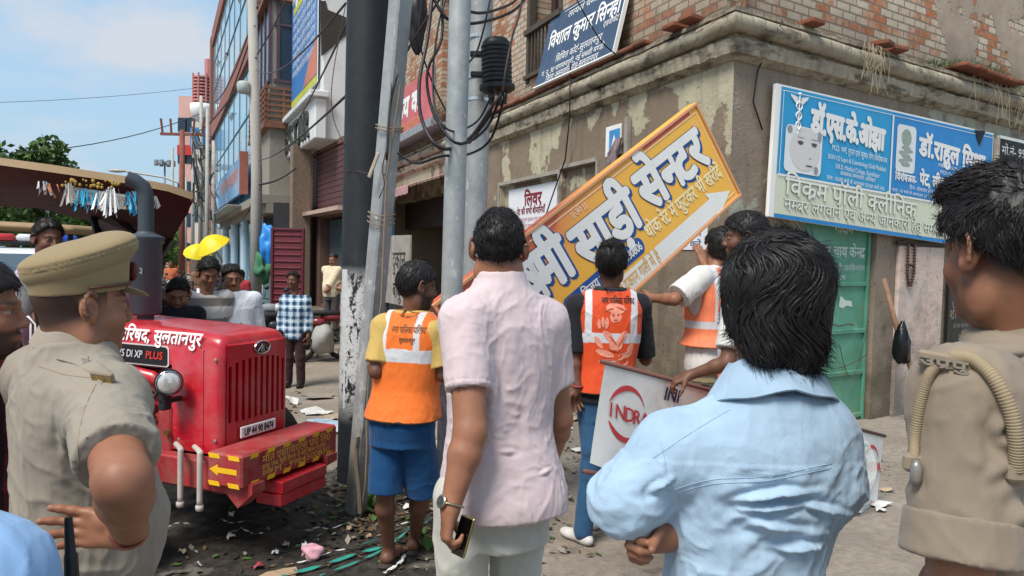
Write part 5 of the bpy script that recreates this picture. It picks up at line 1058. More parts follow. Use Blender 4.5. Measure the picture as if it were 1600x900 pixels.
mb = MB(); mb.tube([T(-1.38, 0, 1.2), T(-1.52, 0, 1.42)], .025, 8); mb.tube([T(-1.53, 0, 1.43)+TL*.19*math.cos(a)+(V((0, 0, .8))-TF*.6)*.0+(TF*.85+V((0, 0, .5)))*.19*math.sin(a) for a in [i*math.pi/12 for i in range(25)]], .015, 8); mb.build('steering_wheel', M_('plastic_black', '#17191d'), tr, smooth=True)
mb = MB(); mb.bbox((-1.38, 0, 1.24), (.06, .5, .2), MT, .02); mb.build('dashboard', M_('plastic_black', '#17191d'), tr)
mp_ = P(42, 455, 4.4); mb = MB(); mb.ell(mp_, (.055, .05, .15), 14, 10); mb.build('mirror', M_('mirror_grey', '#8e9090', .3, .1, metal=.4), tr, smooth=True); MB().tube([mp_+V((.03, .05, -.1)), mp_+V((.06, .08, -.4)), T(-1.5, -.35, 1.0)], .022, 8).build('mirror_arm', M_('plastic_black', '#17191d'), tr)
MB().lathe(T(-1.25, -.34, 1.02), -TL, [(0, .06), (.06, .075), (.09, .07), (.1, .03)], 16).build('side_lamp', M_('lamp_cream', '#c9c2ae', .3, .1), tr, smooth=True)
# canopy: thick moulded roof with a drooping far lip
CANT = mat('canopy_tan', '#947b5b', .7, .12, 3, .1, dirt='#7d6247', dirtamt=.5); CANR = mat('canopy_maroon', '#4a201f', .75, .2, 4, .1, dirt='#2d1614', dirtamt=.6)
def cp(x, y, Y): return P(x, y, Y)
top = [(-260, 222, 4.75), (0, 258, 4.9), (100, 272, 4.95), (200, 287, 5.05), (262, 299, 5.15), (300, 312, 5.25)]
far_ = [(-230, 312, 6.5), (-20, 318, 6.5), (60, 322, 6.5), (140, 342, 6.5), (215, 364, 6.4), (266, 376, 6.2)]
mb = MB(); nn = len(top); t1 = [cp(*q) for q in top]; t2 = [cp(*q) for q in far_]; thick = V((0, 0, .055)); dome = [V((0, 0, .11))]*nn
m1 = [(a+b)/2+V((0, 0, .16)) for a, b in zip(t1, t2)]
rows = [[p for p in t1], [p+V((0, .02, .05)) for p in t1], [p*.85+q*.15+V((0, 0, .10)) for p, q in zip(t1, t2)], m1, [p*.1+q*.9+V((0, 0, .10)) for p, q in zip(t1, t2)], [q+V((0, 0, .03)) for q in t2]]
vs = [p for r_ in rows for p in r_]; mb.add(vs, [(j*nn+i, j*nn+i+1, (j+1)*nn+i+1, (j+1)*nn+i) for j in range(len(rows)-1) for i in range(nn-1)]); mb.add([r_[-1] for r_ in rows], [tuple(range(len(rows)))]); cano = mb.build('canopy', CANT, tr, smooth=True, auto=50)
mb = MB(); rows = [[p-V((0, 0, .004)) for p in t1], [p*.85+q*.15+V((0, 0, -.05)) for p, q in zip(t1, t2)], [p*.5+q*.5+V((0, 0, -.02)) for p, q in zip(t1, t2)], [q-V((0, 0, .02)) for q in t2]]
vs = [p for r_ in rows for p in r_]; mb.add(vs, [(j*nn+i, j*nn+i+1, (j+1)*nn+i+1, (j+1)*nn+i) for j in range(len(rows)-1) for i in range(nn-1)]); mb.tube([t1[-1], t1[-1]*.5+t2[-1]*.5, t2[-1]], .014, 6); subpart(mb.build('underside', CANR, tr, smooth=True, auto=60), cano)
mb = MB(); mb.tube([cp(266, 376, 6.15), cp(243, 412, 5.6), T(-1.35, .33, 1.15)], .03, 8); mb.build('canopy_post', M_('plastic_black', '#17191d'), tr); mb = MB(); mb.tube([cp(147, 340, 6.3), cp(158, 385, 6.0), T(-2.1, .45, 1.3)], .035, 8); mb.build('canopy_post', M_('plastic_black', '#17191d'), tr); mb = MB(); mb.tube([cp(-160, 250, 4.9), T(-2.9, -.45, 1.2)], .03, 8); mb.build('canopy_post', M_('plastic_black', '#17191d'), tr); mb = MB(); mb.tube([cp(160, 322, 6.0), cp(215, 368, 6.2)], .025, 8); mb.build('canopy_post', M_('plastic_black', '#17191d'), tr)
mb = MB(); mb.add([cp(153, 342, 6.2), cp(210, 368, 6.1), cp(160, 385, 6.1)], [(0, 1, 2)]); mb.build('torn_cloth', M_('rag_grey', '#87777a'), tr)
Bp = [cp(108, 316, 5.02), cp(196, 327, 5.08), cp(196, 304, 5.08), cp(108, 291, 5.02)]
mb = MB(); mb.prism(Bp, V((0, .015, 0))); bp = mb.build('info_plate', M_('plate_ivory', '#c3c3bb', .5), tr); mb = MB(); xd = (Bp[1]-Bp[0]).normalized(); n_ = xd.cross(V((0, 0, 1))).normalized(); up = n_.cross(xd)
for i in range(4): lettering(mb, ['नगर पालिका परिषद सुलतानपुर', 'स्वच्छ भारत मिशन ट्रैक्टर', 'वार्ड नम्बर सेवा वाहन', 'सफाई कार्य हेतु प्रयोग'][i], Bp[0]+xd*.02+up*(.068-.021*i)-V((0, .002, 0)), xd, up, .022, width=.33, nd=n_, z0=.004)
subpart(mb.build('plate_lettering', BLACK, tr, fixn=False), bp)
rnd = random.Random(12)
for px, py, c_, n0, L0 in ((105, 290, '#cfc7c0', 12, .17), (66, 288, '#b9b9bb', 7, .09), (80, 292, '#c2794f', 6, .10), (130, 300, '#2f9fc4', 14, .13), (146, 302, '#3fa9cc', 10, .12), (172, 299, '#d8d8d6', 16, .18), (203, 305, '#3f9fc8', 14, .13), (214, 306, '#7f8b95', 10, .12), (238, 312, '#bdb9b4', 6, .12), (152, 304, '#cfd2d4', 7, .14)):
    mb = MB(); b0 = cp(px, py-3, 4.9)
    for i in range(n0):
        d = V((rnd.gauss(0, .25), rnd.gauss(0, .2), -1)).normalized(); l_ = L0*rnd.uniform(.6, 1.1); s_ = b0+V((rnd.gauss(0, .02), rnd.gauss(0, .01), rnd.gauss(0, .008))); sd_ = V((rnd.uniform(-1, 1), rnd.uniform(-1, 1), 0)).normalized()*.004; mb.quad(s_-sd_, s_+sd_, s_+d*l_+sd_+V((.01, 0, .01)), s_+d*l_-sd_)
    mb.build('tinsel_tassel', M_('tinsel'+c_, c_, .35, .1, metal=.3), tr, fixn=False)
mb = MB(); 
for i in range(36): c0 = cp(97+rnd.uniform(0, 100), 281+rnd.uniform(0, 14), 4.95); mb.ell(c0, rnd.uniform(.006, .014), 6, 4)
mb.build('marigold_string', M_('marigold', '#a98a3f', .7, .3), tr)
# second canopy beyond
t = thing('utility_vehicle', 'tan roofed service vehicle half hidden behind the driver', 'vehicle', (P(40, 400, 8).x, 8, 0)); mb = MB(); a, b = P(-150, 350, 8), P(118, 354, 8); mb.bbox((0, 0, 0), ((b-a).length, 1.3, .10), Matrix.Translation((a+b)/2+V((0, .6, 0))) @ Matrix.Rotation(.03, 4, 'Y'), .04); mb.build('roof', CANT, t, smooth=True, auto=60)
for q in (-140, 110): 
    p_ = P(q, 356, 8.3); MB().cyl((p_.x, 8.3, p_.z), (p_.x, 8.3, .7), .03).build('post', M_('plastic_black', '#17191d'), t)
MB().bbox(((a.x+b.x)/2, 8.7, .75), (1.7, 1.0, .5), None, .08).build('body', M_('veh_green', '#3d5a4c', .5), t)
for sx in (-.6, .6): MB().lathe(((a.x+b.x)/2+sx, 8.1, .3), (0, 1, 0), [(0, .1), (0, .28), (.05, .3), (.13, .3), (.18, .28), (.18, .1)], 20).build('wheel', TYRE, t, smooth=True, auto=40)
# ---- police car
kw = mat('car_white', '#dfe3e6', .3, .04, 2, 0, spec=.5); CG = M_('car_glass', '#5b6a76', .1, .06, metal=.3)
pc = thing('police_car', 'white police car with a red and blue roof light bar', 'car', (P(50, 400, 12.0).x, 12.0, -.05)); MPc = frame((P(50, 400, 12.0).x, 12.0, -.05), V((.84, .54, 0)).normalized(), V((-.54, .84, 0)).normalized(), (0, 0, 1))
def carsec(y, w0, w1, z0, zw, zr):    # half section list
    return [(-w0, z0), (-w0-.02, (z0+zw)/2), (-w0, zw), (-w1, zr-.08), (-w1+.12, zr), (w1-.12, zr), (w1, zr-.08), (w0, zw), (w0+.02, (z0+zw)/2), (w0, z0)]
secs = [(-2.15, .72, .70, .45, .80, .86), (-2.05, .82, .76, .35, .95, 1.0), (-1.2, .86, .78, .35, 1.06, 1.10), (-1.05, .86, .74, .35, 1.1, 1.14), (-.45, .86, .68, .35, 1.12, 1.72), (-.1, .86, .66, .35, 1.12, 1.80), (1.2, .86, .66, .35, 1.12, 1.80), (1.9, .86, .68, .35, 1.12, 1.72), (2.1, .82, .7, .4, 1.1, 1.2)]
mb = MB(); n = 10; vs = [MPc @ V((x, y, z)) for (y, *r) in secs for (x, z) in carsec(y, *r)]; mb.add(vs, [(i*n+k, i*n+(k+1) % n, (i+1)*n+(k+1) % n, (i+1)*n+k) for i in range(len(secs)-1) for k in range(n)]); mb.add([vs[k] for k in range(n)], [tuple(range(n))]); mb.add(vs[-n:], [tuple(range(n))]); mb.build('body', kw, pc, smooth=True, auto=30)
mb = MB(); mb.quad(*[MPc @ V(q) for q in ((-.72, -1.06, 1.145), (.72, -1.06, 1.145), (.62, -.50, 1.69), (-.62, -.50, 1.69))]); mb.v = [q+MPc.to_3x3() @ V((0, -.012, .012)) for q in mb.v]; mb.build('windscreen', CG, pc)
for sg in (-1, 1): mb = MB(); mb.add([MPc @ V((sg*x, y, z)) for x, y, z in ((.862, -.95, 1.15), (.862, 1.8, 1.15), (.70, 1.5, 1.66), (.70, -.42, 1.66))], [(0, 1, 2, 3)]); mb.build('side_window', CG, pc)
for sx in (-.8, .8):
    for sy in (-1.35, 1.4): MB().lathe(MPc @ V((sx-.09, sy, .34)), MPc.to_3x3() @ V((1, 0, 0)), [(0, .15), (0, .3), (.04, .34), (.14, .34), (.18, .3), (.18, .15)], 22).build('wheel', TYRE, pc, smooth=True, auto=40)
for sx in (-.62, .62): MB().ell(MPc @ V((sx, -2.08, .78)), (.16, .08, .09)).build('headlight', M_('lens_glass', '#d9d6d0'), pc, smooth=True)
for sx in (-.95, .95): MB().ell(MPc @ V((sx, -.8, 1.2)), (.1, .07, .09)).build('door_mirror', kw, pc, smooth=True)
lb_ = MB().bbox((0, -.05, 1.865), (1.22, .26, .05), MPc, .01).build('light_bar', M_('plastic_black', '#17191d'), pc)
for sx, c_, nm in ((-.43, '#b4323a', 'red_lamp'), (.43, '#2450c0', 'blue_lamp'), (0, '#c9ccd2', 'clear_lamp')): subpart(MB().bbox((sx, -.05, 1.95), (.42 if sx else .43, .25, .13), MPc, .04).build(nm, M_(nm, c_, .25, .05), pc, smooth=True, auto=50), lb_)
for sx in (-.5, .5): subpart(MB().box((sx, -.05, 1.82), (.06, .2, .06), MPc).build('light_foot', M_('steel_grey', '#8a8c8c'), pc), lb_)
# ---- motorbikes
def motorbike(label, x, Y, ang, col, group='motorbikes parked along the street'):
    t = thing('motorbike', label, 'motorbike', (x, Y, gz(x, Y)), group); Mb = frame((x, Y, gz(x, Y)), (math.cos(ang), math.sin(ang), 0), (-math.sin(ang), math.cos(ang), 0), (0, 0, 1)) @ Matrix.Rotation(.14, 4, 'X'); f = lambda a, b, c: Mb @ V((a, b, c)); ay = Mb.to_3x3() @ V((0, 1, 0))
    for u in (-.63, .63):
        w_ = MB(); w_.tube([f(u+.27*math.cos(a), 0, .31+.27*math.sin(a)) for a in [i*math.pi/10 for i in range(21)]], .045, 8, False); w_.tube([f(u+.24*math.cos(a), 0, .31+.24*math.sin(a)) for a in (.4, 3.54)], .008, 4); w_.tube([f(u+.24*math.cos(a), 0, .31+.24*math.sin(a)) for a in (1.9, 5.04)], .008, 4); w_.build('wheel', TYRE, t, smooth=True)
    m = M_('bike'+col, col, .25, .08); b = MB(); b.ell(f(.12, 0, .83), (.27, .13, .13), 12, 8, Mb.to_3x3()); b.ell(f(-.48, 0, .78), (.25, .10, .09), 10, 6, Mb.to_3x3()); b.ell(f(-.2, 0, .68), (.16, .11, .10), 10, 6, Mb.to_3x3()); b.build('body_panel', m, t, smooth=True)
    s_ = MB(); s_.bbox((-.28, 0, .85), (.62, .22, .10), Mb, .03); s_.build('seat', M_('seat_black', '#1f1f21'), t, smooth=True, auto=50)
    e = MB(); e.bbox((.05, 0, .48), (.34, .26, .30), Mb, .05); e.tube([f(.2, .12, .4), f(-.3, .14, .3), f(-.8, .15, .38)], .035, 7); e.tube([f(.63, 0, .31), f(.45, 0, .85), f(.40, 0, 1.0)], .035, 7); e.tube([f(-.63, .05, .31), f(-.3, .05, .7)], .02, 6); e.tube([f(-.1, -.1, .4), f(-.2, -.22, .02)], .012, 5); e.build('engine', DKM, t, smooth=True, auto=40)
    h = MB(); h.tube([f(.36, -.36, 1.02), f(.40, -.2, 1.06), f(.42, 0, 1.02), f(.40, .2, 1.06), f(.36, .36, 1.02)], .014, 6); h.tube([f(.38, .24, 1.05), f(.36, .3, 1.22)], .006, 5); h.tube([f(.38, -.24, 1.05), f(.36, -.3, 1.22)], .006, 5); h.ell(f(.36, .32, 1.24), (.05, .05, .04), 8, 6); h.ell(f(.36, -.32, 1.24), (.05, .05, .04), 8, 6); h.build('handlebar', DKM, t, smooth=True)
    MB().lathe(f(.46, 0, .93), Mb.to_3x3() @ V((1, 0, 0)), [(0, .05), (.04, .10), (.10, .09), (.11, .02)], 12).build('headlight', M_('lens_glass', '#d9d6d0'), t, smooth=True)
    g_ = MB(); g_.gridf(lambda u, v: f(.63+.34*math.cos(.5+2.0*u), -.06+.12*v, .31+.34*math.sin(.5+2.0*u)), 8, 1); g_.build('mudguard', m, t)
    return t
motorbike('dark motorbike with a silver tank just left of the checked shirt man', P(412, 400, 12.5).x, 12.6, -2.5, '#3a3d42'); motorbike('silver grey motorbike in front of the maroon steel door', P(430, 400, 14).x, 14.2, -2.2, '#8d949b'); motorbike('red panelled motorbike leaning right of the white shirt man', P(440, 400, 13).x+.35, 13.4, -2.9, '#7c2e34')
rnd = random.Random(51)
for i in range(16):
    Y = 13+i*.95; x = P(400-9.6*i+rnd.uniform(-10, 6), 400, Y).x
    motorbike('dark motorbike in the dense parked row behind the watching men', x, Y, -2.3+rnd.uniform(-.3, .3), rnd.choice(['#22262c', '#22262c', '#3a3d42', '#2c3a55', '#59616a']), 'dense row of motorbikes behind the men')
for i in range(8):
    Y = 12.2+i*.9; x = P(300-9*i, 400, Y).x; motorbike('dark motorbike in the dense parked row behind the watching men', x, Y, -2.0+rnd.uniform(-.4, .4), rnd.choice(['#22262c', '#3a3d42', '#59616a']), 'dense row of motorbikes behind the men')
# steel bench and sacks near the doorman
t = thing('bench', 'low grey bench by the white building step', 'bench', (P(485, 400, 15.6).x, 15.6, 0)); x0 = P(482, 400, 15.6).x; MB().bbox((x0, 15.6, .45), (.9, .35, .05), None, .01).build('seat', M_('bench_grey', '#6f6a63', .8), t)
for sx in (-.35, .35): MB().box((x0+sx, 15.6, .21), (.05, .3, .42)).build('leg', M_('bench_grey', '#6f6a63'), t)
lumpy('sack', 'light grey sack slumped beside the checked shirt man', 'sack', (P(500, 500, 13.0).x, 13.2, .22), (.2, .3, .28), M_('sack_grey', '#9a9994', .7), 8)
# ================================================================== soft bodies: smooth blended volumes turned into one skin
def arr(p): return np.array([float(q) for q in p])
def vnoise(p, seed=0):
    p = np.asarray(p, float); i = np.floor(p).astype(np.int64); f = p-i; f = f*f*(3-2*f); out = 0
    for dx in (0, 1):
        for dy in (0, 1):
            for dz in (0, 1):
                h = (i[:, 0]+dx)*73856093 ^ (i[:, 1]+dy)*19349663 ^ (i[:, 2]+dz)*83492791 ^ (seed*2654435)
                h = (h ^ (h >> 13))*1274126177; h = (h ^ (h >> 16)) & 0xffff
                w_ = (f[:, 0] if dx else 1-f[:, 0])*(f[:, 1] if dy else 1-f[:, 1])*(f[:, 2] if dz else 1-f[:, 2]); out = out + w_*(h/65535.0)
    return out*2-1
class Sdf:
    def __init__(s): s.p = []
    def _add(s, f, c, R, k, op): s.p.append((f, arr(c), R, k, op)); return s
    def cone(s, a, b, ra, rb=None, k=.02, op='u', sq=None, cut=None):
        a, b = arr(a), arr(b); rb = ra if rb is None else rb; ab = b-a; L2 = max(1e-9, ab@ab)
        def f(p):
            q = p-a; 
            if sq is not None: n, m = arr(sq[0]), sq[1]; q = q + np.outer(q@n, n)*(m-1)*1.0; abq = ab + n*(ab@n)*(m-1)
            else: abq = ab
            t = np.clip(q@abq/max(1e-9, abq@abq), 0, 1); d = np.linalg.norm(q-t[:, None]*abq, axis=1)-(ra+(rb-ra)*t)
            if sq is not None and sq[1] > 1: d = d/(.5+.5*sq[1])
            for pt, nn in (cut or ()): d = np.maximum(d, (p-arr(pt))@arr(nn))
            return d
        return s._add(f, (a+b)/2, math.sqrt(L2)/2+max(ra, rb)*1.3, k, op)
    def ell(s, c, r, R=None, k=.02, op='u', cut=None):
        c = arr(c); r = arr(r) if hasattr(r, '__len__') else np.array([r]*3, float); Rm = np.array(R) if R is not None else np.eye(3)
        def f(p):
            q = (p-c)@Rm; k0 = np.linalg.norm(q/r, axis=1); k1 = np.linalg.norm(q/(r*r), axis=1); d = k0*(k0-1)/np.maximum(k1, 1e-6)
            for pt, nn in (cut or ()): d = np.maximum(d, (p-arr(pt))@arr(nn))
            return d
        return s._add(f, c, float(r.max()), k, op)
    def loft(s, o, R, st, n=2.4, k=.03, op='u'):
        """stations (h, cx, cy, a, b) along local z of frame R (columns x,y,z) at o"""
        o = arr(o); Rm = np.array(R); st = np.array(sorted(st), float); h0, h1 = st[0, 0], st[-1, 0]; hh = np.linspace(h0, h1, 60); 
        # smooth interpolation through the stations
        def sm(col):
            y = np.interp(hh, st[:, 0], st[:, col]); 
            for _ in range(6): y[1:-1] = .25*y[:-2]+.5*y[1:-1]+.25*y[2:]
            return y
        C_ = [sm(i) for i in range(1, 5)]
        def f(p):
            q = (p-o)@Rm; h = np.clip(q[:, 2], h0, h1); cx, cy, a, b = [np.interp(h, hh, c) for c in C_]
            x, y = np.abs(q[:, 0]-cx)/a, np.abs(q[:, 1]-cy)/b; g = (x**n+y**n)**(1/n); d = (g-1)*np.minimum(a, b)
            e = np.maximum(h0-q[:, 2], q[:, 2]-h1); return np.where(e > 0, np.sqrt(np.maximum(d, 0)**2+e*e), np.maximum(d, e))
        mid = o + Rm@np.array([st[:, 1].mean(), st[:, 2].mean(), (h0+h1)/2]); return s._add(f, mid, math.hypot((h1-h0)/2, max(st[:, 3].max(), st[:, 4].max())*1.45)+.03, k, op)
    def fn(s, f, c, R, k=.02, op='u'): return s._add(f, c, R, k, op)
    def eval(s, p, far=.4):
        d = np.full(len(p), far)
        for f, c, R, k, op in s.p:
            m = np.einsum('ij,ij->i', p-c, p-c) < (R+.10)**2
            if not m.any(): continue
            v = f(p[m]); d0 = d[m]
            if op == 'u': h = np.clip(.5+.5*(d0-v)/k, 0, 1); d[m] = d0*(1-h)+v*h-k*h*(1-h)
            elif op == 's': v = -v; h = np.clip(.5-.5*(d0-v)/k, 0, 1); d[m] = d0*(1-h)+v*h+k*h*(1-h)
            elif op == 'i': d[m] = np.maximum(d0, v)
        return d
    def mesh(s, res):
        lo = np.min([c-R for f, c, R, k, op in s.p if op == 'u'], 0)-res*4; hi = np.max([c+R for f, c, R, k, op in s.p if op == 'u'], 0)+res*4
        cs = res*4; nc = np.ceil((hi-lo)/cs).astype(int)+1
        gx = [lo[i]+cs*np.arange(nc[i]) for i in range(3)]; G_ = np.stack(np.meshgrid(*gx, indexing='ij'), -1).reshape(-1, 3); dc = s.eval(G_).reshape(nc)
        # blocks of 4^3 cells whose corner value says that the surface may pass
        near = np.abs(dc) < cs*1.9; nf = (nc-1)*4+1
        up = lambda a: np.repeat(np.repeat(np.repeat(a, 4, 0), 4, 1), 4, 2)
        # nearest coarse node for each fine node
        ix = [np.clip((np.arange(nf[i])+2)//4, 0, nc[i]-1) for i in range(3)]
        D = dc[np.ix_(*ix)].copy(); Nm = near[np.ix_(*ix)]; idx = np.argwhere(Nm); D[Nm] = s.eval(lo+idx*res)
        ins = D < 0; c8 = [ins[a:nf[0]-1+a, b:nf[1]-1+b, c:nf[2]-1+c] for a in (0, 1) for b in (0, 1) for c in (0, 1)]
        al = c8[0].copy(); an = c8[0].copy()
        for q in c8[1:]: al &= q; an |= q
        act = an & ~al; ids = np.full(act.shape, -1, np.int64); ca = np.argwhere(act); ids[act] = np.arange(len(ca))
        acc = np.zeros((len(ca), 3)); cnt = np.zeros(len(ca))
        cr = [(a, b, c) for a in (0, 1) for b in (0, 1) for c in (0, 1)]; val = {q: D[ca[:, 0]+q[0], ca[:, 1]+q[1], ca[:, 2]+q[2]] for q in cr}
        for q in cr:
            for ax in range(3):
                if q[ax] == 0:
                    q2 = list(q); q2[ax] = 1; q2 = tuple(q2); a, b = val[q], val[q2]; m = (a < 0) != (b < 0); t = np.zeros(len(ca)); t[m] = a[m]/(a[m]-b[m])
                    pt = np.tile(np.array(q, float), (len(ca), 1)); pt[:, ax] = t; acc[m] += pt[m]; cnt[m] += 1
        vs = lo+(ca+acc/cnt[:, None])*res; fs = []
        for ax in range(3):
            sl = [slice(1, -1)]*3; o1, o2 = [(1, 2), (2, 0), (0, 1)][ax]
            A_ = [slice(None)]*3; A_[ax] = slice(0, nf[ax]-1); B_ = [slice(None)]*3; B_[ax] = slice(1, nf[ax]); a, b = ins[tuple(A_)], ins[tuple(B_)]
            e = np.argwhere(a != b); e = e[(e[:, o1] > 0) & (e[:, o2] > 0) & (e[:, o1] < nf[o1]-1) & (e[:, o2] < nf[o2]-1)]
            if not len(e): continue
            def cell(d1, d2):
                q = e.copy(); q[:, o1] += d1; q[:, o2] += d2; return ids[q[:, 0], q[:, 1], q[:, 2]]
            quad = np.stack([cell(-1, -1), cell(0, -1), cell(0, 0), cell(-1, 0)], 1); fl = a[e[:, 0], e[:, 1], e[:, 2]]; quad[~fl] = quad[~fl][:, ::-1]; fs.append(quad)
        fs = np.concatenate(fs); fs = fs[(fs >= 0).all(1)]; return vs, fs
def vnormals(vs, fs):
    a = vs[fs[:, 1]]-vs[fs[:, 3]]; b = vs[fs[:, 0]]-vs[fs[:, 2]]; n = np.cross(b, a); N = np.zeros_like(vs)
    for i in range(4): np.add.at(N, fs[:, i], n)
    return N/np.maximum(np.linalg.norm(N, axis=1), 1e-9)[:, None]
def soft(name, sdf, res, m, parent, disp=None, color=None):
    vs, fs = sdf.mesh(res)
    if disp is not None:
        N = vnormals(vs, fs); vs = vs + N*disp(vs)[:, None]
    loc = np.array(parent['_loc']); me = bpy.data.meshes.new(name); q = (vs-loc).astype(np.float32)
    me.vertices.add(len(q)); me.vertices.foreach_set('co', q.ravel()); me.loops.add(len(fs)*4); me.loops.foreach_set('vertex_index', fs.astype(np.int32).ravel()); me.polygons.add(len(fs)); me.polygons.foreach_set('loop_start', np.arange(0, len(fs)*4, 4, dtype=np.int32)); me.polygons.foreach_set('loop_total', np.full(len(fs), 4, np.int32)); me.polygons.foreach_set('use_smooth', np.ones(len(fs), bool)); me.update(calc_edges=True)
    if color is not None:
        c = color(vs) if callable(color) else np.tile(np.array(color, float), (len(vs), 1)); ca = me.color_attributes.new('Col', 'FLOAT_COLOR', 'POINT'); ca.data.foreach_set('color', np.c_[c, np.ones(len(c))].astype(np.float32).ravel())
    me.materials.append(m); o = bpy.data.objects.new(name, me); put(o, parent, Matrix.Translation(V(parent['_loc']))); o['_loc'] = list(parent['_loc']); o['_n'] = len(vs)
    return o
def bvh_of(o):
    me = o.data; M = wm(o); return BVHTree.FromPolygons([M @ v.co for v in me.vertices], [tuple(p.vertices) for p in me.polygons])
def press(mb, bvh, d, off=.003):
    """lay a flat sheet of strokes on a surface along direction d"""
    d = V(d).normalized(); out = []
    for q in mb.v:
        h = bvh.ray_cast(q-d*.6, d); out.append((h[0]-d*off) if h[0] is not None else q)
    mb.v = out; return mb
# ---------------------------------------------------------------- heads, hands
SKIN = skin('skin', '#7a5240')
def R3(f, up=(0, 0, 1)):
    f = V(f).normalized(); x = f.cross(V(up)).normalized(); z = x.cross(f).normalized(); return np.array([[x[i], f[i], z[i]] for i in range(3)])
class Head:
    def __init__(s, c, f, up=(0, 0, 1), sc=1.0): s.c = arr(c); s.R = R3(f, up); s.s = sc
    def w(s, x, y, z): return s.c + s.R@(np.array([x, y, z])*s.s)
    def loc(s, p): return ((p-s.c)@s.R)/s.s
    def build(s, S_, neck, nr=.054, jaw=1.0, fat=0.0):
        k = s.s; R = s.R; W_ = s.w
        S_.ell(W_(0, -.014, .032), np.array([.075, .096, .090])*k, R, .02); S_.ell(W_(0, .030, -.050), np.array([.056+fat, .062, .078])*k*jaw, R, .03); S_.ell(W_(0, .068, -.104), np.array([.024, .020, .018])*k, R, .03)
        for sx in (-1, 1):
            S_.ell(W_(sx*.036, .054, -.030), np.array([.028+fat*.6, .028, .026])*k, R, .025); S_.cone(W_(sx*.010, .085, .024), W_(sx*.046, .072, .022), .010*k, .008*k, .014)
            S_.ell(W_(sx*.058, -.005, -.075), np.array([.018+fat, .03, .04])*k, R, .03)
        for sx in (-1, 1): S_.ell(W_(sx*.033, .096, .003), np.array([.019, .014, .011])*k, R, .012, 's')
        for sx in (-1, 1): S_.ell(W_(sx*.032, .075, .003), np.array([.0145]*3)*k, R, .004)
        S_.cone(W_(0, .088, .012), W_(0, .107, -.030), .008*k, .012*k, .010); S_.ell(W_(-.012, .099, -.035), np.array([.009, .010, .008])*k, R, .008); S_.ell(W_(.012, .099, -.035), np.array([.009, .010, .008])*k, R, .008)
        S_.ell(W_(0, .090, -.062), np.array([.024, .010, .0065])*k, R, .006); S_.ell(W_(0, .089, -.0745), np.array([.021, .010, .0075])*k, R, .006)
        for sx in (-1, 1):               # ear: plate, rim, hollow, lobe
            S_.ell(W_(sx*.084, -.016, -.004), np.array([.012, .021, .034])*k, R@np.array([[1, 0, -.3*sx], [0, 1, 0], [.3*sx, 0, 1]]), .008)
            pts = [W_(sx*.092+sx*.006*math.sin(t), -.018-.018*math.sin(t)+.004, .004+.029*math.cos(t)) for t in np.linspace(-.7, 2.7, 8)]
            for a, b in zip(pts[:-1], pts[1:]): S_.cone(a, b, .0050*k, .0048*k, .004)
            S_.ell(W_(sx*.0965, -.009, -.003), np.array([.010, .009, .014])*k, R, .005, 's'); S_.ell(W_(sx*.083, -.004, -.032), np.array([.007, .008, .009])*k, R, .006)
        S_.cone(W_(0, -.022, -.055), neck, nr*k, nr*1.08*k, .03)
    def paint(s, tone, beard=0.0, mous=0.0, stub=.0, hair=(.012, .010, .009), brow=.7, fade=None):
        tone = np.array(tone); hair = np.array(hair)
        def f(p):
            q = s.loc(p); x, y, z = q[:, 0], q[:, 1], q[:, 2]; ax = np.abs(x); c = np.tile(tone, (len(p), 1)); near = (np.linalg.norm(q, axis=1) < .16)
            def bl(m, col, a): c[:] = c*(1-(m*a)[:, None]) + np.array(col)*(m*a)[:, None]
            g = lambda v, w: np.exp(-(v/w)**2)
            front = (y > .03)*near
            bl(g(ax-.034, .020)*g(y-.062, .03)*near*g(z+.02, .03), tone*np.array([1.15, .95, .9]), .3)
            if stub or beard:
                jaw = np.clip((-.040-z)/.012, 0, 1)*np.clip((y+.012)/.02, 0, 1)*near*np.clip((z+.135)/.02, 0, 1); bl(jaw*(1-g(x, .024)*g(z+.068, .012)*(y > .07)), hair, max(stub, beard))
                side = g(ax-.068, .016)*g(y-.012, .018)*np.clip((.02-z)/.03, 0, 1)*(z > -.06)*near; bl(side, hair, max(stub, beard)*.9)
            bl(np.clip(1-((x/.023)**2+((z+.068)/.011)**2), 0, 1)**.5*(y > .078)*near, tone*np.array([.95, .62, .60]), .7)
            if mous: bl(np.clip(1.3-((x/.030)**2+((z+.052+.10*ax)/.0075)**2), 0, 1)*(y > .07)*near, hair, mous)
            bl(np.clip(1.4-(((ax-.033)/.024)**2+((z-.026-.02*(ax-.033))/.0058)**2), 0, 1)*(y > .045)*near, hair, brow)
            e = np.clip(1.4-(((ax-.032)/.0120)**2+((z-.003)/.0042)**2), 0, 1)*(y > .05)*near; bl((e > .05)*1., (.30, .26, .23), 1); bl(np.clip(1.3-(((ax-.032)/.0068)**2+((z-.0035)/.0075)**2), 0, 1)*(y > .05)*near*(e > .02), (.015, .010, .008), 1)
            bl(g(ax-.032, .016)*g(z-.011, .0035)*(y > .05)*near, hair, .75); bl(g(ax-.0115, .0045)*g(z+.042, .004)*(y > .09)*near, (.03, .015, .012), .8)
            bl(g(ax-.088, .012)*g(y+.01, .012)*near*(np.abs(z) < .03), tone*np.array([.95, .72, .65]), .35)
            if fade is not None:
                hl = np.interp(y, [-.12, -.08, -.03, .0, .02], fade); m = np.clip((z-hl)/.035, 0, 1)*(y < .03)*(ax < .1)*near*(np.hypot(x, y+.01) > .04); bl(m*(1-g(ax-.086, .010)*(y > -.045)), hair, .88)
            return np.clip(c, 0, 1)
        return f
HAIRM = NT('hair_black'); HAIRM.bump(HAIRM.noise(260, 2, .5, HAIRM.mapv((1, 1, .15))), .5, .002)
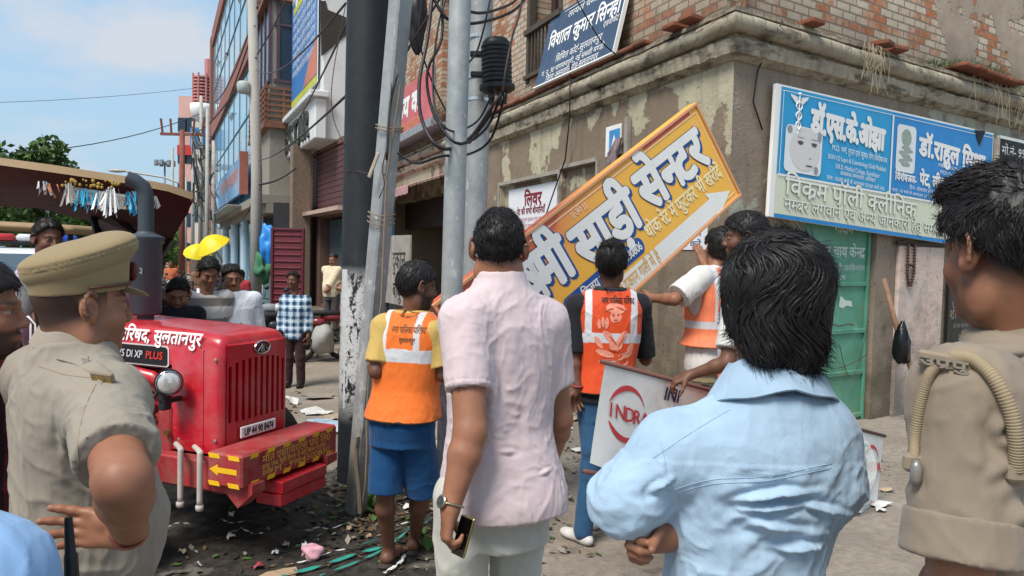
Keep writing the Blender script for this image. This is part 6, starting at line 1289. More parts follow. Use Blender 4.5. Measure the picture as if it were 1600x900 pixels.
HAIRM = HAIRM.set(HAIRM.ramp(HAIRM.noise(40, 3), [(.3, (.006, .005, .005)), (.7, (.014, .012, .012))]), .48, 0, .3)
def hair_cap(name, h, parent, line, thick, res=.005, amp=.006, freq=45, top=(0, 0, 0), extra=None, seed=0, spikes=0, slen=.03, flow=None, swid=.0006, fade=.0, side=.75, lift=.08, jit=.2, locks=None):
    """hair volume: skull shape grown by thick, kept above the hair line given over y (front is +y)"""
    S_ = Sdf(); ly = [q[0] for q in line]; lz = [q[1] for q in line]
    def f(p):
        q = h.loc(p); r = np.array([.075+thick*side, .096+thick, .090+thick*1.15]); c = np.array([0, -.014, .032]); g = q-c; k0 = np.linalg.norm(g/r, axis=1); k1 = np.linalg.norm(g/(r*r), axis=1); d = k0*(k0-1)/np.maximum(k1, 1e-6)
        hl = np.interp(q[:, 1], ly, lz); d2 = hl-q[:, 2]; ear = .022-np.sqrt((np.abs(q[:, 0])-.083)**2*.4+(q[:, 1]+.014)**2+((q[:, 2]+.002)*.75)**2); return np.maximum(np.maximum(d, d2*.9), ear)*h.s
    S_.fn(f, h.w(0, -.014, .03), (.13+thick)*h.s, .01)
    for (x, y, z), r in (extra or ()): S_.ell(h.w(x, y, z), np.array(r)*h.s, h.R, .03)
    o = soft(name, S_, res, HAIRM, parent, disp=lambda p: amp*(vnoise(h.loc(p)*freq*np.array([1, 1, .6]), seed)*.6+vnoise(h.loc(p)*freq*2.3*np.array([1, 1, .5]), seed+3)*.4))
    if spikes:
        vs = np.array([v.co for v in o.data.vertices])+np.array(parent['_loc']); fs_ = np.array([tuple(p.vertices) for p in o.data.polygons]); N = vnormals(vs, fs_); rr = np.random.default_rng(seed+5); mb = MB(); q = h.loc(vs); cand = np.where(np.interp(q[:, 1], ly, lz)+fade < q[:, 2])[0]
        for i in rr.choice(cand, spikes):
            p = V(vs[i]); n = V(N[i]); ql = q[i]; fl = V(h.R@np.array(flow(ql))) if flow else V((0, 0, -1)); tdir = fl-n*fl.dot(n); tdir = (tdir.normalized() if tdir.length > 1e-4 else V((1, 0, 0))); tdir = (tdir+V(rr.normal(0, jit, 3))).normalized(); l = slen*rr.uniform(.5, 1.25)
            p0 = p-n*.004; lf = lift*rr.uniform(.3, 1.6); pts = [p0, p0+(tdir*.5+n*lf*1.5)*l*.5, p0+(tdir*.95+n*lf)*l*.85, p0+(tdir*1.0-n*lf*.3)*l*1.15]; mb.tube(pts, [swid*1.2, swid*1.3, swid, swid*.25], 3, False)
        if locks:                      # thicker combed locks that follow the surface and then hang free
            bv_ = BVHTree.FromPolygons([V(v) for v in vs], [tuple(int(j) for j in r_) for r_ in fs_])
            for i in rr.choice(cand, locks[0]):
                p = V(vs[i]); pts = []; L_ = locks[1]*rr.uniform(.6, 1.3); ph = rr.uniform(0, 6.3); sw = V(rr.normal(0, 1, 3))
                for j in range(9):
                    hit, n, _, dst = bv_.find_nearest(p); fl = V(h.R@np.array(flow(h.loc(np.array(p)))))+sw*(.30*math.sin(j*.9+ph)); td = (fl-n*fl.dot(n)).normalized() if dst < .012 else (V((0, 0, -1))+sw*.15).normalized()
                    if dst < .012: p = hit+n*locks[2]*.35
                    pts.append(p.copy()); p = p+td*L_/8
                mb.tube(pts, [locks[2]*q_ for q_ in (.35, .8, 1, 1, 1, .9, .75, .5, .15)], 5)
        st = mb.build('hair_strands', HAIRM, parent, fixn=False, smooth=True); subpart(st, o)
    return o
def hand(S_, w, d, n, side, curl=(.3, .35, .4, .45), sc=1.0, thumb=(.55, .45, .3), spread=.10, tcurl=.5):
    """w wrist, d towards the fingers, n out of the palm, side +1: thumb on n x d, -1: other"""
    d = V(d).normalized(); n = V(n); n = (n-d*n.dot(d)).normalized(); t = n.cross(d)*side; w = V(w); k = .006*sc
    offs = [.030, .010, -.010, -.028]; ln = [.072, .080, .075, .058]; kn = []
    for i in range(4):
        b = w + d*(.088-.006*abs(i-1))*sc + t*offs[i]*sc; kn.append(b); S_.cone(w+t*offs[i]*.55*sc+d*.008*sc, b, .0165*sc, .0115*sc, .014)
    S_.cone(w-d*.01, w+d*.02*sc, .024*sc, .024*sc, .02, sq=(n, 1.25)); S_.ell(w+d*.045*sc+t*.022*sc+n*.008*sc, np.array([.018]*3)*sc, None, .015)
    for i in range(4):
        dr = (d+t*spread*(1.5-i)*.6).normalized(); p = kn[i]; r = [.0095, .0088, .0080, .0072]; ang = 0; cs = (curl[i], curl[i]*1.25, curl[i]*.8)
        for j in range(3):
            ang += cs[j]; dd = dr*math.cos(ang)+n*math.sin(ang); q = p+dd*ln[i]*sc*(.44, .31, .25)[j]; S_.cone(p, q, r[j]*sc*(1 if i < 3 else .88), r[j+1]*sc*(1 if i < 3 else .88), k); p = q
    ringp = (kn[2], (d*math.cos(curl[2])+n*math.sin(curl[2])).normalized(), ln[2])
    p = w + d*.022*sc+t*.026*sc; dr = (t*thumb[0]+d*thumb[1]+n*thumb[2]).normalized(); 
    for j, l in enumerate((.042, .034, .026)):
        q = p+dr*l*sc; S_.cone(p, q, (.0145, .0108, .0095)[j]*sc, (.0108, .0095, .0078)[j]*sc, .010 if j == 0 else k); p = q; dr = (dr + (d*.5+n*.6-t*.3)*tcurl*.5).normalized()
    return ringp
def arm(S_, sh, el, wr_, r=(.050, .040, .041, .026), k=.02):
    sh, el, wr_ = V(sh), V(el), V(wr_); m = sh.lerp(el, .45); S_.cone(sh, m, r[0], r[0]*.97, k); S_.cone(m, el, r[0]*.97, r[1], k); b = el.lerp(wr_, .30); S_.cone(el, b, r[1], r[2], k); S_.cone(b, wr_, r[2], r[3], k)
def leg(S_, hp, kn, an, r=(.075, .050, .054, .033), k=.025, back=None):
    hp, kn, an = V(hp), V(kn), V(an); b = kn.lerp(an, .30)+(V(back)*.014 if back is not None else V((0, 0, 0))); S_.cone(hp, kn, r[0], r[1], k); S_.cone(kn, b, r[1], r[2], k); S_.cone(b, an, r[2], r[3], k)
def folds(amp, freq=14, seed=0, st=(1, 1, .45), lines=(), hi=0):
    def f(p):
        q = p*freq*np.array(st); w_ = np.stack([vnoise(q*.7+9, seed+1), vnoise(q*.7+31, seed+2), vnoise(q*.7+57, seed+3)], 1)
        a = 1-2*np.abs(vnoise(q+w_*1.1, seed)); b = 1-2*np.abs(vnoise(q*2.1+w_*1.3+5, seed+7)); c_ = 1-2*np.abs(vnoise(q*4.3+w_*1.6+11, seed+9)); d = amp*(.62*a*np.abs(a)+.36*b*np.abs(b)+.16*c_)
        for ln in lines:                 # (points, width, height): a drawn fold running through points
            pts, wd, hgt = ln; pts = [arr(x) for x in pts]; best = np.full(len(p), 9.); tt = np.zeros(len(p)); m = len(pts)-1
            for i in range(m):
                ab = pts[i+1]-pts[i]; t = np.clip((p-pts[i])@ab/(ab@ab), 0, 1); e = np.linalg.norm(p-pts[i]-t[:, None]*ab, axis=1); s_ = e < best; best[s_] = e[s_]; tt[s_] = (i+t[s_])/m
            d = d + hgt*np.exp(-(best/wd)**2)*np.sin(np.pi*np.clip(tt, .04, .96))**.6 - .45*hgt*np.exp(-((best-wd*1.9)/wd)**2)*np.sin(np.pi*np.clip(tt, .04, .96))
        return d
    return f
# ---------------------------------------------------------------- skeleton with standing proportions, any joint may be overridden in world space
def skel(base, H, f, **o):
    f = V(f); f.z = 0; f.normalize(); r = f.cross(V((0, 0, 1))); b = V(base); z = lambda q: V((0, 0, q*H)); g = o.get('wid', 1.0); k = dict(f=f, r=r, b=b, H=H)
    k['pel'] = b+z(.52); k['neck'] = b+z(.845)+f*.0; k['head'] = b+z(.928)+f*.015
    for s_, n_ in ((-1, 'l'), (1, 'r')):
        k['sh'+n_] = b+r*s_*.108*H*g+z(.808); k['el'+n_] = k['sh'+n_]+r*s_*.03*H-z(.178)-f*.01*H; k['wr'+n_] = k['el'+n_]+f*.03*H-z(.148); k['hip'+n_] = b+r*s_*.053*H+z(.50); k['kn'+n_] = b+r*s_*.055*H+z(.275)+f*.01; k['an'+n_] = b+r*s_*.058*H+z(.045)-f*.02
    for a, v in o.items(): k[a] = V(v) if a not in ('wid',) else v
    return k
TORSO = [(.46, .082, .070, 0), (.50, .092, .076, -.003), (.55, .090, .070, 0), (.61, .083, .064, .003), (.68, .092, .068, .003), (.74, .102, .070, 0), (.785, .104, .064, -.004), (.815, .088, .052, -.007), (.84, .050, .042, -.006), (.87, .034, .036, -.002)]
def torso(S_, k, g=1.0, inf=0.0, z0=.44, z1=.9, belly=0.0, k_=.03, n=2.4, sway=None, deep=1.0, flare=0.0):
    H = k['H']; r, f = k['r'], k['f']; sp = lambda h: k['pel'].lerp(k['neck'], (h-.52)/(.845-.52)) if True else None; st = []; o = k['b']
    zs = [t for t in TORSO if z0 < t[0] < z1]; ends = [z0, z1]
    def at(h): return [np.interp(h, [t[0] for t in TORSO], [t[i] for t in TORSO]) for i in (1, 2, 3)]
    for h in sorted(set([t[0] for t in zs]+ends)):
        a, b, cy = at(h); c = sp(h); rel = c-o; bl = belly*math.exp(-((h-.60)/.07)**2); fl = flare*max(0, (.60-h)/.15)
        st.append((rel.z, rel.dot(r), rel.dot(f)+cy*H+bl*.5, a*H*g+inf+bl*.35+fl, b*H*g*deep+inf+bl*.6+fl))
    R = np.array([[r[i], f[i], (0, 0, 1)[i]] for i in range(3)]); S_.loft(o, R, st, n, k_); return S_
def shoe(parent, an, f, m, L_=.26, name='shoe', sole=None, res=.006, z=0.0):
    f = V(f); f.z = 0; f.normalize(); S_ = Sdf(); a = V((an[0], an[1], z)); R = R3(f); S_.ell(a+f*.02+V((0, 0, .055)), (.042, .06, .052), R, .03); S_.ell(a+f*L_*.42+V((0, 0, .032)), (.046, L_*.32, .034), R, .03); S_.ell(a-f*.03+V((0, 0, .035)), (.037, .05, .036), R, .03); S_.fn(lambda p: (z+.002)-p[:, 2], a, .4, .01, 'i'); return soft(name, S_, res, m, parent)
def bare_foot(S_, an, f, z=.015):
    f = V(f); f.z = 0; f.normalize(); a = V((an[0], an[1], z)); r = f.cross(V((0, 0, 1))); S_.cone(V(an), a-f*.025+V((0, 0, .03)), .033, .030, .02); S_.cone(a-f*.03+V((0, 0, .027)), a+f*.12+V((0, 0, .022)), .029, .026, .02, sq=(r, .78))
    for i in range(5): S_.cone(a+f*.12+r*(.03-.015*i)+V((0, 0, .014)), a+f*(.18-.006*abs(i-1))+r*(.034-.017*i)+V((0, 0, .010)), .010, .008, .008)
def lin(h): return np.array(srgb(h))
def garment(name, k, S_, res, m, t, disp=None, color=None): return soft(name, S_, res, m, t, disp, color)
def sleeve(S_, sh, el, wr_, frac, r0, r1, k=.03, cutoff=True):
    """sleeve following the arm; frac 0..1 upper arm, 1..2 forearm"""
    sh, el, wr_ = V(sh), V(el), V(wr_)
    if frac <= 1:
        e = sh.lerp(el, frac); d = (el-sh).normalized(); S_.cone(sh, e+d*.05, r0, r1+.05*(r1-r0)/max(.01, (e-sh).length), k, cut=[(e, d)])
    else:
        S_.cone(sh, el, r0, (r0+r1)/2*.98, k); e = el.lerp(wr_, frac-1); d = (wr_-el).normalized(); S_.cone(el, e+d*.04, (r0+r1)/2*.98, r1, k, cut=[(e, d)])
    return e, d

def fold_collar(k, t, m, r0=.066, r1=.098, up=.030, dn=.030, name='collar', tilt=.30, amp=.0025):
    """turned down collar: a sheet with thickness running round the neck, open at the throat"""
    c = k['neck']; f = k['f']; r = k['r']; n = 40; rows = [(r0-.004, up-.03), (r0-.002, up), (r0+.004, up+.003), ((r0+r1)/2, (up-dn)/2+.006), (r1, -dn), (r1-.004, -dn-.003), ((r0+r1)/2-.006, (up-dn)/2-.004), (r0, up-.012)]
    mb = MB(); vs = []; m_ = len(rows)
    for i in range(n+1):
        a = math.radians(112+316*i/n); ca, sa = math.cos(a), math.sin(a); w_ = amp*math.sin(a*7+1)
        for rr, zz in rows: vs.append(c + r*(rr*1.06*ca) + f*(rr*.92*sa+.004) + V((0, 0, zz - tilt*rr*sa*1.0 - .16*rr*abs(ca) + w_)))
    mb.add(vs, [(i*m_+j, i*m_+(j+1) % m_, (i+1)*m_+(j+1) % m_, (i+1)*m_+j) for i in range(n) for j in range(m_)]); mb.add(vs[:m_], [tuple(range(m_))]); mb.add(vs[-m_:], [tuple(range(m_))]); return mb.build(name, m, t, smooth=True, auto=70)
# ================================================================== people
def col_noise(c): return lambda p: np.tile(np.array(c), (len(p), 1))
TONE = dict(a=lin('#94654d'), b=lin('#74503e'), c=lin('#694635'), d=lin('#8c6049'))
# ---- man in the pale pink shirt, seen from behind
H = 1.88; b0 = V((P(776, 400, 2.5).x, 2.5, 0)); f = V((-.42, .91, 0))
k = skel(b0, H, f, wid=.84, shl=P(728, 502, 2.40), ell=P(735, 676, 2.27), wrl=P(704, 793, 2.20), shr=P(852, 506, 2.60), elr=P(873, 655, 2.62), wrr=P(862, 715, 2.85), neck=P(782, 452, 2.52), pel=P(786, 752, 2.5), head=P(780, 390, 2.53))
t = thing('person', 'heavy man in pale pink short sleeved shirt seen from behind, phone in his left hand', 'person', b0)
hd = Head(k['head'], (0.02, 1, -.12), (0, .12, 1), 1.02); S_ = Sdf(); hd.build(S_, k['neck']-V((0, 0, .02)), .062, fat=.008); torso(S_, k, .9, -.01, .5, .83)
arm(S_, k['shl'], k['ell'], k['wrl'], (.060, .051, .050, .031)); arm(S_, k['shr'], k['elr'], k['wrr'], (.058, .048, .048, .03)); hdd = V((-.14, -.10, -1))
hand(S_, k['wrl'], hdd, (.92, .25, 0), 1, (.75, .85, .9, .95), 1.08, (.2, .75, .6), .06, .6); hand(S_, k['wrr'], (-.3, .9, .1), (-.9, -.2, 0), 1, (.5, .5, .5, .5))
pt = hd.paint(TONE['a'], fade=[-.080, -.075, -.055, -.02, -.0]); soft('body', S_, .0045, SKIN, t, None, pt)
SHORT = [(-.13, -.078), (-.09, -.070), (-.05, -.045), (-.02, .0), (.0, .018), (.03, .035), (.06, .052), (.085, .068), (.12, .09)]
whorl = lambda q: (q[0]*6*(1 if q[2] > .05 else .3), (q[1]+.03)*5 if q[2] > .07 else -.2, -.9 if q[2] < .09 else -.15)
hair_cap('hair', hd, t, SHORT, .015, .0045, .005, 60, spikes=7000, slen=.020, flow=whorl, seed=1, side=.55, lift=.22, locks=(380, .026, .0020))
PINK = cloth('cloth_pink', '#c8b6b8', .85, 700, .35)
S_ = Sdf(); torso(S_, k, .98, .013, .478, .875, .03, .04, flare=.05); e, d1 = sleeve(S_, k['shl'], k['ell'], k['wrl'], .62, .082, .074, .05); e2, d2 = sleeve(S_, k['shr'], k['elr'], k['wrr'], .62, .080, .074, .05); S_.cone(k['shl'].lerp(k['neck'], .1), k['neck']-V((0, 0, .035)), .070, .052, .05); S_.cone(k['shr'].lerp(k['neck'], .1), k['neck']-V((0, 0, .035)), .070, .052, .05)
back = lambda x, y, dd=2.36: P(x, y, dd)
fl = [([back(800, 648, 2.38), back(835, 652, 2.38), back(872, 646, 2.42)], .007, .008), ([back(790, 672, 2.37), back(830, 668, 2.37), back(868, 664, 2.42)], .006, .007), ([back(775, 682, 2.36), back(820, 690, 2.36), back(866, 680, 2.42)], .006, .007), ([back(770, 706, 2.36), back(820, 706, 2.36), back(870, 697, 2.42)], .007, .009), ([back(820, 750, 2.38), back(850, 738, 2.4), back(872, 728, 2.43)], .006, .006), ([back(765, 560), back(772, 600), back(768, 650)], .014, .010), ([back(745, 520, 2.33), back(765, 560, 2.34), back(775, 600, 2.34)], .010, .006), ([back(790, 480, 2.4), back(795, 560, 2.38), back(800, 620, 2.38)], .03, .004)]
cf = lambda p: np.where((np.linalg.norm(p-arr(e), axis=1) < .10) & ((np.abs((p-arr(e))@arr(d1)+.018) < .0022) | (np.abs((p-arr(e))@arr(d1)+.003) < .0015)), -.0018, 0)
disp = folds(.0062, 12, 3, (1, 1, .7), [(p_, w_, h_*1.3) for p_, w_, h_ in fl]); ps = soft('shirt', S_, .0055, PINK, t, lambda p: disp(p)+cf(p))
fold_collar(k, t, PINK, .066, .098, .034, .006)
S_ = Sdf(); torso(S_, k, .93, .004, .42, .54); leg(S_, k['hipl'], k['knl'], k['anl'], (.105, .075, .07, .062)); leg(S_, k['hipr'], k['knr'], k['anr'], (.105, .075, .07, .062)); soft('trousers', S_, .007, cloth('cloth_stone', '#b9b9b0', .85, 500, .3), t, folds(.008, 9, 5, (1, 1, .5)))
for s_ in 'lr': shoe(t, k['an'+s_], f, M_('shoe_black', '#1b1a1a', .4, .1))
wt = k['wrl']+V((0, 0, .012)); ax = (k['wrl']-k['ell']).normalized(); u_ = ax.cross(V((0, -1, 0))).normalized(); v_ = ax.cross(u_).normalized(); WST = M_('watch_steel', '#a39a86', .3, .1, 30, .2, 60, metal=.9)
mb = MB(); mb.tube([wt+u_*(.036*math.cos(a))+v_*(.032*math.sin(a)) for a in [i*math.pi/14 for i in range(29)]], .008, 8, flat=.45); wo = tag(mb.build('wristwatch', WST, loc=wt, smooth=True), 'steel wristwatch with dark dial on the pink shirt man', 'watch')
fc = (V((-.75, -.65, .05))); fc = (fc-ax*fc.dot(ax)).normalized(); cw = wt+fc*.034; mb = MB(); mb.lathe(cw-fc*.004, fc, [(0, .019), (.008, .021), (.011, .018)], 24); cs_ = mb.build('watch_case', WST, wo, smooth=True, auto=40); mb = MB(); mb.lathe(cw+fc*.0072, fc, [(0, .0155), (.0005, .001)], 24, False); mb.build('watch_dial', M_('dial_dark', '#35343a', .2, .1), wo)
rg = k['wrl']+hdd.normalized()*.128+V((-.015, -.02, 0)); 
ph = k['wrl']+hdd.normalized()*.085+V((.052, .0, 0)); Mph = frame(ph, V((.55, -.82, .1)).normalized(), V((.82, .55, 0)).normalized(), V((.25, 0, 1)).normalized()); pho = tag(MB().bbox((0, 0, 0), (.075, .009, .125), Mph, .003).build('phone', M_('phone_gold', '#8f8355', .3, .05, metal=.7)), 'black mobile phone with a gold edge in the pink shirt man\'s hand', 'phone'); MB().quad(*[Mph @ V(q) for q in ((-.035, -.0048, -.059), (.035, -.0048, -.059), (.035, -.0048, .059), (-.035, -.0048, .059))]).build('screen', M_('phone_black', '#08080a', .08, .02), pho)
kp = k['wrl'] + hdd.normalized()*.128; mb = MB(); Rg = kp + V((.028, -.030, .0)); 
# ---- person in the light blue denim shirt, seen from behind, arms folded
H = 1.80; b0 = V((P(1160, 400, 1.55).x, 1.55, 0)); f = V((-.06, 1, 0))
k = skel(b0, H, f, wid=.92, shl=P(1048, 700, 1.50), ell=P(976, 782, 1.47), wrl=P(1075, 800, 1.74), shr=P(1268, 672, 1.52), elr=P(1290, 756, 1.51), wrr=P(1044, 838, 1.50), neck=P(1205, 618, 1.53), pel=P(1140, 1010, 1.55), head=P(1206, 478, 1.54))
t = thing('person', 'person with thick collar length black hair and pale denim shirt, arms folded', 'person', b0)
hd = Head(k['head'], (-.05, 1, -.10), (0.02, .10, 1), 1.0); S_ = Sdf(); hd.build(S_, k['neck']-V((0, 0, .03)), .055); torso(S_, k, .85, -.01, .5, .82)
arm(S_, k['shl'], k['ell'], k['wrl'], (.045, .040, .038, .027)); arm(S_, k['shr'], k['elr'], k['wrr'], (.045, .040, .038, .027))
rgx = hand(S_, k['wrr'], V((-.86, -.30, .02)), V((.35, -.85, -.25)), -1, (.85, .95, 1.0, 1.0),   .98, (.15, .6, .7), .03, .8); hand(S_, k['wrl'], V((.9, .1, .1)), V((0, -1, 0)), 1, (.4, .4, .4, .4))
soft('body', S_, .0042, SKIN, t, None, hd.paint(TONE['d']))
mb = MB(); rb, rd, rl = rgx; rc = rb+rd*rl*.22; s1 = rd.cross(V((0, 0, 1))).normalized(); s2 = rd.cross(s1); mb.tube([rc+s1*.0098*math.cos(a)+s2*.0098*math.sin(a) for a in [i*math.pi/10 for i in range(21)]], .0022, 6); tag(mb.build('ring', M_('gold', '#c79b4a', .2, .02, metal=1), smooth=True), 'gold ring on the finger of the denim shirt person', 'ring')
LONG = [(-.20, -.105), (-.12, -.102), (-.07, -.10), (-.03, -.085), (.0, -.075), (.03, -.05), (.055, -.02), (.07, .02), (.09, .07), (.14, .09)]
mop = [((0, -.03, .052), (.099, .108, .086)), ((-.052, -.03, -.005), (.042, .075, .085)), ((.054, -.03, -.012), (.043, .075, .09)), ((0, -.068, -.045), (.076, .05, .08)), ((.035, -.07, -.095), (.038, .032, .045)), ((-.03, -.06, -.085), (.042, .035, .04))]
wv = lambda q: (q[0]*5+1.2*math.sin(q[2]*38+q[1]*20), -.35 if q[2] > .06 else .1*math.sin(q[0]*50), .3 if q[2] > .12 else -1.0)
hair_cap('hair', hd, t, LONG, .030, .0045, .009, 20, extra=mop, spikes=7000, slen=.046, flow=wv, seed=2, swid=.00045, fade=-.3, lift=.02, side=.8, jit=.10, locks=(620, .105, .0040))
DEN = cloth('cloth_denim_pale', '#9db5ca', .9, 900, .6, .2)
S_ = Sdf(); torso(S_, k, .94, .016, .40, .852, 0, .04, n=2.3); S_.cone(k['shl'], k['neck']-V((0, 0, .035)), .064, .058, .06); S_.cone(k['shr'], k['neck']-V((0, 0, .035)), .064, .058, .06)
S_.cone(k['shl'], k['ell'], .064, .062, .05); S_.cone(k['ell'], k['ell'].lerp(k['wrl'], .75), .062, .050, .04); S_.cone(k['shr'], k['elr'], .064, .060, .05); S_.cone(k['elr'], k['elr'].lerp(k['wrr'], .8), .060, .044, .04)
q = lambda x, y, dd=1.40: P(x, y, dd)
fl = [([q(1040, 770), q(1110, 748), q(1200, 742), q(1320, 716, 1.44)], .0035, .0035), ([q(1042, 778), q(1110, 756), q(1200, 750), q(1322, 724, 1.44)], .0035, .0030), ([q(1005, 690, 1.43), q(1080, 650, 1.42), q(1155, 618, 1.44)], .0035, .0030), ([q(1015, 640, 1.44), q(1030, 690, 1.42), q(1035, 740, 1.42), q(1060, 775, 1.42)], .004, .0040),
      ([q(1040, 800), q(1120, 795), q(1220, 770), q(1310, 765, 1.44)], .012, .012), ([q(1060, 845), q(1150, 800), q(1260, 790), q(1325, 800, 1.45)], .011, .012), ([q(1090, 900), q(1120, 850), q(1190, 820), q(1290, 830, 1.44)], .013, .011), ([q(1150, 900), q(1200, 860), q(1290, 850, 1.44)], .012, .010), ([q(1120, 770), q(1160, 830), q(1270, 880)], .010, .008), ([q(1230, 900), q(1280, 860), q(1300, 800)], .010, .008),
      ([q(935, 730, 1.40), q(985, 705, 1.40), q(1030, 700, 1.42)], .009, .009), ([q(925, 765, 1.40), q(985, 735, 1.40), q(1040, 720, 1.42)], .008, .008), ([q(960, 800, 1.42), q(1010, 770, 1.42), q(1050, 745, 1.42)], .009, .009), ([q(1250, 700, 1.43), q(1300, 720, 1.45), q(1330, 760, 1.46)], .009, .008), ([q(1040, 870), q(1060, 900), q(1075, 940)], .012, .012)]
fl = [(p_, w_*(.62 if h_ > .005 else 1), h_*(1.65 if h_ > .005 else 1)) for p_, w_, h_ in fl]; dz_ = folds(.0075, 12, 8, (1, 1, .8), fl); S_b = soft('shirt', S_, .0045, DEN, t, lambda p: dz_(p)*np.where(p[:, 2] > 1.36, .55, 1.15))
fold_collar(k, t, DEN, .078, .130, .078, -.004, tilt=.22)
S_ = Sdf(); torso(S_, k, .95, .008, .30, .52); leg(S_, k['hipl'], k['knl'], k['anl'], (.095, .075, .07, .06)); leg(S_, k['hipr'], k['knr'], k['anr'], (.095, .075, .07, .06)); soft('trousers', S_, .009, cloth('cloth_dark', '#2d3038', .85), t, folds(.006, 9, 5))
for s_ in 'lr': shoe(t, k['an'+s_], f, M_('shoe_black', '#1b1a1a'))
bv = bvh_of(S_b)
def cling(x, y, off=.008, dd=1.2):
    d = ray(x, y).normalized(); h = bv.ray_cast(CO, d); return (h[0]-d*off) if h[0] is not None else P(x, y, dd)
THR = M_('thread_blue', '#94adc3', .9)
for pts in ([(1042, 768), (1110, 750), (1200, 744), (1300, 724)], [(1042, 775), (1110, 757), (1200, 751), (1300, 731)], [(1020, 716), (1080, 676), (1140, 640)], [(1032, 690), (1038, 715), (1044, 750), (1062, 778)]): MB().tube([cling(q_.x, q_.y, .0004) for q_ in bez([V((a, b, 0)) for a, b in pts], 30)], .0008, 5).build('seam', THR, t, smooth=True)
# ---- police officer at the right
KH = cloth('cloth_khaki', '#837667', .85, 800, .4, .08); KHD = cloth('cloth_khaki_dark', '#8b7c6a', .85, 800, .2); BRA = M_('braid_cord', '#94846a', .8, .10, 30, .1, 300)
H = 1.90; b0 = V((P(1590, 400, 1.33).x, 1.34, 0)); f = V((-.60, .80, 0))
k = skel(b0, H, f, wid=.95, shl=P(1512, 622, 1.20), ell=P(1500, 880, 1.15), wrl=P(1455, 1010, 1.30), neck=P(1596, 540, 1.37), pel=P(1625, 1090, 1.34), head=P(1568, 396, 1.36))
t = thing('person', 'bareheaded police officer in khaki shirt with shoulder braid at the right edge seen from behind', 'person', b0)
hd = Head(k['head'], (-.20, .98, -.05), (0, 0, 1), 1.05); S_ = Sdf(); hd.build(S_, k['neck']-V((0, 0, .02)), .058); torso(S_, k, .85, -.01, .5, .83); arm(S_, k['shl'], k['ell'], k['wrl'], (.050, .043, .044, .028)); arm(S_, k['shr'], k['elr'], k['wrr'], (.050, .043, .044, .028)); hand(S_, k['wrl'], V((-.1, .2, -1)), V((.8, .6, 0)), 1); hand(S_, k['wrr'], V((0, .1, -1)), V((-.8, -.6, 0)), -1)
soft('body', S_, .0045, SKIN, t, None, hd.paint(TONE['d'], fade=[-.075, -.070, -.040, .0, .01], stub=.25))
CROP = [(-.13, -.030), (-.09, -.028), (-.05, .0), (-.02, .018), (.0, .028), (.03, .040), (.06, .052), (.085, .062), (.12, .08)]
hair_cap('hair', hd, t, CROP, .026, .0045, .007, 34, extra=[((0, .045, .115), (.070, .065, .035)), ((0, .0, .12), (.075, .085, .035))], spikes=9000, slen=.030, flow=lambda q: (q[0]*3+.5*math.sin(q[1]*60), .6 if q[2] > .06 else -.1, -.05 if q[2] > .09 else -.8), seed=3, lift=.10, side=.8, locks=(420, .045, .0028))
S_ = Sdf(); torso(S_, k, .98, .016, .40, .855, .02, .04); S_.cone(k['shl'], k['neck']-V((0, 0, .04)), .072, .056, .05); S_.cone(k['shr'], k['neck']-V((0, 0, .04)), .070, .056, .05); e1, d1 = sleeve(S_, k['shl'], k['ell'], k['wrl'], .90, .080, .076, .05); sleeve(S_, k['shr'], k['elr'], k['wrr'], .9, .076, .074, .05)
q = lambda x, y, dd=1.10: P(x, y, dd)
fl = [([q(1575, 640, 1.12), q(1560, 690, 1.09), q(1575, 730, 1.1)], .010, .010), ([q(1540, 640, 1.10), q(1570, 690, 1.10), q(1590, 700, 1.12)], .010, .008), ([q(1480, 600, 1.1), q(1500, 690, 1.08), q(1490, 780, 1.08)], .02, .005), ([q(1530, 760, 1.08), q(1560, 745, 1.09), q(1590, 720, 1.1)], .010, .008), ([q(1440, 640, 1.14), q(1436, 740, 1.12), q(1440, 800, 1.12)], .008, .006), ([q(1580, 820, 1.1), q(1600, 800, 1.1), q(1640, 810, 1.1)], .014, .010), ([q(1480, 780, 1.08), q(1520, 770, 1.08), q(1550, 790, 1.08)], .009, .006)]
soft('shirt', S_, .005, KH, t, folds(.0085, 11, 12, (1, 1, .6), [(p_, w_*.9, h_*1.4) for p_, w_, h_ in fl]))
S_ = Sdf(); dd_ = (k['ell']-k['shl']).normalized(); ca = k['shl'].lerp(k['ell'], .71); cb = k['shl'].lerp(k['ell'], .97); S_.cone(ca-dd_*.05, cb+dd_*.05, .083, .090, .01, cut=[(cb, dd_), (ca, -dd_)]); S_.cone(ca-dd_*.1, cb+dd_*.1, .060, .064, .004, 's')
soft('rolled_cuff', S_, .0045, KH, t, folds(.004, 13, 14))
fold_collar(k, t, KH, .072, .114, .058, .008, tilt=.28)
# epaulette, badge letters, braid
se = k['shl']+V((-.012, -.01, .075)); ne = k['neck']+V((-.02, -.05, .0)); xd = (se-ne).normalized(); yd = V((0, 0, 1)).cross(xd).normalized(); zd = xd.cross(yd)
S_ = Sdf(); S_.cone(ne, se, .030, .036, .01, sq=(zd, 2.6)); soft('epaulette', S_, .0045, KHD, t)
bv = bvh_of([o for o in t.children if o.name.startswith('shirt')][0])
eb = MB(); cE = cling(1474, 566, .016, 1.15); Mb_ = frame(cE, V((.80, -.6, -.1)).normalized(), V((.6, .8, 0)).normalized(), (0, 0, 1)); eb.bbox((0, .012, 0), (.075, .016, .026), Mb_, .004); bo_ = eb.build('rank_badge', KHD, t); mb = MB(); lettering(mb, 'उप्रपु', Mb_ @ V((-.033, .003, -.008)), Mb_.to_3x3() @ V((1, 0, 0)), (0, 0, 1), .020, bold=.0009, width=.066, nd=Mb_.to_3x3() @ V((0, -1, 0))); mb2 = MB()
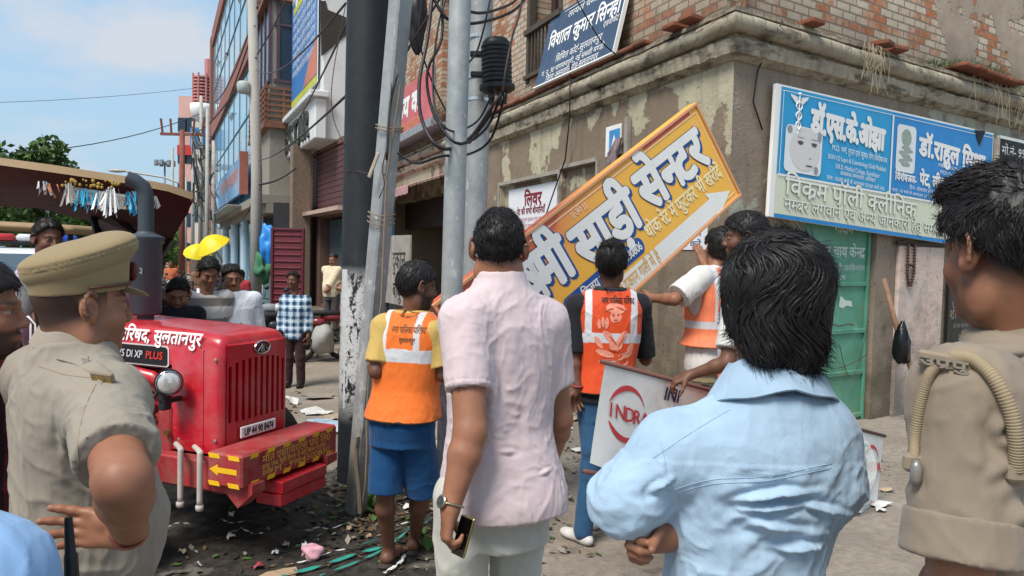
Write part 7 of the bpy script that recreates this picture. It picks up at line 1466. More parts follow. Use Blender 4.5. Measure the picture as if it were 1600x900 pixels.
for f_ in mb.f: mb2.prism([mb.v[i] for i in f_], (Mb_.to_3x3() @ V((0, -.004, 0))))
subpart(mb2.build('badge_letters', M_('badge_brass', '#a3988a', .35, .1, metal=.7), t), bo_)
def braid(pts, r=.0085):
    p = bez(pts, 150); return MB().tube(p, [r*(1.07 if i % 3 else .88) for i in range(len(p))], 12).build('shoulder_braid', BRA, t, smooth=True)
braid([cling(1462, 572), cling(1450, 590), cling(1438, 630, .008, 1.13), cling(1430, 680, .008, 1.13), cling(1428, 716, .008, 1.13)])
braid([cling(1486, 556), cling(1520, 562), cling(1552, 590), cling(1578, 640), cling(1588, 690), cling(1588, 735)], .0105)
for x, y in ((1428, 722), (1590, 738)): MB().bbox(cling(x, y, .006, 1.13), (.034, .02, .030), None, .006).build('braid_clasp', KHD, t)
MB().lathe(cling(1431, 748, .012, 1.13)-V((0, 0, .01)), (0, 0, 1), [(0, .006), (.01, .009), (.03, .009), (.04, .004)], 12).build('whistle', M_('whistle_grey', '#8d8882', .4, .1, metal=.5), t, smooth=True)
S_ = Sdf(); torso(S_, k, .97, .008, .30, .50); leg(S_, k['hipl'], k['knl'], k['anl'], (.095, .075, .07, .06)); leg(S_, k['hipr'], k['knr'], k['anr'], (.095, .075, .07, .06)); soft('trousers', S_, .009, KHD, t, folds(.006, 9, 5))
for s_ in 'lr': shoe(t, k['an'+s_], f, M_('shoe_brown', '#4a2a1c', .35, .1))
# ---- police officer with peaked cap at the left
KL = cloth('cloth_khaki_light', '#8f8679', .85, 800, .4, .08)
H = 1.70; b0 = V((P(105, 400, 1.74).x, 1.74, 0)); f = V((.76, .65, 0))
k = skel(b0, H, f, shr=P(165, 628, 1.62), elr=P(192, 752, 1.36), wrr=P(202, 832, 1.52), neck=P(120, 545, 1.76), pel=P(118, 905, 1.80), head=P(128, 477, 1.76), shl=P(62, 590, 1.95), ell=P(70, 740, 2.05), wrl=P(150, 840, 2.1))
t = thing('person', 'police officer in a khaki peaked cap with one hand behind his back at the left', 'person', b0)
hd = Head(k['head'], (.64, .77, -.03), (0, 0, 1), 1.0); S_ = Sdf(); hd.build(S_, k['neck']-V((0, 0, .02)), .062, fat=.010); torso(S_, k, .85, -.01, .5, .83); arm(S_, k['shr'], k['elr'], k['wrr'], (.058, .050, .050, .032)); arm(S_, k['shl'], k['ell'], k['wrl'], (.055, .048, .048, .03))
hand(S_, k['wrr'], V((-.94, -.05, .10)), V((-.10, -1, .12)), -1, (.12, .2, .28, .34), 1.04, (.85, .45, .05), .10, .05); hand(S_, k['wrl'], V((.6, .6, -.3)), V((-.6, .6, 0)), 1)
soft('body', S_, .0042, SKIN, t, None, hd.paint(TONE['a'], fade=[-.082, -.078, -.055, -.02, -.005], stub=.15, mous=.6))
S_ = Sdf(); torso(S_, k, 1.0, .016, .485, .855, .075, .04); S_.cone(k['shr'], k['neck']-V((0, 0, .04)), .072, .056, .05); S_.cone(k['shl'], k['neck']-V((0, 0, .04)), .070, .056, .05); e1, d1 = sleeve(S_, k['shr'], k['elr'], k['wrr'], .74, .082, .076, .05); sleeve(S_, k['shl'], k['ell'], k['wrl'], .7, .076, .074, .05)
q = lambda x, y, dd=1.36: P(x, y, dd*1.16)
fl = [([q(40, 800), q(80, 785), q(120, 760)], .012, .012), ([q(60, 760), q(90, 745), q(125, 735)], .010, .010), ([q(55, 820), q(90, 812), q(115, 800)], .010, .010), ([q(80, 690), q(95, 720), q(120, 740)], .010, .010), ([q(120, 860), q(165, 860), q(215, 845)], .010, .010), ([q(130, 880), q(190, 872), q(230, 855)], .009, .009), ([q(100, 600, 1.38), q(98, 660, 1.38), q(104, 720, 1.38)], .008, .008), ([q(110, 640, 1.34), q(150, 665, 1.3), q(195, 650, 1.3)], .008, .006), ([q(120, 690, 1.3), q(160, 700, 1.27), q(205, 680, 1.27)], .008, .006), ([q(215, 700, 1.4), q(232, 760, 1.4), q(238, 820, 1.42)], .012, .008)]
soft('shirt', S_, .005, KL, t, folds(.0085, 11, 22, (1, 1, .6), [(p_, w_*.9, h_*1.4) for p_, w_, h_ in fl])); bv = bvh_of([o for o in t.children if o.name.startswith('shirt')][0])
fold_collar(k, t, KL, .074, .110, .050, .008, tilt=.26)
def seam(pts, r=.0016, m=None): return MB().tube([cling(*q_, .0003, 1.7) for q_ in pts], r, 5).build('seam', m or KHD, t, smooth=True)
def strap(l1, l2, m, name='epaulette', off=.007):
    mb = MB(); n = len(l1)-1
    def g(u, v, o): i = min(int(u*n), n-1); w_ = u*n-i; x, y = [(l1[i][j]*(1-w_)+l1[i+1][j]*w_)*(1-v)+(l2[i][j]*(1-w_)+l2[i+1][j]*w_)*v for j in (0, 1)]; return cling(x, y, o, 1.7)
    mb.gridf(lambda u, v: g(u, v, off if .06 < v < .94 and u < .97 else .001), 20, 16); return mb.build(name, m, t, smooth=True, fixn=False)
strap([(100, 546), (125, 551), (150, 562), (174, 580)], [(88, 562), (116, 569), (140, 582), (158, 602)], KL)
bc = cling(160, 588, .014); Mb_ = frame(bc, V((.9, -.05, -.08)).normalized(), V((.05, .9, .4)).normalized(), V((0, -.4, .9)).normalized()); bo_ = MB().bbox((0, 0, 0), (.05, .012, .022), Mb_, .003).build('rank_badge', KHD, t); mb = MB(); lettering(mb, 'उप्रपु', Mb_ @ V((-.02, -.0065, -.006)), Mb_.to_3x3() @ V((1, 0, 0)), Mb_.to_3x3() @ V((0, 0, 1)), .015, bold=.0008, width=.042, nd=Mb_.to_3x3() @ V((0, -1, 0))); subpart(mb.build('badge_letters', M_('badge_gold', '#c2a860', .35, .1, metal=.7), t, fixn=False), bo_)
mb = MB(); sc = cling(136, 566, .012); mb.v = []; st = [sc+V((.014*(1 if i % 2 == 0 else .45)*math.cos(i*math.pi/5), -.004, .014*(1 if i % 2 == 0 else .45)*math.sin(i*math.pi/5))) for i in range(10)]; mb.prism(st, (0, .004, .001)); mb.build('shoulder_star', M_('badge_silver', '#c9c6bd', .3, .1, metal=.8), t)
S_ = Sdf(); torso(S_, k, .97, .010, .42, .50, .03); leg(S_, k['hipl'], k['knl'], k['anl'], (.095, .075, .07, .06)); leg(S_, k['hipr'], k['knr'], k['anr'], (.095, .075, .07, .06)); soft('trousers', S_, .009, KHD, t, folds(.006, 9, 5))
S_ = Sdf(); torso(S_, k, 1.0, .022, .470, .495, .04); soft('belt', S_, .006, M_('belt_maroon', '#4a1f1c', .4, .1), t)
for s_ in 'lr': shoe(t, k['an'+s_], f, M_('shoe_brown', '#4a2a1c'))
bw = k['wrr']; ax = (k['wrr']-k['elr']).normalized(); u_ = ax.cross(V((0, 0, 1))).normalized(); v_ = ax.cross(u_); MB().tube([bw-ax*.012+u_*.036*math.cos(a)+v_*.036*math.sin(a) for a in [i*math.pi/12 for i in range(25)]], .0025, 6).build('wrist_thread', M_('thread_red', '#5a2320', .7), t, smooth=True)
for pts in ([(150, 600), (132, 640), (122, 690), (124, 735)], [(60, 572), (100, 585), (140, 590)]): seam([(q_.x, q_.y) for q_ in bez([V((a, b, 0)) for a, b in pts], 16)], .0012)
# cap
CAPK = cloth('cap_khaki', '#8b7959', .8, 900, .05, .06); W_ = hd.w; S_ = Sdf(); Rc = hd.R@np.array(Matrix.Rotation(math.radians(20), 3, 'X')); S_.ell(W_(0, -.012, .124), np.array([.100, .126, .030]), Rc, .02); S_.ell(W_(0, .064, .142), np.array([.075, .052, .032]), Rc, .03); S_.ell(W_(0, -.015, .095), np.array([.094, .115, .042]), Rc, .03)
cf_ = lambda p: np.where(np.abs(((p-arr(W_(0, -.012, .122)))@Rc)[:, 2]) < .0022, -.0025, 0) + np.where(np.abs(((p-arr(W_(0, -.012, .112)))@Rc)[:, 2]) < .0018, -.0015, 0)
co = soft('peaked_cap', S_, .0042, CAPK, t, lambda p: .0015*vnoise(p*18, 4)+cf_(p))
S_ = Sdf(); R6 = hd.R@np.array(Matrix.Rotation(math.radians(7), 3, 'X')); S_.loft(W_(0, -.008, .062), R6, [(-.030, 0, 0, .084, .106), (.0, 0, 0, .087, .109), (.045, 0, 0, .092, .114)], 2.1, .01); subpart(soft('cap_band', S_, .004, CAPK, t), co)
S_ = Sdf(); R7 = hd.R@np.array(Matrix.Rotation(math.radians(-20), 3, 'X')); S_.ell(W_(0, .100, .040), np.array([.072, .052, .006]), R7, .005); subpart(soft('cap_peak', S_, .004, CAPK, t), co)
S_ = Sdf(); S_.ell(W_(0, .113, .085), np.array([.022, .012, .026]), hd.R, .005); subpart(soft('cap_badge', S_, .004, M_('badge_maroon', '#5b2420', .5, .2), t), co)
MB().tube([V(W_(.093*math.cos(a), -.008+.113*math.sin(a), .046+.013*math.sin(a))) for a in [math.pi*i/14-.1 for i in range(15)]], .004, 6).build('cap_strap', M_('strap_brown', '#5a3325', .5), t, smooth=True)
# ---- bearded man cut by the left edge, blue sleeved person nearest, handheld radio
H = 1.74; b0 = V((P(-60, 400, 1.95).x, 1.95, 0)); f = V((.9, .35, 0)); k = skel(b0, H, f, head=P(-32, 487, 1.95)); t = thing('person', 'bearded man in a maroon checked shirt cut off by the left edge', 'person', b0)
hd = Head(k['head'], (.95, .25, -.02), (0, 0, 1), 1.0); S_ = Sdf(); hd.build(S_, k['neck']); torso(S_, k, .85, -.01, .5, .83); arm(S_, k['shr'], k['elr'], k['wrr']); arm(S_, k['shl'], k['ell'], k['wrl']); hand(S_, k['wrr'], V((0, 0, -1)), V((0, 1, 0)), 1); hand(S_, k['wrl'], V((0, 0, -1)), V((0, -1, 0)), -1); soft('body', S_, .006, SKIN, t, None, hd.paint(TONE['a'], beard=.85, mous=.8)); hair_cap('hair', hd, t, SHORT, .022, .006, .006, 40, spikes=900, slen=.03, seed=4)
S_ = Sdf(); torso(S_, k, .98, .014, .47, .872, 0); sleeve(S_, k['shr'], k['elr'], k['wrr'], 1.6, .072, .05); sleeve(S_, k['shl'], k['ell'], k['wrl'], 1.6, .072, .05)
def plaid(p): 
    a = np.sin(p[:, 2]*80) > .4; b = np.sin((p[:, 0]+p[:, 1])*80) > .4; c = np.tile(lin('#5e1f28'), (len(p), 1)); c[a] = lin('#8b2b33'); c[b] = lin('#2c1a22'); return c
soft('shirt', S_, .006, cloth('cloth_plaid', '#5e1f28', attr='Col'), t, folds(.005, 11, 5), plaid); S_ = Sdf(); leg(S_, k['hipl'], k['knl'], k['anl'], (.1, .08, .07, .06)); leg(S_, k['hipr'], k['knr'], k['anr'], (.1, .08, .07, .06)); soft('trousers', S_, .01, cloth('cloth_dark', '#2d3038'), t)
for s_ in 'lr': shoe(t, k['an'+s_], f, M_('shoe_black', '#1b1a1a'), res=.01)
H = 1.66; b0 = V((P(-215, 400, 1.0).x, 1.0, 0)); f = V((.3, .95, 0)); k = skel(b0, H, f, shr=P(-30, 915, 1.0), elr=P(15, 1110, 1.02), wrr=P(118, 1030, 1.22)); t = thing('person', 'person in a light blue shirt whose shoulder enters the bottom left corner', 'person', b0)
hd = Head(k['head'], f, (0, 0, 1), 1.0); S_ = Sdf(); hd.build(S_, k['neck']); torso(S_, k, .85, -.01, .5, .83); arm(S_, k['shr'], k['elr'], k['wrr']); hand(S_, k['wrr'], V((0, .6, .5)), V((-.9, 0, 0)), 1, (.8, .8, .8, .8)); arm(S_, k['shl'], k['ell'], k['wrl']); hand(S_, k['wrl'], V((0, 0, -1)), V((.9, 0, 0)), -1); soft('body', S_, .006, SKIN, t, None, hd.paint(TONE['b'])); hair_cap('hair', hd, t, SHORT, .02, .007)
S_ = Sdf(); torso(S_, k, 1.0, .018, .45, .872); S_.cone(k['shr'], k['neck']-V((0, 0, .05)), .075, .055, .05); sleeve(S_, k['shr'], k['elr'], k['wrr'], 1.5, .088, .06, .05); sleeve(S_, k['shl'], k['ell'], k['wrl'], 1.5, .08, .06); soft('shirt', S_, .005, cloth('cloth_sky', '#86a9d0', .9, 700, .25), t, folds(.006, 11, 31)); S_ = Sdf(); leg(S_, k['hipl'], k['knl'], k['anl'], (.1, .08, .07, .06)); leg(S_, k['hipr'], k['knr'], k['anr'], (.1, .08, .07, .06)); soft('trousers', S_, .01, cloth('cloth_dark', '#2d3038'), t)
for s_ in 'lr': shoe(t, k['an'+s_], f, M_('shoe_black', '#1b1a1a'), res=.01)
a = P(107, 808, 1.22); t = thing('handheld_radio', 'black handheld radio with a tapering antenna in the bottom left corner', 'radio', P(112, 1010, 1.22)); MB().tube([a, a-V((0, 0, .008)), a-V((-.003, 0, .06)), a-V((-.004, 0, .065)), a-V((-.006, 0, .125))], [.006, .0065, .0085, .0105, .012], 12).build('antenna', M_('plastic_black', '#17191d'), t, smooth=True, auto=40); MB().bbox(a-V((-.012, 0, .185)), (.055, .035, .12), None, .008).build('body', M_('plastic_black', '#17191d'), t)
# ================================================================== workers, bystanders, the lowered signs, litter
def worker_vest(k, t, c, bottom, g=1.06, inf=.03, hz=(1.20, 1.27), vx=(.10, .15), flare=.05, top=.845, res=.006, strip='#c9c9cc', hole=.055):
    S_ = Sdf(); H = k['H']; z0 = (bottom)/H; torso(S_, k, g, inf, z0, top, 0, .03, flare=flare)
    for n_ in 'lr': S_.cone(k['sh'+n_].lerp(k['neck'], .35), k['neck']-V((0, 0, .05)), .058, .05, .04)
    for sg, n_ in ((-1, 'l'), (1, 'r')): S_.ell(k['sh'+n_]+k['r']*sg*hole-V((0, 0, .10)), (.055, .14, .17), None, .02, 's')
    base = lin(c); r, f = k['r'], k['f']; o = arr(k['b'])
    def colr(p):
        cc = np.tile(base, (len(p), 1)); q = p-arr(k['neck']); x = q@arr(r); y = q@arr(f); z = p[:, 2]; s = lin(strip)
        zz = z + .03*np.abs(x); cc[(zz > hz[0]) & (zz < hz[1])] = s; cc[(np.abs(x) > vx[0]) & (np.abs(x) < vx[1]) & (zz >= hz[1])] = s
        e = np.minimum(z-(bottom), 9); cc[e < .012] = lin('#2a2320'); return cc
    o_ = soft('vest', S_, res, cloth('vest_'+c, c, .6, 500, .35, attr='Col'), t, folds(.006, 9, 3, (1, 1, .5)), colr); return o_
def simple_body(t, k, hd, tone, arms, beard=0, mous=0, stub=0, res=.007, legs=False, feet=False, hands=None, nr=.052):
    S_ = Sdf(); hd.build(S_, k['neck']-V((0, 0, .02)), nr); torso(S_, k, .82, -.01, .48, .83)
    for n_ in arms:
        arm(S_, k['sh'+n_], k['el'+n_], k['wr'+n_], (.044, .038, .037, .025)); d, n, sd, cu = (hands or {}).get(n_, ((k['wr'+n_]-k['el'+n_]).normalized(), k['r']*(1 if n_ == 'l' else -1), 1 if n_ == 'l' else -1, (.4, .45, .5, .5))); hand(S_, k['wr'+n_], d, n, sd, cu, .98)
    if legs:
        for n_ in 'lr': leg(S_, k['hip'+n_], k['kn'+n_], k['an'+n_], (.07, .047, .052, .032), back=-k['f'])
    if feet:
        for n_ in 'lr': bare_foot(S_, k['an'+n_], k['f'], k.get('gz', 0)+.012)
    return soft('body', S_, res, SKIN, t, None, hd.paint(tone, beard=beard, mous=mous, stub=stub))
def shirt(t, k, m, inf=.014, g=.96, z0=.48, frac=.6, r=(.066, .066), res=.008, arms='lr', color=None, seed=0, amp=.006, fr=None, belly=0, name='shirt', flare=0):
    S_ = Sdf(); torso(S_, k, g, inf, z0, .848, belly, .035, flare=flare)
    for n_ in arms: sleeve(S_, k['sh'+n_], k['el'+n_], k['wr'+n_], (fr or {}).get(n_, frac), r[0], r[1], .04); S_.cone(k['sh'+n_], k['neck']-V((0, 0, .04)), .058, .046, .05)
    return soft(name, S_, res, m, t, folds(amp, 11, seed), color)
def trousers(t, k, m, res=.009, low=.06, r=(.088, .068, .062, .058), z1=.53, seed=0, g=.95, name='trousers', amp=.006):
    S_ = Sdf(); torso(S_, k, g, .006, .44, z1)
    for n_ in 'lr': a = k['an'+n_]; leg(S_, k['hip'+n_], k['kn'+n_], V(a)-V((0, 0, .0)), r); 
    return soft(name, S_, res, m, t, folds(amp, 9, seed, (1, 1, .5)))
# ---- worker with yellow shirt and blue shorts beside the poles
H = 1.655; b0 = V((P(634, 400, 4.02).x, 4.02, 0)); f = V((.30, .95, 0)); r_ = f.cross(V((0, 0, 1)))
aL, aR = G(607, 880), G(648, 860); aL.z = aR.z = .085
k = skel(b0, H, f, wid=.92, anl=aL, anr=aR, knl=P(602, 765, 4.0), knr=P(660, 765, 4.08), shl=P(600, 512, 4.02), ell=P(588, 580, 3.95), wrl=P(580, 560, 4.47), elr=P(692, 585, 3.96), wrr=P(704, 548, 4.25), head=P(653, 448, 4.06), neck=P(645, 488, 4.05))
t = thing('person', 'bearded worker in orange vest over yellow shirt and blue shorts standing by the poles', 'person', b0, 'municipal workers in orange vests')
hd = Head(k['head'], (.86, .50, -.12), (0, 0, 1), 1.0)
simple_body(t, k, hd, TONE['c'], 'lr', beard=.9, mous=.8, res=.0055, legs=True, feet=True, hands={'l': (V((-.1, .5, .5)), V((.9, .2, 0)), 1, (.8, .9, .9, .9)), 'r': (V((.3, .9, .2)), V((-.6, .3, .6)), -1, (.5, .5, .6, .6))})
hair_cap('hair', hd, t, SHORT, .020, .005, .006, 40, spikes=1500, slen=.025, seed=11, flow=whorl, locks=(420, .034, .0026))
shirt(t, k, cloth('cloth_yellow', '#c0a15c', .85, 600, .3), .016, 1.0, .475, .8, (.066, .07), .006, seed=3)
vo = worker_vest(k, t, '#e2702c', .862, 1.08, .030, (1.185, 1.255), (.078, .110), .03, res=.0055, hole=.085)
bv = bvh_of(vo); mb = MB(); xd = r_; o_ = P(606, 520, 3.88)
for i, (s, dy, h, w_) in enumerate((('नगर पालिका परिषद', 0, .05, .19), ('सुलतानपुर', -.05, .035, .09))): lettering(mb, s, o_+V((0, 0, dy))+xd*(.05*i), xd, (0, 0, 1), h, bold=.0008, width=w_, nd=-f)
mb2 = MB(); mb2.v, mb2.f, mb2.m = mb.v, mb.f, mb.m; press(mb2, bv, f, .002); subpart(mb2.build('vest_lettering', M_('ink_brown', '#7a4a24', .7), t, fixn=False), vo)
mb = MB(); c = P(632, 490, 3.9); mb.tube([c+xd*.05*math.cos(a)+V((0, 0, .02*math.sin(a))) for a in [i*math.pi/8 for i in range(17)]], .003, 4); press(mb, bv, f, .001); subpart(mb.build('vest_emblem', M_('ink_brown', '#7a4a24'), t, fixn=False), vo)
S_ = Sdf(); torso(S_, k, 1.0, .022, .44, .53)
for n_ in 'lr':
    a, b = k['hip'+n_], k['kn'+n_]-V((0, 0, .0)); d = (b-a).normalized(); S_.cone(a, b+d*.10, .092, .096, .03, cut=[(b+d*.015, d)]); S_.cone(b-d*.10, b+d*.1, .070, .080, .005, 's')
soft('shorts', S_, .006, cloth('cloth_blue', '#12426e', .8, 700, .3), t, folds(.006, 9, 5, (1, 1, .5)))
for n_ in 'lr': a = k['an'+n_]; S_ = Sdf(); S_.cone(V((a.x, a.y, .006))-f*.05, V((a.x, a.y, .006))+f*.15, .042, .045, .01, sq=((0, 0, 1), 3.2)); so_ = soft('slipper', S_, .005, M_('slipper_dark', '#3b332e', .8), t); MB().tube([V((a.x, a.y, .02))+f*.05-r_*.04, V((a.x, a.y, .055))+f*.09, V((a.x, a.y, .02))+f*.05+r_*.04], .008, 6).build('slipper_strap', M_('slipper_dark', '#3b332e'), t, smooth=True)
# ---- worker with the printed vest below the sign
H = 1.76; b0 = V((P(950, 400, 4.6).x, 4.6, 0)); f = V((.06, 1, 0)); r_ = f.cross(V((0, 0, 1)))
k = skel(b0, H, f, wid=.98, shl=P(902, 478, 4.6), ell=P(896, 555, 4.55), wrl=P(903, 606, 4.5), shr=P(1000, 476, 4.6), elr=P(1008, 560, 4.7), wrr=P(1010, 565, 4.95), head=P(956, 411, 4.62), neck=P(954, 452, 4.62), anl=V((P(922, 400, 4.5).x, 4.48, .08)), anr=V((P(944, 400, 4.7).x, 4.75, .08)), knl=P(926, 700, 4.52), knr=P(962, 700, 4.7))
t = thing('person', 'worker in black tee and orange vest with a pale printed figure on its back', 'person', b0, 'municipal workers in orange vests')
hd = Head(k['head'], (.25, .95, .10), (0, 0, 1), 1.0)
simple_body(t, k, hd, TONE['c'], 'lr', res=.006, hands={'l': (V((-.05, .1, -1)), V((.35, -.9, 0)), -1, (.25, .3, .35, .4)), 'r': (V((.1, 1, .2)), V((-1, 0, 0)), -1, (.5, .5, .5, .5))})
hair_cap('hair', hd, t, SHORT, .028, .005, .010, 30, spikes=2200, slen=.045, seed=12, flow=lambda q: (q[0]*4, -.3, -.8 if q[2] < .1 else .2), locks=(420, .045, .003))
shirt(t, k, cloth('cloth_black', '#1d1f24', .85, 600, .3), .016, .98, .50, .95, (.064, .066), .007, seed=5)
vo = worker_vest(k, t, '#cf4a22', .93, 1.03, .030, (1.25, 1.31), (.118, .160), .02, res=.0055, top=.84); bv = bvh_of(vo)
def onv(x, y): return P(x, y, 4.47)
mb = MB(); lettering(mb, 'नगर पालिका परिषद', P(940, 474, 4.47), r_, (0, 0, 1), .055, bold=.0012, width=.20, nd=-f); press(mb, bv, f, .002); subpart(mb.build('vest_lettering', M_('ink_black', '#2a1a14', .7), t, fixn=False), vo)
mb = MB(); c = P(957, 452, 4.47); mb.tube([c+r_*.045*math.cos(a)+V((0, 0, .018*math.sin(a))) for a in [i*math.pi/8 for i in range(17)]], .003, 4); press(mb, bv, f, .001); subpart(mb.build('vest_emblem', M_('ink_black', '#2a1a14'), t, fixn=False), vo)
# pale printed seated figure: turban, face, raised palm, folded limbs, all as flat print
def blob(pts): 
    p = [P(x, y, 4.47) for x, y in pts]; return p
mb = MB()
def bl2(cx, cy, rx, ry, rot=0, n=16, wob=.08, sd=0):
    rr = random.Random(int(cx*7+cy)); pts = []
    for i in range(n): a = 2*math.pi*i/n; q = 1+rr.uniform(-wob, wob); x, y = rx*q*math.cos(a), ry*q*math.sin(a); pts.append(P(cx+x*math.cos(rot)-y*math.sin(rot), cy+x*math.sin(rot)+y*math.cos(rot), 4.47))
    i0 = len(mb.v); ctr = sum(pts, V())/n; mb.add([ctr]+pts, [(0, 1+i, 1+(i+1) % n) for i in range(n)])
for a in ((962, 482, 16, 8, .1), (962, 495, 9, 9, 0), (948, 505, 3.2, 9, .1), (942, 503, 2.6, 8, 0), (936, 506, 2.6, 8, -.1), (952, 527, 14, 5, .9), (972, 528, 14, 5, 2.1), (962, 540, 11, 8, 0), (945, 552, 16, 5, .3), (975, 556, 15, 5, -.4), (958, 566, 24, 5, .05), (985, 545, 5, 10, .4), (935, 535, 4, 11, -.6)): bl2(*a)
press(mb, bv, f, .0025); subpart(mb.build('vest_print', M_('ink_peach', '#e0917a', .7, .3, 60), t, fixn=False), vo)
mb = MB(); 
for a in ((958, 492, 2, 2), (966, 492, 2, 2), (962, 500, 4, 1.2), (958, 532, 10, 1.2, .9), (970, 534, 10, 1.2, 2.1), (962, 548, 14, 1.4, .2), (958, 561, 20, 1.2, 0), (951, 484, 9, 1.2, -.3), (970, 482, 8, 1.2, .4)): bl2(*a, n=10)
press(mb, bv, f, .004); subpart(mb.build('vest_print_lines', M_('ink_rust', '#c0512f', .7), t, fixn=False), vo)
trousers(t, k, cloth('cloth_jeans', '#2d5274', .85, 600, .4), .008, seed=6)
for n_, z in (('l', 0), ('r', 0)): shoe(t, k['an'+n_], V((.5, .8, 0)) if n_ == 'r' else V((-.6, .7, 0)), M_('shoe_white', '#c9c6c0', .6, .1, 20))
w = k['wrl']; MB().tube([w+V((.032*math.cos(a), .03*math.sin(a), .01)) for a in [i*math.pi/8 for i in range(17)]], .008, 6).build('bracelet', M_('thread_red2', '#8a3a34', .7), t, smooth=True)
# ---- worker with arm up at the sign and another behind the dark head
H = 1.72; b0 = V((P(1120, 400, 4.85).x, 4.85, 0)); f = V((-.55, .83, 0)); r_ = f.cross(V((0, 0, 1)))
k = skel(b0, H, f, shl=P(1096, 434, 4.75), ell=P(1054, 468, 4.66), wrl=P(1018, 466, 4.80), shr=P(1132, 430, 5.0), elr=P(1112, 437, 5.22), wrr=P(1098, 408, 5.42), head=P(1122, 388, 4.95), neck=P(1118, 420, 4.9), pel=P(1110, 560, 4.85))
t = thing('person', 'worker in peach vest and white tee reaching up to the orange sign', 'person', b0, 'municipal workers in orange vests')
hd = Head(k['head'], (-.2, .95, .2), (0, 0, 1), .98)
simple_body(t, k, hd, TONE['d'], 'lr', res=.0065, hands={'r': (V((-.25, .35, 1)), V((-.4, .85, .1)), 1, (.25, .25, .3, .3)), 'l': (V((-.9, .4, 0)), V((0, .8, -.5)), 1, (.5, .5, .5, .5))}); hair_cap('hair', hd, t, SHORT, .026, .006, .008, 34, spikes=1200, slen=.03, seed=14, flow=whorl, locks=(380, .04, .003))
shirt(t, k, cloth('cloth_white', '#cfcdc8', .85, 600, .35), .018, .98, .475, .85, (.072, .085), .0065, seed=7, fr={'r': .5})
worker_vest(k, t, '#e8805a', .98, 1.05, .032, (1.33, 1.38), (.10, .15), .12, res=.006)
trousers(t, k, cloth('cloth_camo', '#8d8166', .9, 500, .4, .5), .009, seed=8)
for n_ in 'lr': shoe(t, k['an'+n_], f, M_('shoe_black', '#1b1a1a'), res=.009)
H = 1.74; b0 = V((P(1180, 400, 4.0).x, 4.0, 0)); f = V((-.75, .65, 0))
k = skel(b0, H, f, head=P(1163, 372, 4.0), shl=P(1150, 480, 3.9), ell=P(1136, 567, 3.82), wrl=P(1078, 586, 3.90), neck=P(1175, 418, 4.0))
t = thing('person', 'dark haired worker in profile behind the denim shirt person, one hand on the banner rod', 'person', b0, 'municipal workers in orange vests')
hd = Head(k['head'], (-.95, .25, -.05), (0, 0, 1), 1.0)
simple_body(t, k, hd, TONE['c'], 'lr', res=.006, stub=.3, hands={'l': (V((-.85, .2, -.4)), V((0, .3, -.95)), -1, (.55, .6, .65, .7))}); hair_cap('hair', hd, t, SHORT, .026, .006, .008, 34, spikes=1600, slen=.035, seed=15, flow=whorl, locks=(380, .04, .003))
shirt(t, k, cloth('cloth_white', '#cfcdc8'), .016, .96, .475, .75, (.066, .07), .008, seed=9); worker_vest(k, t, '#e8744a', .88, 1.05, .030, (1.25, 1.31), (.10, .15), .05, res=.008)
trousers(t, k, cloth('cloth_dark', '#2d3038'), .012)
for n_ in 'lr': shoe(t, k['an'+n_], f, M_('shoe_black', '#1b1a1a'), res=.01)
# ---- the orange sari shop sign being lowered
A, B = P(674, 477, 4.56), P(1087, 160, 5.95); ab = (B-A); Ls = ab.length; xd = ab.normalized()
rC = ray(1158, 305).normalized(); tC = (B-CO).dot(xd)/rC.dot(xd); Cc = CO+rC*tC; Hs = (Cc-B).length; yd = -(Cc-B).normalized(); n = xd.cross(yd).normalized()
if n.dot(CO-A) < 0: n = -n
D = A-yd*Hs
ko = NT('sign_orange')
t = thing('shop_sign', 'long tilted orange sari shop sign with big white blue shadowed letters and an arrow', 'sign', D)
MS = frame(D, xd, n.cross(xd), n)
xx, yy, zz = ko.xyz(); gr = ko.math('ADD', ko.math('MULTIPLY', yy, 1.0/Hs), ko.math('MULTIPLY', ko.math('SUBTRACT', ko.noise(1.1, 3), .5), .35)); gl = ko.math('ADD', gr, ko.math('MULTIPLY', ko.math('SUBTRACT', 1.25, xx), .45))
base = ko.ramp(gl, [(.55, srgb('#e6ae42')), (.78, srgb('#e4a048')), (.95, srgb('#dd8748')), (1.0, srgb('#c65f3e'))]); ko.b.inputs['Coat Weight'].default_value = .1; ORS = ko.set(base, .45, 0, .4)
mb = MB(); mb.box((Ls/2, Hs/2, -.045), (Ls, Hs, .09), MS); mb.build('panel', ORS, t, MS)
ORE = M_('sign_edge', '#cf9468', .5, .1); PK = M_('sign_line', '#f0c8a8', .5, .05)
mb = MB()
for a, b in (((Ls/2, Hs-.012, .004), (Ls, .024, .02)), ((Ls/2, .012, .004), (Ls, .024, .02)), ((.012, Hs/2, .004), (.024, Hs-.05, .02)), ((Ls-.012, Hs/2, .004), (.024, Hs-.05, .02))): mb.bbox(a, b, MS, .003)
mb.build('frame_edge', ORE, t)
mb = MB()
for a, b in (((Ls/2, Hs-.065, .002), (Ls-.1, .008, .003)), ((Ls/2, .06, .002), (Ls-.1, .006, .003)), ((Ls-.055, Hs/2, .002), (.007, Hs-.13, .003))): mb.box(a, b, MS)
mb.build('border_line', PK, t)
mb = MB(); mb.box((Ls-.42, Hs-.035, .0025), (.6, .03, .003), MS); mb.build('red_tape', M_('tape_red', '#c55048', .5, .3, 20), t)
def sv(px, py): q = MS.inverted() @ onplane(px, py, D, n); return q.x, q.y
NAVY = M_('sign_navy', '#1d4f92', .5, .05); SWH = M_('sign_white', '#dcdcd8', .5, .04); INKO = M_('sign_ink', '#3a3a55', .5)
ux, uy = MS.to_3x3() @ V((1, 0, 0)), MS.to_3x3() @ V((0, 1, 0))
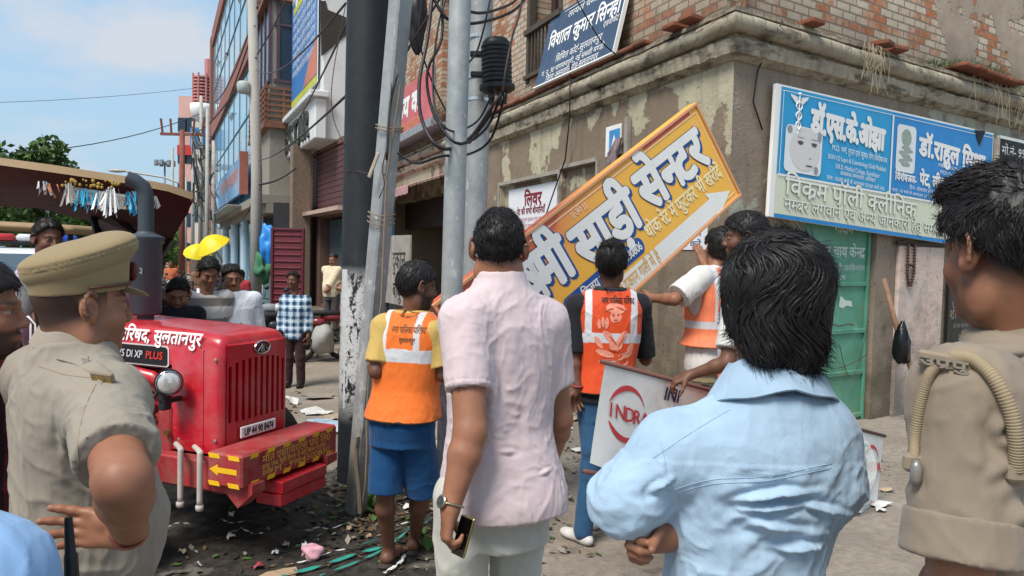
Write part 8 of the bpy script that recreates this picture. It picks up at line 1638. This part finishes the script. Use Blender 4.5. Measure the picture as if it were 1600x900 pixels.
def bigw(s, xa, xb, yb, h):
    o = MS @ V((xa, yb, 0)); 
    for (dx, dy, bo, z, m_, nm) in ((.016, -.024, .024, .0020, NAVY, 'letter_shadow'), (.009, -.013, .024, .0032, NAVY, 'letter_shadow'), (0, 0, .0235, .0050, INKO, 'letter_outline'), (0, 0, .019, .0070, SWH, 'letter_face')):
        mb = MB(); lettering(mb, s, o+ux*dx+uy*dy, ux, uy, h, bold=bo, z0=z, width=xb-xa, nd=n); mb.build(nm, m_, t, fixn=False)
hb = .47
def topw(w_, q0, q1):
    (xa, ya), (xb, yb) = sv(*q0), sv(*q1); bigw(w_, xa, xb, (ya+yb)/2-.25, hb)
topw('साड़ी', (889, 372), (982, 305)); topw('सेन्टर', (990, 286), (1088, 210)); topw('लक्ष्मी', (724, 488), (876, 380))
xa, ya = sv(1014, 374); xb_, _ = sv(1128, 274); mb = MB(); lettering(mb, 'थोक रेट में फुटकर भी खरीदें', MS @ V((xa, ya, 0)), ux, uy, .16, bold=.004, width=xb_-xa, nd=n, z0=.004); mb.build('small_lettering', M_('sign_cream', '#ead8a6', .5), t, fixn=False)
# arrow: tail towards the lower left
tx, ty = sv(1140, 298); L_a = 1.42; mb = MB(); yb = ty-.0
mb.add([MS @ V((x, y, .004)) for x, y in ((tx, ty), (tx-.27, ty+.125), (tx-.25, ty+.065), (tx-L_a, ty+.065), (tx-L_a, ty-.070), (tx-.25, ty-.070), (tx-.27, ty-.125))], [tuple(range(7))]); mb.build('arrow', SWH, t)
mb = MB(); lettering(mb, 'दुकान गली में है', MS @ V((tx-L_a+.02, ty-.045, 0)), ux, uy, .13, width=.42, nd=n, z0=.008); mb.build('arrow_lettering', M_('sign_yellow', '#d9a83a', .5), t, fixn=False)
px_, py_ = sv(890, 478); qx, qy = sv(1000, 388); mb = MB(); h2 = .065; mb.add([MS @ V((x, y, .004)) for x, y in [(px_+.05*math.cos(a), py_+h2*math.sin(a)) for a in [math.pi/2+i*math.pi/8 for i in range(9)]] + [(qx+.05*math.cos(a), py_+h2*math.sin(a)) for a in [-math.pi/2+i*math.pi/8 for i in range(9)]]], [tuple(range(18))]); mb.build('phone_pill', NAVY, t)
mb = MB(); lettering(mb, 'प्रो0-विजय कुमार', MS @ V((px_-.0, py_-.035, 0)), ux, uy, .10, width=.50, bold=.002, nd=n, z0=.008); lettering(mb, '9415030806', MS @ V((qx-.30, py_-.035, 0)), ux, uy, .095, width=.32, bold=.002, nd=n, z0=.008); mb.build('pill_lettering', SWH, t, fixn=False)
ox, oy = sv(893, 345); mb = MB(); lettering(mb, '॥ॐ॥', MS @ V((ox, oy, 0)), ux, uy, .085, bold=.001, nd=n, z0=.004); sx1, sy1 = sv(1084, 196); lettering(mb, '卐', MS @ V((sx1-.03, sy1-.03, 0)), ux, uy, .07, nd=n, z0=.004); hx, hy = sv(735, 475); lettering(mb, '9412345017', MS @ V((hx-.15, hy-.0, 0)), ux, uy, .12, width=.5, bold=.002, nd=n, z0=.004); mb.build('corner_marks', PK, t, fixn=False)
# ---- white banner on a rod
a, b = P(946, 566, 3.72), P(1381, 681, 5.35); t = thing('cloth_banner', 'white flex banner with red ring logos hanging from a brown rod at both ends of the crouch', 'banner', (a+b)/2-V((0, 0, .55))); t['label'] = 'white flex banner with red ring logos drooping from a brown rod'
xd = (b-a).normalized(); MB().tube([a-xd*.03, b+xd*.02], .012, 8).build('rod', M_('rod_brown', '#6b4740', .7, .2), t, smooth=True)
dn = V((-.05, 0, -1)); nn = xd.cross(dn).normalized(); nn = nn if nn.dot(CO-a) > 0 else -nn; Lb = (b-a).length
def hgt(u): return .52+.06*math.sin(u*9)
def bp_(u, v): return a+xd*(Lb*u) + dn*(hgt(u)*v) + nn*(.035*v*math.sin(u*16)+.02*v*v*math.sin(u*37+1)) + xd*(-.07*v*max(0, 1-u*5))
mb = MB(); mb.gridf(bp_, 70, 12); FLX = mat('flex_white', '#d9dad8', .5, .06, 3, .15, 12, dirt='#a49a8c', dirtamt=.5, dscale=2); fo = mb.build('cloth', FLX, t, smooth=True)
def ringlogo(uc, vc, ru, rv, names):
    mb = MB()
    for a0, a1, wmax in ((25, 165, .17), (205, 345, .17)):
        n_ = 22; pts = []
        for i in range(n_+1):
            q = a0+(a1-a0)*i/n_; w_ = .03+wmax*math.sin(math.pi*(i/n_)**(1.4 if a0 < 90 else .7)); A_ = math.radians(q)
            for s in (1, 1-w_): pts.append(bp_(uc+ru*s*math.cos(A_), vc-rv*s*math.sin(A_))+nn*.004)
        mb.add(pts, [(2*i, 2*i+1, 2*i+3, 2*i+2) for i in range(n_)])
    mb.build('ring_logo', M_('logo_red', '#c03a40', .5), t)
    mb = MB()
    for ch, du in zip('INDRA', (-.92, -.50, 0, .46, .88)):
        o = bp_(uc+ru*du-ru*.14*(ch != 'I'), vc+.07)+nn*.004; lettering(mb, ch, o, xd, -dn, .105, bold=.0015, nd=nn, z0=.002)
    mb.build('logo_lettering', M_('logo_red', '#c03a40'), t, fixn=False)
ringlogo(.066, .43, .046, .27, 'INDRA'); ringlogo(.945, .42, .040, .27, 'INDRA')
mb = MB(); lettering(mb, 'INI', bp_(.155, .20)+nn*.006, xd, -dn, .10, bold=.003, nd=nn, z0=.002, shear=.2); lettering(mb, 'E', bp_(.885, .36)+nn*.006, xd, -dn, .17, bold=.004, nd=nn, z0=.002); mb.build('banner_lettering', M_('ink_navy', '#1f2a4a', .5), t, fixn=False)
mb = MB(); lettering(mb, 'ari', bp_(.963, .93)+nn*.006, xd, -dn, .07, nd=nn, z0=.002); mb.build('small_lettering', M_('logo_red', '#c03a40'), t, fixn=False)
mb = MB(); c0, c1 = P(912, 736, 3.7), P(985, 752, 3.9); mb.tube([c0, c1], .013, 8); o = mb.build('wooden_stick', M_('rod_brown', '#6b4740'), smooth=True); tag(o, 'short brown rod at the bottom edge of the white banner', 'stick')
mb = MB(); mb.gridf(lambda u, v: P(1322+34*u+8*math.sin(v*5), 690+108*v, 5.1)+V((.01*math.sin(u*20), .05*math.sin(u*9+v*4), 0)), 10, 14); km = NT('film_clear'); km.b.inputs['Alpha'].default_value = .55; o = mb.build('plastic_film', km.set(srgb('#c9d2d2'), .25, 0, .5), smooth=True); tag(o, 'translucent plastic film hanging in front of the banner\'s far end', 'plastic')
# ---- bystanders across the tractor
def bystander(label, px, Y, H, f, hpx, hy, hf, tone, cl, tr_, frac=.6, hair_=.02, mous=0, stub=0, over=None, col=None, z=None, sleeve_r=(.062, .062), res=.009, z0=.48, belly=0, shoe_m=None, tuck=False, group='onlookers across the road'):
    zg = gz(P(px, 400, Y).x, Y) if z is None else z; b0 = V((P(px, 400, Y).x, Y, zg)); ov = {a: (P(*v) if isinstance(v, tuple) else v) for a, v in (over or {}).items()}
    k = skel(b0, H, V(f), wid=.9, **ov); k['head'] = P(hpx, hy-2, Y)+V((0, 0, .012)) if 'head' not in ov else ov['head']; k['gz'] = zg; t = thing('person', label, 'person', b0, group); hd = Head(k['head'], hf, (0, 0, 1), 1.0)
    simple_body(t, k, hd, tone, 'lr', mous=mous, stub=stub, res=min(res, .0065)); hair_cap('hair', hd, t, FRONT, hair_, .006, .010, 28, seed=int(px), side=.45, spikes=900 if Y < 12 else 0, slen=.024, swid=.0011, lift=.3, flow=whorl, locks=(300, .04, .0034))
    shirt(t, k, cl, .016, .96, z0, frac, sleeve_r, res, color=col, seed=int(px), belly=belly); fold_collar(k, t, cl, .054, .078, .006, .020) if frac != .55 else None
    trousers(t, k, tr_, .011, seed=int(px))
    for n_ in 'lr': shoe(t, k['an'+n_], V(f), shoe_m or M_('shoe_black', '#1b1a1a'), res=.01, z=zg)
    return t, k, hd
FRONT = [(-.13, -.075), (-.09, -.065), (-.05, -.04), (-.02, .0), (.0, .022), (.03, .045), (.055, .066), (.075, .088), (.12, .11)]
CW = cloth('cloth_white2', '#cdd2da', .85, 600, .35)
def stripes(p): 
    c = np.tile(lin('#c9c5c0'), (len(p), 1)); zz = p[:, 2]; c[((zz > 1.27) & (zz < 1.345)) | ((zz > 1.09) & (zz < 1.17)) | ((zz > .92) & (zz < .99))] = lin('#857b76'); return c
bystander('young man in a white tee with two brown stripes looking down behind the tractor', 322, 6.5, 1.68, (.5, -.86, 0), 326, 432, (.55, -.80, -.35), TONE['d'], cloth('cloth_stripe', '#c9c5c0', attr='Col'), cloth('cloth_dark', '#2d3038'), .55, .030, col=stripes, over=dict(neck=P(322, 464, 6.5)), res=.008)
t, k, hd = bystander('moustached man with spectacles in a white shirt behind the tractor', 368, 6.7, 1.66, (.35, -.94, 0), 362, 440, (.55, -.83, -.10), TONE['d'], CW, cloth('cloth_dark', '#2d3038'), .95, .016, mous=.85, over=dict(wrl=P(388, 520, 6.4)), belly=.05, res=.008)
mb = MB()
for sx in (-1, 1): mb.tube([V(hd.w(sx*.032+.023*math.cos(a), .102, .003+.017*math.sin(a))) for a in [i*math.pi/8 for i in range(17)]], .0022, 4); mb.tube([V(hd.w(sx*.055, .10, .006)), V(hd.w(sx*.084, -.01, .008))], .002, 4)
mb.build('spectacles', M_('plastic_black', '#17191d'), t)
bystander('young man in a black shirt lower behind the tractor bonnet', 277, 6.0, 1.53, (.3, -.95, 0), 278, 466, (.35, -.90, -.30), TONE['d'], cloth('cloth_black', '#1d1f24'), cloth('cloth_dark', '#2d3038'), 1.5, .020, mous=.4, stub=.4)
bystander('man in a navy shirt half hidden by the exhaust stack', 232, 6.4, 1.66, (.6, -.8, 0), 216, 425, (.5, -.85, -.2), TONE['c'], cloth('cloth_navy', '#20293c'), cloth('cloth_dark', '#2d3038'), .8, .02, over=dict(ell=P(278, 490, 6.1), wrl=P(262, 470, 5.9)))
def checks(p):
    c = np.tile(lin('#b9c9d4'), (len(p), 1)); q = p-np.array([p[:, 0].mean(), 0, 0]); u = (q[:, 0]+.3*q[:, 1])*62; v = p[:, 2]*62; a = np.sin(u) > .25; b = np.sin(v) > .25; c[a | b] = lin('#5f7f9c'); c[a & b] = lin('#1f3550'); w_ = (np.abs(np.sin(u/2+.7)) < .12) | (np.abs(np.sin(v/2+.7)) < .12); c[w_] = lin('#dfe6ea'); return c
bystander('slim man in a blue checked shirt standing in the road facing the camera', 462, 10.6, 1.56, (.03, -1, 0), 458, 441, (-.05, -.99, -.02), TONE['c'], cloth('cloth_check', '#b9c9d4', attr='Col'), cloth('cloth_maroon', '#3a2426', .85), 1.75, .013, mous=.35, stub=.2, col=checks, z0=.45, sleeve_r=(.068, .052))
t, k, hd = bystander('moustached man in a cream shirt waiting at the white building step', 519, 14.6, 1.64, (-.35, -.94, 0), 521, 409, (-.35, -.92, -.20), TONE['d'], cloth('cloth_cream', '#d3c5a8', .85), cloth('cloth_grey', '#4d4846', .85), .75, .014, mous=.9, z=.12, belly=.05, over=dict(ell=P(509, 455, 14.4), wrl=P(521, 447, 14.47), elr=P(536, 452, 14.5), wrr=P(521, 449, 14.47)), shoe_m=M_('skin_shoe', '#6b4636'))
# far figures down the street
for lab, px, Y, H, c_, f in (('small distant person in a red top behind the white shirt man', 377, 17, 1.5, '#a5343a', (0, 1, 0)), ('small distant person in a navy top among the motorbikes', 352, 18, 1.6, '#26364f', (.2, 1, 0)), ('small distant person in a brown top on the motorbike row', 313, 20, 1.62, '#7d5f4c', (.5, -.8, 0)), ('small distant person in an orange top near the far stall', 268, 24, 1.6, '#b0623f', (0, -1, 0)), ('small distant person in a dark top left of the exhaust stack', 205, 16, 1.62, '#3b3f48', (.3, -.9, 0)), ('small distant person in a white top behind the striped tee man', 345, 9.0, 1.5, '#c9ccd2', (.2, 1, 0))):
    Yh = P(px, 400, Y); bystander(lab, px, Y, H, f, px, 0, f, TONE['c'], M_('far_top'+c_, c_, .9), M_('far_leg', '#33343a', .9), .7, .018, res=.014, over=dict(head=V((Yh.x, Y, gz(Yh.x, Y)+H*.928))), group='distant people in the street')
# ---- tractor driver
b0 = T(-1.75, .05, .62); f = TF; k = skel(b0, 1.66, f, head=P(76, 374, 5.0), neck=P(66, 412, 5.02), pel=P(58, 530, 5.1), shr=P(50, 440, 4.86), elr=P(40, 486, 4.7), wrr=P(66, 500, 4.5), shl=P(92, 440, 5.2), ell=P(120, 490, 5.1), wrl=P(130, 505, 4.9), hipr=P(48, 535, 4.98), hipl=P(70, 535, 5.15), knr=P(52, 500, 4.6), knl=P(95, 520, 4.8), anr=P(58, 590, 4.5), anl=P(95, 590, 4.7))
t = thing('person', 'tractor driver in a lavender tee sitting under the canopy', 'person', b0); hd = Head(k['head'], (.80, -.58, -.08), (0, 0, 1), 1.0)
simple_body(t, k, hd, TONE['c'], 'lr', mous=.8, stub=.35, res=.0065); hair_cap('hair', hd, t, FRONT, .024, .006, .008, 36, spikes=1200, slen=.03, seed=41, flow=lambda q: (q[0]*4, .2, -.3))
shirt(t, k, cloth('cloth_lavender', '#b9a9c9', .85), .016, .96, .50, .7, (.066, .07), .008, seed=4)
S_ = Sdf(); S_.cone(k['hipr'], k['hipl'], .12, .12, .04); leg(S_, k['hipr'], k['knr'], k['anr'], (.085, .065, .06, .055)); leg(S_, k['hipl'], k['knl'], k['anl'], (.085, .065, .06, .055)); S_.cone(k['pel'], k['pel']+V((0, 0, .1)), .13, .12, .05); soft('trousers', S_, .009, cloth('cloth_plum', '#3d2030', .8), t, folds(.005, 9, 2))
mb = MB(); 
for dx in (0, .03): mb.tube([k['hipr']+V((dx-.02, -.10, .03)), k['knr']+V((dx-.02, -.068, .03)), k['knr']+V((dx+.03, -.07, -.02)), k['anr']+V((dx, -.062, 0))], .008, 5)
mb.build('trouser_stripe', M_('cloth_stripe_white', '#d9d5d8', .8), t, smooth=True)
for n_ in 'lr': shoe(t, k['an'+n_], TF, M_('shoe_black', '#1b1a1a'), res=.01, z=k['an'+n_].z-.08)
# ================================================================== litter
rnd = random.Random(99)
def gp(px, py, dz=.0): p = G(px, py); p.z = gz(p.x, p.y)+dz; return p
def strip(name, label, pts, w_, m, cat='strap', twist=1.0):
    p = bez([gp(*q, .012+.012*rnd.random()) for q in pts], 40); mb = MB(); vs = []
    for i, c in enumerate(p):
        d = (p[min(i+1, len(p)-1)]-p[max(i-1, 0)]).normalized(); s = d.cross(V((0, 0, 1))).normalized(); a = twist*math.sin(i*.5); vs += [c+s*w_*math.cos(a)+V((0, 0, w_*.5*math.sin(a)+.004)), c-s*w_*math.cos(a)+V((0, 0, .004-w_*.3*math.sin(a)))]
    mb.add(vs, [(2*i, 2*i+1, 2*i+3, 2*i+2) for i in range(len(p)-1)]); o = mb.build(name, m, fixn=False, smooth=True); tag(o, label, cat); return o
TEAL = M_('strap_teal', '#2f8f80', .5, .15); WST_ = M_('strap_white', '#cfcfca', .6, .1)
strip('packing_strap', 'teal plastic packing strap sweeping along the ground at the bottom edge', [(440, 905), (500, 888), (560, 868), (605, 858)], .016, TEAL); strip('packing_strap', 'narrow teal strap crossing the wider teal one', [(500, 905), (560, 880), (600, 862), (640, 835)], .009, TEAL); strip('packing_strap', 'dark teal strap running behind the barefoot worker', [(545, 862), (590, 850), (620, 840), (690, 815)], .010, M_('strap_dark', '#1f4f4c', .5))
for lab, pts, w_ in (('thin white plastic strip below the bumper weight', [(480, 832), (500, 827), (515, 832), (540, 822)], .006), ('thin white strip curled under the tractor beam', [(345, 815), (360, 822), (385, 818)], .006), ('white strip at the left under the tractor shadow', [(255, 833), (275, 823), (300, 822)], .006), ('white strip beside the green ferns of litter', [(376, 831), (395, 838), (415, 838)], .008), ('thin white cord right of the worker\'s heel', [(620, 828), (645, 822), (665, 826)], .006), ('white strip near the pale crumpled paper', [(455, 885), (480, 880), (520, 868), (545, 862)], .006), ('twisted white strip at the worker\'s left slipper', [(600, 900), (625, 885), (632, 872)], .012)):
    strip('plastic_strip', lab, pts, w_, WST_, 'plastic strip')
def scrap(label, px, py, r, m, name='paper_scrap', h=.03, seed=0):
    rr = random.Random(seed+int(px)); c = gp(px, py); mb = MB(); n_ = 11; vs = [c+V((0, 0, h))]+[c+V((r*(rr.uniform(.5, 1.2))*math.cos(6.283*i/n_), r*(rr.uniform(.5, 1.2))*math.sin(6.283*i/n_), rr.uniform(.004, h*1.2))) for i in range(n_)]; mb.add(vs, [(0, 1+i, 1+(i+1) % n_) for i in range(n_)]); o = mb.build(name, m, fixn=False); return tag(o, label, 'scrap')
PWH = M_('scrap_white', '#d2d0cc', .8, .15, 20); PPK = M_('scrap_pink', '#cf9aa5', .7, .3, 25); 
lumpy('crumpled_paper', 'crumpled pink and white paper ball in the foreground litter', 'paper', gp(488, 872, .035), (.055, .05, .045), PPK, 21, .35, 26); scrap('white torn paper stuck to the pink paper ball', 480, 868, .04, PWH, h=.07); scrap('small red and blue wrapper on the ground at the bottom', 406, 889, .032, M_('wrap_red', '#a8424a', .5, .3, 30), 'wrapper')
scrap('beige cardboard piece at the bottom edge', 440, 900, .13, M_('card_beige', '#a98f72', .9), 'cardboard', .01)
for i, (px, py, r) in enumerate(((285, 865, .025), (310, 886, .02), (430, 868, .02), (448, 855, .03), (360, 842, .03), (362, 808, .03), (545, 830, .02), (700, 858, .05), (905, 706, .10), (918, 700, .06), (655, 808, .06), (640, 800, .05), (895, 655, .12), (880, 668, .1), (1370, 790, .10), (1385, 768, .06), (1376, 800, .05), (1355, 770, .05), (575, 842, .02))):
    scrap(['small white paper scrap on the ground near the tractor', 'pale torn flake of plaster on the ground by the wall'][0 if px < 850 else 1], px, py, r, PWH if i % 3 else M_('scrap_tan', '#b09a80', .9), seed=i)['group'] = 'scattered pale scraps near the tractor' if px < 850 else 'plaster flakes by the wall'
# heap of rubbish between the black pole and the tractor
for i, (px, py, r, c_, lab) in enumerate(((495, 660, .22, '#a9bccb', 'pale blue plastic sheet in the rubbish heap behind the bumper'), (515, 668, .14, '#c8ccd0', 'white plastic wad beside the pale blue sheet'), (478, 655, .12, '#2f3a4c', 'dark blue plastic piece in the rubbish heap'), (490, 624, .22, '#c6c4be', 'flat pale board lying beyond the rubbish heap'), (520, 634, .2, '#a3937d', 'tan cardboard piece beyond the rubbish heap'), (500, 600, .25, '#8f857a', 'flattened grey carton on the road'), (455, 610, .1, '#d0cfca', 'small white wad behind the front wheel'), (690, 700, .12, '#b9a294', 'broken pinkish brick rubble behind the worker'), (672, 690, .1, '#cfc9c0', 'pale plaster lump behind the worker'))):
    scrap(lab, px, py, r, M_('rub'+c_, c_, .6, .25, 14), 'rubbish', .10 if 'sheet' in lab or 'wad' in lab else .03, seed=i)
mb = MB(); mi = []
lm = [M_('leaf_dry', '#5d4a34', .9, .3), M_('leaf_dark', '#2e2a22', .9, .3), M_('leaf_fresh', '#4c6a2f', .8, .3), M_('scrap_grit', '#8b8378', .9, .2)]
def leafs(n_, cx, cy, sx, sy, wts, smin=.012, smax=.045):
    for i in range(n_):
        x, y = rnd.gauss(cx, sx), rnd.gauss(cy, sy); z = gz(x, y)+rnd.uniform(.004, .02); a = rnd.uniform(0, 6.28); l = rnd.uniform(smin, smax); u = V((math.cos(a), math.sin(a), rnd.uniform(-.3, .5)))*l; v = V((-math.sin(a), math.cos(a), rnd.uniform(-.4, .4)))*l*.45; c = V((x, y, z)); mb.mi = rnd.choices(range(4), wts)[0]; mb.add([c-u, c+v, c+u, c-v], [(0, 1, 2, 3)])
leafs(1100, -.75, 5.25, .42, .45, (5, 5, 1, 1.2)); leafs(420, -.35, 4.7, .4, .4, (5, 4, 1, 1.5)); leafs(260, -1.4, 4.0, .8, .6, (2, 5, 1, 1)); leafs(500, .0, 5.9, .7, .6, (3, 4, .4, 3)); leafs(260, -1.5, 8.5, 1.5, 1.6, (2, 2, .2, 4), .02, .08); leafs(500, 2.6, 6.6, 1.2, .4, (1, 0, .1, 4), .008, .025); leafs(260, 1.2, 4.2, 1.5, 1.2, (0, 0, 0, 1), .005, .012)
o = mb.build('leaf_litter', lm, loc=(0, 0, 0), fixn=False); tag(o, 'dead leaves and grit scattered round the pole feet', 'litter', kind='stuff')
for i, (px, py) in enumerate(((578, 800), (572, 790), (586, 806), (565, 770), (668, 866), (655, 850))):
    mb = MB(); c = gp(px, py, .02)
    for j in range(7): a = rnd.uniform(0, 6.28); u = V((math.cos(a)*.08, math.sin(a)*.08, rnd.uniform(.03, .11))); v = V((-math.sin(a), math.cos(a), 0))*.02; mb.add([c, c+u*.5+v, c+u, c+u*.5-v], [(0, 1, 2, 3)])
    o = mb.build('weed', M_('leaf_fresh', '#4c6a2f'), fixn=False); tag(o, 'small green weed sprouting at the foot of the leaning pole' if i < 4 else 'green leaf sprig beside the worker\'s slipper', 'weed', 'weeds at the pole foot' if i < 4 else 'green sprigs by the slipper')
# clutter along the wall behind the workers: buckets of scrap, green frame
mb = MB(); x0 = wl(1.6, .45, 0)
for a, b in (((0, 0, 0), (0, 0, .8)), ((.6, 0, 0), (.6, 0, .75)), ((0, 0, .78), (.6, 0, .72)), ((0, 0, .4), (.6, 0, .4))): mb.tube([x0+LD*-a[0]+V((0, 0, a[2])), x0+LD*-b[0]+V((0, 0, b[2]))], .018, 6)
o = mb.build('metal_frame', M_('frame_green', '#2f6f5a', .5), smooth=True); tag(o, 'thin green metal frame leaning by the corner wall', 'frame')
for i, (t_, o_, r, c_) in enumerate(((2.4, .5, .2, '#5a5550'), (3.2, .6, .25, '#777068'), (4.1, .5, .18, '#8f877d'), (1.0, .5, .16, '#4a4642'))):
    p = wl(t_, o_, 0); p.z = gz(p.x, p.y)+r*.3; lumpy('rubble_heap', ['dark rubble heap at the foot of the plaster wall', 'larger grey rubble heap along the street wall', 'pale rubble heap furthest along the street wall', 'small dark rubble heap close to the building corner'][i], 'rubble', p, (r*1.3, r, r*.6), M_('rubble'+c_, c_, .95, .3, 12, .8, 30), i+60, .4, 26)
